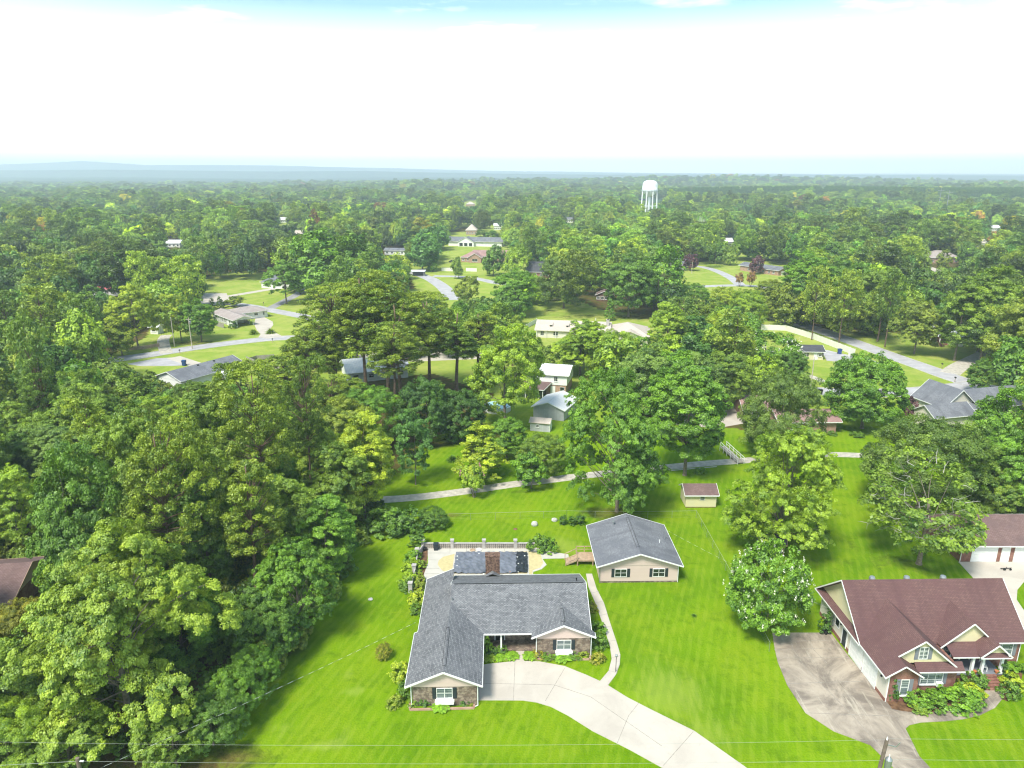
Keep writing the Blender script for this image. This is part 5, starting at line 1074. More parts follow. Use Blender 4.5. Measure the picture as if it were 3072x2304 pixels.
def pole(label,base,top,m='pole_pale',r=.13,arm=True,trans=False,name='utility_pole',group='utility poles along the streets',H=None,lean=0):
    g=at(*base); H=H or hz(top[1],g.y); t=thing(name,label,'pole',tuple(g),0,group); o=tuple(g)
    q=MB(o); q.tube((g.x,g.y,-.1),(g.x+lean,g.y,H),r*1.2,r*.8,10); q.build('post',M[m],t)
    if arm: q=MB(o); q.box(g.x-.9,g.x+.9,g.y-.06,g.y+.06,H-.7,H-.58); q.build('crossarm',M[m],t)
    if trans: q=MB(o); q.lathe((g.x+.42+lean,g.y,H-2.1),[(.02,0),(.24,.03),(.25,.85),(.16,.95),(.05,1.05)],14); q.build('transformer',M['metal_grey'],t)
    return g,H
pole('bare pale pole left of the street pole with crossarm',(524,1040),(517,951),'pole_pale',arm=False); pole('pale street pole with transformer beside the dark green tree',(577,1047),(578,952),'pole_pale',trans=True)
pole('pale pole standing between small cream building and the brick bungalow',(2430,1178),(2436,1072),'pole_pale',trans=False); pole('slim pole at the far end of the white fence',(2342,975),(2347,908),'pole_pale',.09,False); pole('slim pole beside the purple tree at the curved drive',(2075,820),(2073,785),'pole_pale',.12,False)
pole('distant pole at the cul-de-sac entrance',(1331,745),(1331,718),'pole_pale',.15,False)
for px,py,lab in((2818,560,'tall grey pylon far off in the right-hand woods'),(2843,565,'shorter grey pylon beside the tall one in the right-hand woods')):
    d=900; H=hz(py+20,d)+0; gx=(px-1536)/FPX*pj(0,d,20)[2]; t=thing('power_pylon',lab,'pylon',(gx,d,0),0,'power pylons'); q=MB((gx,d,0)); q.tube((gx,d,0),(gx,d,H+6),.5,.3,6); q.build('mast',M['metal_grey'],t); q=MB((gx,d,0)); q.box(gx-4,gx+4,d-.15,d+.15,H+3,H+3.4); q.build('crossarm',M['metal_grey'],t)
# the two street poles in front and the wires between them
t=thing('utility_pole','short timber pole at the bottom left corner holding the front wire','pole',(-33.5,44.4,0),0,'utility poles along the streets'); P_('post',lambda q:q.tube((0,0,0),(0,0,8.9),.17,.14,10),'pole_wood',org=(0,0,0)); P_('insulator',lambda q:q.tube((.1,0,8.6),(.45,0,8.6),.05,.07,8),'white',org=(0,0,0))
t=thing('utility_pole','timber pole with grey transformer at the bottom of the stained driveway','pole',(28.6,45.3,0),0,'utility poles along the streets'); P_('post',lambda q:q.tube((0,0,0),(.75,0.2,9.6),.19,.14,12),'pole_wood',org=(0,0,0)); P_('transformer',lambda q:q.lathe((1.05,0,7.0),[(.02,0),(.26,.03),(.27,.9),(.2,1.0),(.06,1.15)],16),'metal_grey',org=(0,0,0)); P_('crossarm',lambda q:(q.beam((.7,.15,9.2),(1.5,.1,9.0),.06,.06),q.beam((1.5,.1,9.0),(1.7,0,9.5),.05,.05)),'metal_grey',org=(0,0,0)); P_('insulator',lambda q:(q.tube((.75,.2,9.6),(.75,.2,9.85),.07,.04,8),q.tube((1.05,0,8.1),(1.05,0,8.35),.05,.04,8)),'white',org=(0,0,0))
def wire(label,a,b,sag,r=.03,m='wire',name='overhead_wire',n=28,group='overhead wires'):
    a=Vector(a); b=Vector(b); q=MB(tuple(a)); P=[]
    for k in range(n+1):
        u=k/n; p=a.lerp(b,u); p.z-=sag*4*u*(1-u); P.append(p)
    for u,v in zip(P,P[1:]): q.tube(u,v,r,r,5,False)
    return props(q.build(name,M[m]),label,'wire',group)
wire('lower wire from the left corner pole to the transformer pole',(-33.1,44.4,8.6),(29.2,45.4,7.7),.3,.008); wire('upper wire reaching the top of the transformer pole from the left',(-70,46,9.9),(29.3,45.5,9.6),.9,.007)
wire('upper wire leaving the transformer pole to the right',(29.4,45.5,9.7),(75,46.5,9.3),.3,.007); wire('lower wire leaving the transformer pole to the right',(29.7,45.4,7.8),(75,46,7.6),.3,.008); wire('short wire leaving the left corner pole to the left',(-33.5,44.4,8.6),(-70,43,8.2),.2,.013)
def dashed(N,L,tc,p,src):
    w=N.new('ShaderNodeTexWave'); w.inputs['Scale'].default_value=.42; w.bands_direction='X'; L.new(tc.outputs['Object'],w.inputs[0]); c=mixc(N,L,ramp(N,L,w.outputs['Fac'],.45,.55),(.10,.11,.09),(.62,.62,.60)); L.new(c,p.inputs['Base Color']); return c
M['twist']=mat('twisted_service_cable',(.3,.3,.3),.6,.3,build=dashed)
wire('twisted service cable slanting from the lower left up to the grey-roofed house',(-36,40.5,8.4),(-11.0,70.0,3.1),.35,.012,'twist'); wire('service cable from the beige outbuilding toward the maroon-roofed house',(21.4,89.3,4.6),(38,71.5,3.3),.4,.009,'twist')
# bins, boxes, pots, mailboxes
def bin_(label,px,py,m,s=1.0,z=0,cat='bin'):
    g=at(px,py); t=thing('wheeled_bin',label,cat,(g.x,g.y,z),0); t.scale=(s,s,s); b=MB(); 
    i0=[b.V(p) for p in((-.26,-.28,.05),(.26,-.28,.05),(.26,.28,.05),(-.26,.28,.05))]; i1=[b.V(p) for p in((-.33,-.36,1.0),(.33,-.36,1.0),(.33,.36,1.0),(-.33,.36,1.0))]
    b.f+= [i0[::-1],i1]+[[i0[k],i0[(k+1)%4],i1[(k+1)%4],i1[k]] for k in range(4)]; b.m+=[0]*6; b.build('body',M[m],t)
    l=MB(); l.box(-.36,.36,-.4,.38,1.0,1.07); l.build('lid',M[m],t)
    for sx in(-1,1): w=MB(); w.tube((sx*.26,.3,.12),(sx*.34,.3,.12),.12,.12,12); w.build('wheel',M['rubber'],t)
bin_('dark grey wheeled bin standing against the block wall by the pool',1308,1650,'shutter'); bin_('blue wheeled bin behind the white cottage',553,1097,'navy',1.5); bin_('blue wheeled bin beside the small cream building',2518,1062,'navy',1.5); bin_('black wheeled bin at the kerb beside the round maple',2460,1184,'black',1.3)
def potted(label,px,py,r,m='black'):
    g=at(px,py); q=MB(tuple(g)); q.lathe(tuple(g),[(r*.6,0),(r,r*1.3),(r*1.06,r*1.35),(r*.85,r*1.3)],14); props(q.build('flower_pot',M[m]),label,'pot')
potted('black pot beside the lower end of the left terrace bed',1259,1724,.32); potted('dark pot at the top corner of the terrace bed',1274,1652,.35)
def rock(name,label,px,py,sx,sy,sz,m='stone',seed=1,cat='rock'):
    g=at(px,py); r=np.random.default_rng(seed); import bmesh; bm=bmesh.new(); bmesh.ops.create_icosphere(bm,subdivisions=2,radius=1)
    for v in bm.verts: v.co*=1+r.uniform(-.16,.16); v.co.x*=sx; v.co.y*=sy; v.co.z=v.co.z*sz+sz*.5
    me=bpy.data.meshes.new(name); bm.to_mesh(me); bm.free(); me.materials.append(M[m]); o=bpy.data.objects.new(name,me); COL.objects.link(o); o.location=g; props(o,label,cat)
rock('boulder','pale boulder on the back lawn nearest the pool wall',1604,1576,.55,.45,.45,seed=3); rock('boulder','second pale boulder on the back lawn nearer the outbuilding',1663,1563,.5,.35,.35,seed=4); rock('boulder','small pale stone lying alone on the left lawn',1111,1799,.32,.25,.16,seed=5); rock('tree_stump','flat pale stump end in the back lawn behind the pool',1546,1588,.35,.3,.1,'soil',6,'stump')
for k,(px,py,lab) in enumerate(((1418,1652,'brown round float lying on the pool terrace'),(1437,1650,'white round drain lid beside the brown float'))): 
    g=at(px,py); q=MB(tuple(g)); q.lathe((g.x,g.y,.06),[(.38,0),(.4,.08),(.25,.12),(.2,.08)],16); props(q.build('skimmer_lid',M['wood' if k==0 else 'white']),lab,'lid')
def lamp_post(label,px,py,H):
    g=at(px,py); t=thing('garden_lamp',label,'lamp',tuple(g)); q=MB(); q.tube((0,0,0),(0,0,H),.04,.03,8); q.build('post',M['black'],t); q=MB(); q.lathe((0,0,H),[(.06,0),(.13,.06),(.15,.26),(.05,.36)],10); q.build('lantern',M['metal_grey'],t)
lamp_post('thin garden lamp post at the bend of the curved walkway',1847,2016,1.9); lamp_post('black lamp post beside the drive of the tiny white hut',484,1005,2.6)
def mailbox(label,px,py):
    g=at(px,py); t=thing('mailbox',label,'mailbox',tuple(g),0,'kerbside mailboxes'); q=MB(); q.box(-.05,.05,-.05,.05,0,1.1); q.build('post',M['wood'],t); q=MB(); q.box(-.12,.12,-.3,.3,1.1,1.38); q.build('box',M['black'],t)
for px,py,l in((818,1028,'black mailbox where the carport drive meets the street'),(540,1062,'dark mailbox opposite the drive of the tiny hut'),(2825,1104,'black mailbox at the foot of the oak driveway'),(2864,1146,'mailbox on a leaning post at the tip of the grass wedge'),(2167,866,'dark mailbox below the curved drive'),(791,917,'small pale mailbox on the lawn edge of the upper street')): mailbox(l,px,py)
# parked things
def car(name,label,px,py,rz,m,pick=False,cat='car'):
    g=at(px,py); t=thing(name,label,cat,tuple(g),R(rz)); b=MB(); 
    pr=[(-2.3,.45),(-2.25,.85),(-1.25,.98),(-.75,1.45),(.85,1.48),(1.5,1.02),(2.2,.92),(2.35,.5)] if not pick else [(-2.7,.5),(-2.65,1.05),(-1.4,1.15),(-.9,1.75),(.4,1.78),(.6,1.15),(2.7,1.15),(2.75,.55)]
    n=len(pr)
    for y in(-.9,.9): b.face([(x,y,z) for x,z in pr][::(1 if y<0 else -1)])
    for k in range(n): a=pr[k]; c=pr[(k+1)%n]; b.face([(a[0],-.9,a[1]),(a[0],.9,a[1]),(c[0],.9,c[1]),(c[0],-.9,c[1])])
    b.build('body',M[m],t)
    w=MB(); a,c=(pr[2],pr[3]); 
    for y in(-.91,.91): w.face([(pr[3][0]-.2,y,pr[2][1]+.04),(pr[4][0]+.25,y,pr[2][1]+.04),(pr[4][0]-.05,y,pr[4][1]-.08),(pr[3][0]+.05,y,pr[3][1]-.08)][::(1 if y<0 else -1)])
    w.build('side_glass',M['glass'],t)
    for x in(-1.45,1.5):
        for y in(-.85,.85): q=MB(); q.tube((x,y-.1,.34),(x,y+.1,.34),.34,.34,16); q.build('wheel',M['rubber'],t)
car('pickup_truck','dark pickup truck parked behind the white carport house',683,914,20,'car_dark',True,'truck'); car('parked_car','dark car in the carport of the white ranch house',732,958,42,'car_dark'); car('parked_car','dark car beside the pinkish hip-roofed house',1357,787,10,'car_dark'); car('parked_car','silver car beside the grey villa garage',918,870,60,'car_silver')
t=thing('hand_tiller','black garden tiller standing by the side wall of the maroon-roofed house','tiller',(36.9,72.2,.06),R(30)); O=(0,0,0)
for y in(-.25,.25): P_('wheel',lambda q:q.tube((0,y-.06,.22),(0,y+.06,.22),.22,.22,14),'rubber')
P_('engine',lambda q:q.box(-.3,.25,-.18,.18,.3,.65),'black'); P_('handlebar',lambda q:(q.tube((.1,-.2,.5),(.9,-.3,1.0),.02,.02,6),q.tube((.1,.2,.5),(.9,.3,1.0),.02,.02,6)),'black')
t=thing('folding_trailer','small grey frame cart lying on the rear concrete drive','cart',tuple(at(3018,1710)+Vector((0,0,.05))))
P_('frame',lambda q:(q.beam((-.8,0,.2),(.8,.1,.2),.08,.08),q.beam((-.3,-.3,.15),(.3,.4,.15),.08,.08)),'black'); 
for x in(-.4,.45): P_('wheel',lambda q:q.tube((x,-.25,.15),(x,-.15,.15),.15,.15,12),'rubber')
# footbridge ramp above the lane, round pool
a=at(2168,1352); b=at(2222,1392); t=thing('ramp_deck','long white railed ramp behind the trees above the lane','ramp',tuple(a)); O=tuple(a)
P_('walk_boards',lambda q:q.beam((a.x,a.y,.9),(b.x,b.y,.25),1.3,.08),'wood_grey')
for sgn in(-1,1):
    d=(b-a).normalized(); n=Vector((-d.y,d.x,0))*.65*sgn
    P_('railing',lambda q:(q.beam(tuple(a+n+Vector((0,0,1.9))),tuple(b+n+Vector((0,0,1.25))),.07,.08),q.beam(tuple(a+n+Vector((0,0,1.4))),tuple(b+n+Vector((0,0,.8))),.05,.05),[q.box((a+(b-a)*u+n).x-.04,(a+(b-a)*u+n).x+.04,(a+(b-a)*u+n).y-.04,(a+(b-a)*u+n).y+.04,0,1.9-.65*u) for u in(0,.2,.4,.6,.8,1)]),'white')
g=at(1492,1230); t=thing('round_pool','round above-ground pool with pale water behind the shrubs','pool',tuple(g)); O=(0,0,0)
P_('pool_wall',lambda q:q.lathe((0,0,0),[(3.1,0),(3.1,1.1),(3.18,1.15)],32),'white'); P_('water',lambda q:q.lathe((0,0,1.0),[(3.0,0),(3.0,.17)],32),'water')
g=at(1235,1186); q=MB(tuple(g)); q.lathe((g.x,g.y,0),[(2.2,0),(2.2,.9),(1.9,1.1),(.3,1.35)],20); props(q.build('covered_spa',M['paint_blue']),'blue covered tub showing between the dark pine trunks','tub')
# water tower
D=750.; tx=(1950-1536)/FPX*pj(0,D,40)[2]; t=thing('water_tower','tall white water tower on eight legs rising above the woods','water tower',(tx,D,0)); O=(0,0,0); zt=hz(540,D)
P_('tank',lambda q:q.lathe((0,0,0),[(1.4,zt-16.5),(3.5,zt-15),(6.3,zt-13),(7.6,zt-11),(7.7,zt-9.8),(7.6,zt-9.7),(7.6,zt-5),(7.2,zt-3.2),(6.0,zt-1.5),(3.6,zt-.4),(.2,zt)],40),'tank'); t.children[-1].data.polygons.foreach_set('use_smooth',[True]*len(t.children[-1].data.polygons))
P_('balcony',lambda q:(q.lathe((0,0,0),[(7.7,zt-10.6),(8.4,zt-10.6),(8.4,zt-10.3),(7.7,zt-10.3)],40),q.lathe((0,0,0),[(8.3,zt-9.2),(8.4,zt-9.2),(8.4,zt-9.1),(8.3,zt-9.1)],40)),'tank'); P_('riser',lambda q:q.tube((0,0,0),(0,0,zt-14),1.35,1.35,14),'tank')
for k in range(8):
    th=k*math.pi/4+.25; c,s_=math.cos(th),math.sin(th); P_('leg',lambda q:q.tube((c*9.2,s_*9.2,0),(c*7.7,s_*7.7,zt-10.4),.55,.5,10),'tank')
P_('strut_ring',lambda q:[q.tube((math.cos(a0)*8.55,math.sin(a0)*8.55,zt-25.5),(math.cos(a0+.785)*8.55,math.sin(a0+.785)*8.55,zt-25.5),.22,.22,6) for a0 in[k*math.pi/4+.25 for k in range(8)]],'tank')
# ---------------------------------------------------------------- trees one can point at: kind, foot px, foot py, top py, crown width px, tint, label
TR=[
('hero',400,2205,1610,640,'hero','huge spreading oak with pale branches at the bottom left, overhanging the lawn'),
('fine',40,2330,2110,300,'bright','pale green tree cut off at the bottom left corner'),
('oakB',70,2190,1930,340,'mid','green tree at the left edge below the brown roofed house'),
('fine',100,1995,1790,190,'tan','olive brown shrubby tree beside the brown roof at the left edge'),
('maple',265,1890,1322,290,'deep','tall dark green glossy tree above the huge spreading oak'),
('pineC',545,1850,1262,330,'pine','big rounded pine with yellow-green tufts behind the huge oak'),
('pineB',780,1830,1385,230,'pine','pine with long bare grey branch reaching right, left of the lawn'),
('pineA',812,1640,1095,230,'pine','tall pine with visible trunk between the yellow-green tree and the big rounded pine'),
('oakD',905,1925,1640,250,'green','bright green leaning tree with dead twigs at the left lawn edge'),
('oakA',775,1965,1760,210,'deep','dark bushy tree below the leaning tree at the lawn edge'),
('fine',640,2235,2075,190,'deep','low dark tree in the shade under the right side of the huge spreading oak'),
('oakD',530,2300,2130,230,'mid','low tree at the bottom edge where the left woods meet the lawn'),
('fine',705,2165,2000,170,'green','dark tree at the lawn edge right of the huge spreading oak'),
('oakB',220,2330,2140,280,'mid','leafy tree at the bottom edge under the huge spreading oak'),
('tallC',840,1990,1790,150,'deep','dark upright tree between the leaning tree and the oak at the lawn edge'),
('fine',775,2085,1935,160,'green','small dark green tree tucked right of the huge spreading oak'),
('tall',985,1745,1480,190,'green','dark green tree filling the lawn edge above the leaning tree'),
('tall',1095,1555,1232,190,'lime','brilliant yellow-green tree at the top of the left lawn'),
('oakE',1000,1600,1330,230,'mid','green tree just left of the brilliant yellow-green tree'),
('tall',640,1790,1400,240,'deep','dark broadleaf tree between the two near pines'),
('oakA',470,1700,1215,300,'mid','mid green crown behind the big rounded pine'),
('oakE',660,1560,1175,270,'mid','green rounded tree left of the tall pine with visible trunk'),
('pineC',930,1200,985,240,'pine','left outermost pine of the tall central stand'),
('pineA',1010,1180,850,250,'pine','tall pine second from the left in the central stand'),
('pineC',1100,1190,812,290,'pine','topmost broad pine of the central stand'),
('pineT',1165,1192,850,230,'pined','bare trunked pine in the middle of the central stand'),
('pineT',1205,1230,900,210,'pine','bare trunked pine right of the middle of the central stand'),
('pineT',1185,1260,960,190,'pine','nearest bare trunked pine of the central stand'),
('pineA',1290,1185,885,220,'pine','dense pine on the right half of the central stand'),
('pineT',1370,1190,925,220,'pined','dark pine near the right end of the central stand'),
('pineB',1435,1165,935,190,'pine','pine at the right end of the central stand with pale spaces below'),
('pineB',870,1270,1070,230,'pine','lower pine at the foot of the central stand on its left'),
('pineC',1000,1330,1130,230,'pine','low yellowish pine in front of the central stand'),
('fine',1110,1330,1150,240,'green','feathery green tree in front of the pine trunks'),
('maple',1280,1330,1130,170,'dark','dark holly-like tree under the central stand'),
('maple',1385,1320,1165,150,'dark','dark round tree next to the round pool'),
('weep',1515,1275,965,270,'bright','bright green loose-crowned tree right of the central pine stand'),
('oval',1247,1454,1232,118,'blue','bluish green upright tree alone on the lawn left of the lane'),
('cone',1435,1440,1268,165,'lime','yellow-green layered cone shaped tree on the lawn beside the lane'),
('small',1594,1466,1356,112,'green','compact dark green round tree at the edge of the lane'),
('fine',1630,1415,1298,165,'mid','olive fine-leaved tree behind the compact round tree'),
('oakB',1520,1372,1250,120,'green','green tree in front of the storage shed'),
('heroB',1850,1535,1112,345,'green','massive dark oak standing between the lane and the beige outbuilding'),
('tall',2054,1426,1060,250,'green','tall tree with visible grey trunk just beyond the yellow shed'),
('heroB',2330,1652,1268,350,'bright','broad open oak shading the right back lawn'),
('maple',2585,1285,1058,235,'green','large dome shaped maple with dense dark green foliage by the cross street'),
('fine',2330,1370,1105,255,'sage','large olive grey tree left of the brick bungalow'),
('fine',2750,1530,1238,365,'sage','wide grey-green tree above the bare limbed tree'),
('sparse',2756,1692,1410,350,'mid','thin old tree with many bare grey limbs on the right lawn'),
('oakC',2965,1490,1148,230,'green','tall bright crown at the right edge in front of the cream house'),
('oakA',3045,1560,1290,240,'green','green tree at the right edge above the long garage'),
('oakB',2990,1560,1390,150,'mid','small tree squeezed behind the long garage roof'),
('crapeW',2290,1890,1640,248,'green','rounded crape myrtle dotted with white blossom beside the stained driveway'),
('small',2722,1258,1188,62,'plum','small reddish purple tree beside the cream sided house'),
('crapeL',2300,1100,995,190,'green','wide white flowering crape myrtle beside the small cream building'),
('maple',2360,1168,1053,115,'deep','dark rounded tree in front of the white flowering crape myrtle'),
('oakA',1960,1260,1030,230,'greyg','grey-green tree right behind the massive dark oak'),
('oakB',2080,1240,1055,210,'greyg','grey-green tree above the ramp with pinkish roof beneath'),
('weep',2180,1230,1050,180,'mid','loose grey-green tree left of the large olive grey tree'),
('oakE',1740,1125,958,190,'bright','yellow-green tree before the front of the long cream house'),
('fine',1840,1140,985,180,'bright','feathery pale tree beneath the double gable of the long cream house'),
('tall',1995,1090,905,115,'bright','upright bright green tree right of the double gable'),
('oakA',2130,1060,948,165,'lime','yellow-green round tree between the long cream house and the white crape myrtle'),
('fine',2240,985,868,120,'bright','light green tree just left of the white vinyl fence'),
('oakB',2335,960,885,120,'olive','olive tree at the upper end of the white vinyl fence'),
('tall',2421,963,755,165,'green','tall tree with pale trunk at the head of the right-hand street'),
('oakA',2500,962,770,180,'deep','dark tree right of the tall pale trunked tree'),
('oakD',2590,985,800,180,'mid','tree overhanging the brown grass verge of the right-hand street'),
('tall',2625,990,840,130,'green','small tree with pale forked trunk on the brown verge'),
('oakD',2742,1062,895,150,'olive','twin trunked tree on the lawn before the white porch house'),
('tall',2862,1082,840,150,'mid','tall twin trunked tree right of the white porch house'),
('tall',2940,1090,800,190,'mid','tall tree at the end of the oak driveway'),
('oakA',2930,1180,1075,80,'deep','small dark tree at the street corner on the right'),
('oakA',3040,1150,860,240,'olive','broad tree filling the right edge beside the street corner'),
('oakC',860,912,778,130,'green','solitary roadside tree before the grey villa'),
('oakA',605,1024,895,112,'green','dark green tree beside the pale street pole with transformer'),
('oakC',545,1022,878,105,'lime','yellow-green tree left of the bare pale pole'),
('oakC',415,1045,850,160,'lime','tall yellow-green tree above the rail fence at left'),
('small',703,920,888,60,'olive','little spreading tree behind the white carport house'),
('farB',960,905,690,170,'green','big rounded green tree behind the roadside tree'),
('farA',900,880,705,150,'mid','grey-green tree left of the big rounded green tree'),
('farC',1050,905,700,160,'deep','dark tree right of the big rounded green tree'),
('farB',1195,838,756,100,'lime','yellow-green tree in front of the white cabin'),
('farA',1268,812,700,120,'blue','dark rounded tree beside the open carport'),
('farE',1480,828,736,78,'deep','dark round tree on the green of the cul-de-sac'),
('farB',1545,832,728,92,'bright','bright round tree right of the dark one on the cul-de-sac green'),
('farE',1376,836,770,44,'mid','small tree standing on the traffic island'),
('farD',1400,925,828,92,'olive','brownish magnolia below the traffic island'),
('oakB',1545,950,806,140,'green','green tree below the slate roofed gable'),
('fine',1691,925,768,170,'sage','large rounded olive tree behind the long cream house'),
('oakA',1885,950,760,165,'deep','dark massive tree right of the large rounded olive tree'),
('farC',1970,940,735,150,'green','tall green tree left of the purple tree'),
('cone',1830,962,893,34,'green','little cone shaped tree behind the double gable roof'),
('farE',2068,812,761,50,'plum','left purple leaved tree beside the curved drive'),('farE',2266,823,766,46,'plum','right purple leaved tree in front of the long brick ranch'),
('crapeP',2218,860,820,26,'rust','left pink crape myrtle at the end of the curved drive'),('crapeP',2251,862,817,30,'rust','right pink crape myrtle at the end of the curved drive'),
('farE',2145,792,732,52,'deep','left tree of the pair on the park lawn'),('farE',2190,796,730,52,'mid','right tree of the pair on the park lawn'),
('oakB',2310,935,838,110,'olive','olive tree below the two pink crape myrtles'),('oakC',2420,900,742,120,'bright','bright tall tree right of the long brick ranch'),
('fine',2175,945,860,100,'lime','pale feathery tree below the curved drive'),('oakB',2080,930,850,110,'green','green tree below the purple tree'),
('crapeP',1422,1492,1395,84,'bright','young crape myrtle with pink flowers in front of the cone tree'),
('bare',185,860,800,34,'mid','leafless pale tree among dark trees at left'),('bare',365,880,820,40,'mid','leafless pale tree beside the red roofed house'),('bare',2100,730,640,50,'mid','leafless reddish grey tree in the woods right of the tower'),('bare',2672,740,690,30,'mid','pale snag in the right-hand woods'),
('cone',636,928,894,26,'deep','left cone shaped evergreen behind the white carport house'),('cone',663,925,889,27,'deep','right cone shaped evergreen behind the white carport house'),
('farE',1298,815,784,32,'green','clipped round bush beside the open carport'),
('farE',2826,822,748,50,'olive','small olive tree in front of the hilltop villa'),
('farB',2762,835,735,60,'mid','tree at the left end of the hilltop villa'),('farC',2898,830,725,60,'deep','tree at the right end of the hilltop villa'),
('tallB',620,1260,1145,200,'mid','tree in front of the near end of the awning cottage'),
]
for k,px,b,tp,w,tn,lab in TR:
    nm='pine_tree' if 'pine' in k else ('crape_myrtle' if 'crape' in k else ('bare_tree' if k=='bare' else 'leafy_tree'))
    px_tree(k,px,b,tp,w,T[tn],lab,nm)
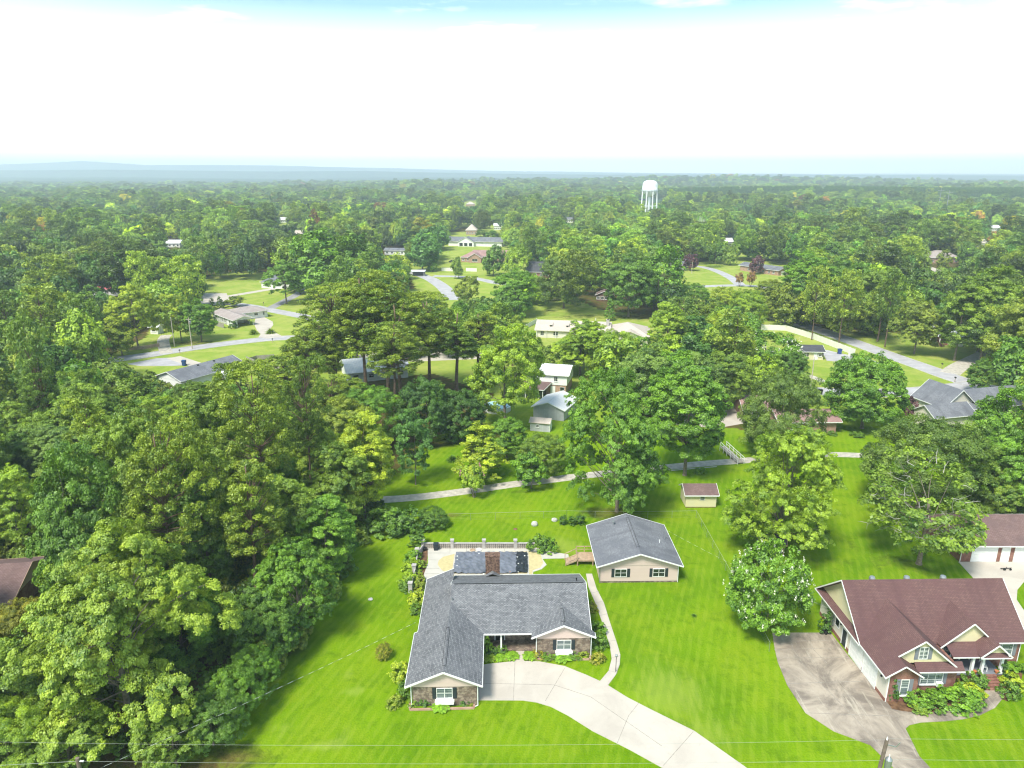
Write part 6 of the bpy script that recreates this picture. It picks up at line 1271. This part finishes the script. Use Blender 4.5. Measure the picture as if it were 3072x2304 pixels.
# shrubs: kind, foot px, py, height m, radius m, tint, label
SH=[('bushB',1275,2106,.9,1.0,'dark','dark bush left of the window under the front wing'),('hosta',1323,2122,.55,1.1,'green','pale variegated hosta clump under the front wing window'),('bushB',1391,2104,.9,.8,'dark','dark bush right of the window under the front wing'),('bush',1412,2104,.7,.6,'olive','small yellow-green bush at the front wing corner'),('bush',1243,2112,.7,.6,'mid','small green bush at the left corner of the front wing bed'),
('bush',1452,1958,2.1,.75,'green','tall green bush in the porch corner left of the bed'),('bushB',1480,1960,.8,.65,'dark','dark clipped bush under the porch, left one'),('bushB',1505,1958,.8,.65,'deep','dark clipped bush under the porch, right one'),('hosta',1536,1972,.5,.9,'green','hosta clump left of the front walk'),('hosta',1500,1976,.4,.8,'green','low hosta edging in front of the two dark bushes'),('hosta',1468,1977,.4,.8,'mid','hosta at the left end of the porch bed'),
('hosta',1589,1972,.5,.9,'green','hosta clump right of the front walk'),('bush',1614,1970,.75,.7,'tan','tan flowering bush at the porch corner of the right bed'),('bushB',1645,1974,.6,.9,'deep','dark low bush left of the bedroom window'),('hosta',1688,1974,.5,1.2,'green','large hosta mass below the bedroom window'),('bushB',1722,1974,.6,.8,'deep','dark low bush right of the bedroom window'),('bush',1752,1966,.7,.7,'olive','yellowish bush at the right corner of the bed'),
('bush',1793,1984,1.0,.75,'tan','orange tinged round bush alone on the strip by the walkway'),('bushB',1795,1938,1.3,1.1,'deep','dark large bush beside the right wall, front one'),('bushB',1790,1895,1.2,1.0,'green','dark large bush beside the right wall, second from the front'),('bush',1775,1832,1.0,.7,'tan','brownish bush beside the right wall further back'),
('bush',1202,2035,2.0,1.2,'lime','white flowering hydrangea at the left eave'),('bushB',1218,2090,1.6,.9,'deep','dark bush at the left side of the front wing'),('bush',1185,2115,1.0,.8,'olive','thin shrub on the lawn left of the front wing'),('fine',1150,1975,1.8,.95,'tan','reddish brown bare-looking shrub alone on the left lawn'),
('bush',1252,1810,1.6,1.1,'lime','yellow flowering bush beside the left eave of the ranch house'),('bushB',1250,1840,1.2,.9,'deep','green bush just below the yellow flowering bush'),
('colbush',1252,1640,2.6,1.0,'deep','dark upright shrub at the back corner of the terrace'),('bush',1238,1680,1.4,1.1,'green','leafy shrub outside the terrace wall near the back'),('bush',1236,1712,1.3,1.3,'bright','light green shrub outside the terrace wall'),('bush',1228,1748,1.3,1.2,'bright','big leaved light shrub beside the front column of the terrace wall'),('bush',1222,1768,1.2,1.0,'deep','dark shrub at the front end of the terrace wall'),('bush',1262,1700,1.0,.8,'mid','plant inside the terrace bed near the back'),('bush',1258,1748,1.0,.9,'olive','plant inside the terrace bed near the black pot'),('bush',1256,1768,.8,.8,'olive','low plant at the front end of the terrace bed'),
('bushB',1618,1648,2.2,1.6,'deep','large dark shrub at the right end of the block wall'),('bushB',1642,1653,2.0,1.3,'green','second dark shrub joined to the right end of the block wall'),
('bushB',1150,1590,3.6,3.0,'deep','dark hedge-like shrub mass, left of the row behind the left lawn'),('bushB',1190,1592,3.2,2.8,'deep','dark hedge-like shrub mass, middle of the row behind the left lawn'),('bushB',1240,1588,3.0,2.4,'dark','dark hedge-like shrub mass, right of the row behind the left lawn'),('fine',1305,1582,3.2,2.3,'deep','loose shrub standing right of the dark row behind the left lawn'),
('colbush',1688,1573,1.4,.5,'dark','left of three small dark shrubs by the outbuilding roof'),('colbush',1718,1575,1.4,.5,'dark','middle one of three small dark shrubs by the outbuilding roof'),('colbush',1742,1573,1.5,.55,'dark','right of three small dark shrubs by the outbuilding roof'),
('bush',1362,1320,2.2,2.0,'green','round green bush with white flowers under the dark trees'),('grassy',1357,1383,1.3,1.5,'deep','dark grassy clump on the slope beside the cone tree'),('grassy',2082,1848,.3,.45,'deep','tiny dark weed alone on the right front lawn'),
('conebush',2476,1898,3.6,.75,'dark','tall dark conical shrub at the back end of the white side wall'),('conebush',2672,2098,3.6,.7,'dark','dark conical shrub at the garage corner of the maroon roofed house'),('bushB',2755,2115,1.5,1.4,'green','round green bush left of the triple window'),('bushB',2800,2120,1.0,1.2,'deep','low dark bush below the triple window'),('bush',2835,2105,1.2,1.4,'green','green juniper under the right end of the triple window'),('bush',2880,2110,1.5,2.0,'green','large feathery juniper left of the porch steps'),('bush',2910,2080,1.0,1.3,'lime','golden bush left of the porch steps'),('bushB',2928,2058,1.7,1.2,'deep','dark round bush beside the porch steps'),('bushB',2760,2135,.7,.9,'mid','low plant along the walk left of the feathery juniper'),
('conebush',3003,2040,3.0,.6,'dark','dark upright evergreen right of the porch steps'),('bush',3035,2060,1.4,1.1,'lime','golden bush right of the porch steps'),('bushB',3025,2088,1.6,1.0,'deep','dark rounded bush at the right end of the walk'),('bushB',3050,2025,1.0,1.6,'green','hedge under the right window of the maroon roofed house'),
('bushB',2575,1310,1.0,1.4,'deep','dark bush at the corner of the brick bungalow'),('bushB',2495,1305,.8,1.0,'deep','small bush by the front wall of the brick bungalow'),
('grassy',761,1002,1.9,2.4,'mid','left fountain grass clump at the carport drive'),('grassy',812,1000,1.9,2.4,'mid','right fountain grass clump at the carport drive'),('bushB',700,985,2.5,1.4,'dark','dark shrub at the corner of the carport wall'),('conebush',753,944,3.4,.6,'dark','slender dark evergreen behind the carport'),('bushB',2810,1038,1.3,1.8,'plum','dark red bush by the white porch'),('bush',1270,975,4,4,'mid','low shrub beneath the bright island trees'),
('bushB',2757,1660,1.3,.9,'green','ivy green bush at the foot of the bare limbed tree'),('bush',2100,1420,1.2,1.0,'green','sapling beside the lane right of the grey trunk')]
for k,px,py,H_,Rr,tn,lab in SH:
    g=at(px,py); nm='hosta' if k=='hosta' else ('ornamental_grass' if k=='grassy' else 'shrub')
    place(k,g.x,g.y,H_,Rr,T[tn],nm,lab,'plant' if nm!='shrub' else 'shrub',foliage='leaves' if k in('hosta','grassy') else 'foliage')
def flowers(par_label,px,py,z,r,n,m,lab):
    pass
# ---------------------------------------------------------------- the rest of the wood
VIS=[[(560,2304),(690,2140),(850,1960),(985,1810),(1070,1690),(1120,1560),(1150,1330),(1500,1180),(1600,1090),(1740,1085),(1745,1200),(1900,1240),(2420,1240),(2640,1500),(2870,1500),(2870,1640),(3072,1540),(3072,2304)],
 [(395,1130),(385,1060),(430,1000),(480,970),(500,1000),(622,990),(625,925),(598,885),(610,830),(700,812),(790,815),(815,790),(940,790),(960,905),(930,960),(870,1000),(850,1080),(780,1100),(740,1100),(710,1150),(590,1140),(560,1112)],
 [(1570,1000),(1585,960),(1600,905),(1900,900),(1970,950),(1960,1005),(1900,1005),(1800,990),(1640,1010)],
 [(1225,880),(1230,800),(1310,780),(1340,740),(1355,690),(1400,670),(1430,690),(1430,720),(1530,745),(1600,800),(1500,870),(1420,890),(1330,895)],
 [(1150,735),(1218,735),(1218,768),(1150,768)],
 [(2275,1005),(2280,965),(2360,955),(2380,975),(2560,985),(2770,1020),(2765,960),(2895,955),(2895,1040),(2960,1060),(2970,1180),(3072,1170),(3072,1265),(2700,1260),(2530,1320),(2420,1300),(2425,1100),(2385,1080),(2385,1030)],
 [(2020,765),(2120,780),(2120,790),(2220,765),(2285,765),(2390,795),(2390,835),(2330,855),(2240,880),(2130,875),(2025,840)],
 [(2770,785),(2785,752),(2880,752),(2880,785),(2800,812),(2760,800)],[(1912,535),(1990,535),(1990,608),(1912,600)],[(296,868),(345,868),(345,882),(296,882)],[(838,655),(860,655),(860,670),(838,670)],[(884,700),(908,700),(908,712),(884,712)],[(2176,726),(2198,726),(2198,738),(2176,738)],[(2975,682),(3000,682),(3000,694),(2975,694)],[(2935,730),(2965,730),(2965,742),(2935,742)],[(1700,656),(1722,656),(1722,668),(1700,668)],[(488,712),(545,712),(545,745),(488,745)],
 [(1580,800),(1590,788),(1640,788),(1640,830),(1600,832)],[(1478,668),(1506,668),(1506,690),(1478,690)],[(1392,598),(1428,598),(1428,622),(1392,622)],[(1450,1190),(1560,1190),(1560,1260),(1450,1265)],[(1040,1065),(1250,1045),(1450,1030),(1450,1090),(1300,1110),(1240,1140),(1050,1145)],[(0,1690),(125,1690),(125,1870),(0,1870)],[(1785,862),(1840,862),(1840,905),(1785,905)],[(446,968),(480,968),(480,1005),(446,1005)],[(1600,905),(1960,905),(1960,950),(1600,950)]]
_yy,_xx=np.mgrid[0:576,0:768]; VMASK=np.zeros((576,768),bool)
for P in VIS: VMASK|=in_poly(_xx*4.+2,_yy*4.+2,P)
def vis_hit(x,y,H,r):
    cx,cy,d=pj(x,y,H*.6); rp=r/d*FPX*.85; ty=pj(x,y,H*.93)[1]; by=pj(x,y,H*.25)[1]
    for f_ in range(9):
        yy=ty+(by-ty)*f_/8; j=int(yy//4)
        if 0<=j<576:
            for xx in(cx-rp,cx-rp*.66,cx-rp*.33,cx,cx+rp*.33,cx+rp*.66,cx+rp):
                i=int(xx//4)
                if 0<=i<768 and VMASK[j,i]: return True
    return False
BLD=[(o.location.x,o.location.y) for o in bpy.data.objects if o.type=='EMPTY' and o.get('category') in('house','barn','garage','shed','hut','carport','water tower')]
ROADP=[]
rng=np.random.default_rng(77); CAND=[]
px_=np.array([[p[0],p[1],p[2]] for p in PLACED])
cell={}
def near_ok(x,y,r,k=.72):
    kx,ky=int(x//12),int(y//12)
    for i in(-1,0,1):
        for j in(-1,0,1):
            for (a,b,c) in cell.get((kx+i,ky+j),()):
                if (a-x)**2+(b-y)**2<((c+r)*k)**2: return False
    return True
for a,b,c in PLACED: cell.setdefault((int(a//12),int(b//12)),[]).append((a,b,c))
def spaced(n,xr,yr,dens,test=None):
    out=[]
    for _ in range(n):
        y=yr[0]+(yr[1]-yr[0])*rng.uniform()**.75; hw=y*.76+18; x=rng.uniform(-hw,hw)
        if test and not test(x,y): continue
        r=rng.uniform(*dens)
        if not near_ok(x,y,r): continue
        if any(abs(x-u)<11 and abs(y-v)<11 for u,v in BLD): continue
        big=rng.uniform(); pine=rng.uniform()<.22
        H=min(20.5,max(11,r*rng.uniform(2.2,3.3))) if not pine else rng.uniform(19,26)
        if vis_hit(x,y,H,r): 
            H*=.6; r*=.75
            if vis_hit(x,y,H,r): continue
        cell.setdefault((int(x//12),int(y//12)),[]).append((x,y,r)); out.append((x,y,r,H,pine))
    return out
W0=WOODS[0]
nearw=spaced(3000,None,(45,140),(3.8,5.6),lambda x,y:(in_poly(np.array([x]),np.array([y]),W0)[0]) or (x>78 and y>98))
mid=spaced(12000,None,(140,470),(4.4,8.0))
mid.sort(key=lambda t:t[1]); allc=nearw+mid
NIND=max(0,300-len(TR)-sum(1 for s in SH if s[0]=='fine')); ind=sorted(allc,key=lambda t:math.hypot(t[0],t[1]))[:NIND]; rest=sorted(allc,key=lambda t:math.hypot(t[0],t[1]))[NIND:]
TINTS=[('mid','mid green',5),('green','rich green',5),('deep','dark green',4),('bright','light green',3),('olive','olive',2.5),('lime','yellow-green',1.3),('greyg','grey-green',1.4),('dark','very dark green',1.2)]
tw=np.array([t[2] for t in TINTS]); tw=tw/tw.sum()
MARK=[('the huge spreading oak',(-33,58)),('the brown roofed house',(-56,78)),('the brilliant yellow-green tree',(-21,100)),('the awning cottage',(-75,180)),('the white carport house',(-95,255)),('the tiny white hut',(-118,245)),('the red roofed house',(-185,322)),('the grey villa',(-105,345)),('the central pine stand',(-45,190)),('the long cream house',(25,235)),('the cul-de-sac',(-35,380)),('the slate roofed gable',(12,375)),('the brown cabin',(40,305)),('the white porch house',(140,226)),('the right-hand street',(115,240)),('the long garage',(72,95)),('the cream sided house',(105,150)),('the curved drive',(115,390)),('the long brick ranch',(150,395)),('the hilltop villa',(256,440)),('the round maple',(70,145)),('the wide crape myrtle',(78,195)),('the ramp above the lane',(40,130)),('the two-storey white house',(12,170)),('the white cabin',(-82,490)),('the screened bungalow',(-30,185)),('the pinkish hip-roofed house',(-25,450))]
USED=set()
def auto_label(x,y,r,H,kind,ctext):
    size='tall' if H>19.5 else ('small' if H<12.5 else ('broad' if r>6 else ('slender' if r<4.8 else 'mid-sized')))
    ds=sorted(MARK,key=lambda m:(m[1][0]-x)**2+(m[1][1]-y)**2)
    for m,(mx,my) in ds[:4]:
        dx,dy=x-mx,y-my; dd=math.hypot(dx,dy)
        far='just' if dd<14 else ('a little' if dd<32 else ('well' if dd<60 else 'far'))
        an=math.degrees(math.atan2(dy,dx))
        w=['right of','behind and right of','behind','behind and left of','left of','before and left of','before','before and right of'][int(((an+22.5)%360)//45)]
        for s in([size] if m else []):
            lab=' '.join((f'{s} {ctext} {kind} {far} {w} {m}').split())
            if lab not in USED: USED.add(lab); return lab,None
    g=f'{size} {ctext} {kind}s near {ds[0][0]}'
    return f'{size} {ctext} {kind} in the grove near {ds[0][0]}',g
for x,y,r,H,pine in ind:
    near=math.hypot(x,y)<165
    if pine and rng.uniform()<.85:
        k=rng.choice(['pineA','pineB','pineC'] if near else ['farP','farQ']); tn,tt=('pine','yellow-green') if rng.uniform()<.6 else ('pined','dark'); lab,g=auto_label(x,y,r*.9,H,'pine',tt)
        base=np.array(T[tn])*rng.uniform(.85,1.15); place(str(k),x,y,H,r*.9,base,'pine_tree',lab,'tree',g)
    else:
        H=min(H,20); k=rng.choice(['oakA','oakB','oakC','tall','tallB','tallC','fine','weep','maple'] if near else ['farA','farB','farC','farD','farE']); tn,tt,_=TINTS[rng.choice(len(TINTS),p=tw)]
        if x<-20 and y<140 and tn in('dark','deep') and rng.uniform()<.5: tn,tt='mid','mid green'
        lab,g=auto_label(x,y,r,H,'broadleaf tree',tt); base=np.array(T[tn])*rng.uniform(.88,1.12); place(str(k),x,y,H*rng.uniform(.9,1),r*1.12,base,'leafy_tree',lab,'tree',g)
# ---------------------------------------------------------------- everything beyond: one wood
def mk_lod(key,seed,prof,Rr,z0,z1,nl,lr,per,leaf,**k):
    rng_=np.random.default_rng(seed); V,lv,C,Rd=broad_crown(rng_,prof,Rr,z0,z1,nl,lr,per,leaf,**k); p=V.reshape(-1,3); return V,lv,float(np.percentile(p[:,2],99.8)),float(np.percentile(np.hypot(p[:,0],p[:,1]),98))
def scatter(name,pts,sc_,rot,tint,idx,KEYS,label,cat):
    n=len(pts); me=bpy.data.meshes.new(name); me.vertices.add(n); me.vertices.foreach_set('co',np.array(pts,np.float32).reshape(-1))
    for nm,ty,v in(('scl','FLOAT_VECTOR',sc_),('rot','FLOAT_VECTOR',rot),('tint','FLOAT_VECTOR',tint)):
        a=me.attributes.new(nm,ty,'POINT'); a.data.foreach_set('vector',np.array(v,np.float32).reshape(-1))
    a=me.attributes.new('pick','INT','POINT'); a.data.foreach_set('value',np.array(idx,np.int32))
    o=bpy.data.objects.new(name,me); COL.objects.link(o)
    ng=bpy.data.node_groups.new(name,'GeometryNodeTree'); ng.interface.new_socket('Geometry',in_out='INPUT',socket_type='NodeSocketGeometry'); ng.interface.new_socket('Geometry',in_out='OUTPUT',socket_type='NodeSocketGeometry')
    N=ng.nodes; L=ng.links; gi=N.new('NodeGroupInput'); go=N.new('NodeGroupOutput'); ip=N.new('GeometryNodeInstanceOnPoints'); mp=N.new('GeometryNodeMeshToPoints'); L.new(gi.outputs[0],mp.inputs[0]); L.new(mp.outputs[0],ip.inputs[0])
    gj=N.new('GeometryNodeJoinGeometry')
    for k in reversed(KEYS):
        ob=next(q for q in bpy.data.objects if q.type=='MESH' and q.data==PROTO[k]['crown'])
        oi=N.new('GeometryNodeObjectInfo'); oi.inputs['Object'].default_value=ob; oi.inputs['As Instance'].default_value=True; L.new(oi.outputs['Geometry'],gj.inputs[0])
    def na(nm,ty):
        a=N.new('GeometryNodeInputNamedAttribute'); a.data_type=ty; a.inputs['Name'].default_value=nm; return a.outputs['Attribute']
    L.new(gj.outputs[0],ip.inputs['Instance']); ip.inputs['Pick Instance'].default_value=True; L.new(na('pick','INT'),ip.inputs['Instance Index']); L.new(na('rot','FLOAT_VECTOR'),ip.inputs['Rotation']); L.new(na('scl','FLOAT_VECTOR'),ip.inputs['Scale']); L.new(ip.outputs[0],go.inputs[0])
    md=o.modifiers.new('scatter','NODES'); md.node_group=ng; props(o,label,cat,kind='stuff')
def build_undergrowth():
    r=np.random.default_rng(31); pts=[];sc_=[];rot=[];tint=[];idx=[]
    keys=['bushB','bush']
    for poly,n,rmin,rmax in((WOODS[0],1900,.9,2.3),(WOODS[1],260,.9,2.2),(WOODS[3],300,.9,2.2),(WOODS[4],200,.8,1.8)):
        P=np.array(poly); x0,y0=P.min(0); x1,y1=P.max(0); x0=max(x0,-150); x1=min(x1,190); y1=min(y1,330); k=0; tries=0
        while k<n and tries<n*20:
            tries+=1; x=r.uniform(x0,x1); y=r.uniform(y0,y1)
            if abs(x)>y*.78+14 or not in_poly(np.array([x]),np.array([y]),poly)[0]: continue
            if any(abs(x-u)<9 and abs(y-v)<9 for u,v in BLD): continue
            px,py,_=pj(x,y,0)
            if poly is WOODS[0] and px>1090 and py<1480: continue
            if 0<=px<3072 and 0<=py<2304 and VMASK[int(py//4),int(px//4)]: continue
            q=r.uniform(rmin,rmax); pts.append((x,y,0)); sc_.append((q,q,q*r.uniform(.8,1.5))); rot.append((0,0,r.uniform(0,6.28))); idx.append(r.integers(2)); tint.append(np.array(T[['deep','mid','green','dark','olive'][r.integers(5)]])*r.uniform(.6,1.0)); k+=1
    scatter('undergrowth',pts,sc_,rot,tint,idx,keys,'low bushy undergrowth covering the woodland floor','undergrowth')
FT=['mid','green','deep','deep','blue','greyg','sage','bright','olive','dark','mid','lime']
def build_wood():
    r=np.random.default_rng(99); pts=[];sc_=[];rot=[];idx=[];tint=[]
    def add(x,y,rr,H,pine,ground=0.,plant=False):
        k=(r.integers(2)+6 if pine else r.integers(6)); P=PROTO[KEYS[k]]
        pts.append((x,y,ground)); sc_.append((rr*1.15/P['R'],rr*1.15/P['R'],H/P['H'])); rot.append((0,0,r.uniform(0,6.28))); idx.append(k)
        t=T[FT[r.integers(len(FT))]] if not pine else T['pine' if r.uniform()<.4 else 'pined']; 
        if r.uniform()<.006: t=T['yellow']
        if r.uniform()<.006: t=T['rust']
        lf=1+.28*math.sin(x*.013+y*.007+1)*math.sin(y*.011-x*.006)+.15*math.sin(x*.05+y*.03)
        tint.append(np.array(t)*r.uniform(.5,1.6)*lf if not plant else np.array(T['dark'])*1.15)
    KEYS=['farA','farB','farC','farD','farF','farE','farP','farQ']
    for x,y,rr,H,pine in rest: add(x,y,rr,H,pine)
    # bands with growing spacing
    y=455.
    while y<3400:
        step=11.0+max(0,(y-700))*.009
        hw=y*.77+30; x=-hw
        while x<hw:
            xx=x+r.uniform(-.45,.45)*step; yy=y+r.uniform(-.5,.5)*step
            grow=1+max(0,(yy-800))*.00042
            clump=math.sin(xx*.011+1.3)*math.sin(yy*.009+xx*.004)+.5*math.sin(xx*.031+yy*.023)
            pine=r.uniform()<(.10 if clump<.5 else .7); rr0=0; H=(r.uniform(11,20) if not pine else r.uniform(17,25))*(1+.12*clump); rr=r.uniform(3.8,9.4)*grow
            plant=((xx-600)/330)**2+((yy-1480)/110)**2<1 or ((xx-1010)/260)**2+((yy-1330)/100)**2<1
            if plant: pine=True; H=23; rr=5
            elif math.sin(xx*.017+yy*.05)*math.sin(yy*.021-xx*.013)>.80: x+=step; continue
            else: H*=r.uniform(.75,1.15)
            if yy<1500 and (vis_hit(xx,yy,H,rr)): x+=step; continue
            if any(abs(xx-u)<12 and abs(yy-v)<12 for u,v in BLD): x+=step; continue
            add(xx,yy,rr,H,pine,terrain(xx,yy),plant); x+=step*r.uniform(.8,1.2)
        y+=step*.92
    scatter('distant_woods',pts,sc_,rot,tint,idx,KEYS,'continuous woodland of mixed crowns stretching to the hills','woodland'); print('wood trees',len(pts),'individual',len(ind)+len(TR))
def terrain(x,y):
    t=max(0.,(y-900)/2500.); rise=0
    for cx,cy,sx,sy,h in RISES: rise+=h*math.exp(-((x-cx)/sx)**2-((y-cy)/sy)**2)
    return rise
RISES=[(600,1480,330,110,9),(1010,1330,260,100,9),(1250,2000,420,160,14),(-60,2100,420,260,15),(900,2900,900,300,30),(-300,3000,700,300,12)]
# ensure every far kind exists once as an individual (they are the ones copied)
for kk in ['farA','farB','farC','farD','farF','farE','farP','farQ']:
    if not any(q.type=='MESH' and q.data==PROTO[kk]['crown'] for q in bpy.data.objects): print('missing',kk)
build_wood(); build_undergrowth()
# rising ground under the far woods and hills on the horizon
def hill_mesh(name,fn,x0,x1,y0,y1,nx,ny,m,kind='structure'):
    q=MB(); g=[[q.V((x0+(x1-x0)*i/nx,y0+(y1-y0)*j/ny,fn(x0+(x1-x0)*i/nx,y0+(y1-y0)*j/ny))) for i in range(nx+1)] for j in range(ny+1)]
    for j in range(ny):
        for i in range(nx): q.f.append([g[j][i],g[j][i+1],g[j+1][i+1],g[j+1][i]]); q.m.append(0)
    o=q.build(name,m,smooth=True); props(o,kind=kind); return o
M['far_canopy']=mat('far_canopy',(.035,.075,.025),.95,.05,var=(.02,.5,10),bump=None)
hill_mesh('terrain',lambda x,y:terrain(x,y)+.3*0-.4,-3200,3200,900,3600,90,50,M['far_canopy'])
hs=np.random.default_rng(7); KS=[(hs.uniform(.0006,.006),hs.uniform(.0006,.004),hs.uniform(0,6.28)) for _ in range(14)]
def far_top(x,y):
    b=sum(math.sin(a*x+c*y+p)/(1+i*.25) for i,(a,c,p) in enumerate(KS)); return 14+3.0*b+min(22,(y-3300)*.009)
hill_mesh('hills',far_top,-5200,5200,3300,5600,200,50,M['far_canopy'])
def layer(yc,wid,xs,deg,floor):
    def f(x,y):
        px=1536+FPX*x/(y*math.cos(PITCH)); a=float(np.interp(px,xs,deg)); e=math.exp(-((y-yc)/wid)**2)
        n=sum(math.sin(k*x*.9+c*y+p)/(1+i*.3) for i,(k,c,p) in enumerate(KS[4:]))
        return floor+(CAM_H+yc*math.tan(math.radians(a))-floor)*e+n*2.2*e
    return f
hill_mesh('hills',layer(6300,500,[-400,0,300,700,1100,1500,2200,3400],[.28,.36,.40,.30,.26,.12,.0,-.02],6),-5600,5600,5650,7000,220,22,M['far_canopy'])
hill_mesh('hills',layer(9400,800,[-500,0,250,450,650,900,1100,1400,1700,2000,3400],[.55,.78,1.02,.70,.76,.68,.54,.36,.24,.12,.06],6),-8400,8400,8300,10600,220,26,M['far_canopy'])
# ---------------------------------------------------------------- the hazy air
hm=bpy.data.materials.new('haze_air'); hm.use_nodes=True; N=hm.node_tree.nodes; L=hm.node_tree.links; N.clear(); ou=N.new('ShaderNodeOutputMaterial'); pv=N.new('ShaderNodeVolumePrincipled')
pv.inputs['Color'].default_value=(.72,.82,1.0,1); pv.inputs['Density'].default_value=HAZE; pv.inputs['Anisotropy'].default_value=0.0; L.new(pv.outputs[0],ou.inputs['Volume'])
q=MB(); q.box(-8700,8700,-300,10800,-1.2,250); o=q.build('haze',hm); props(o,'pale blue summer haze over the far woods','haze',kind='stuff')
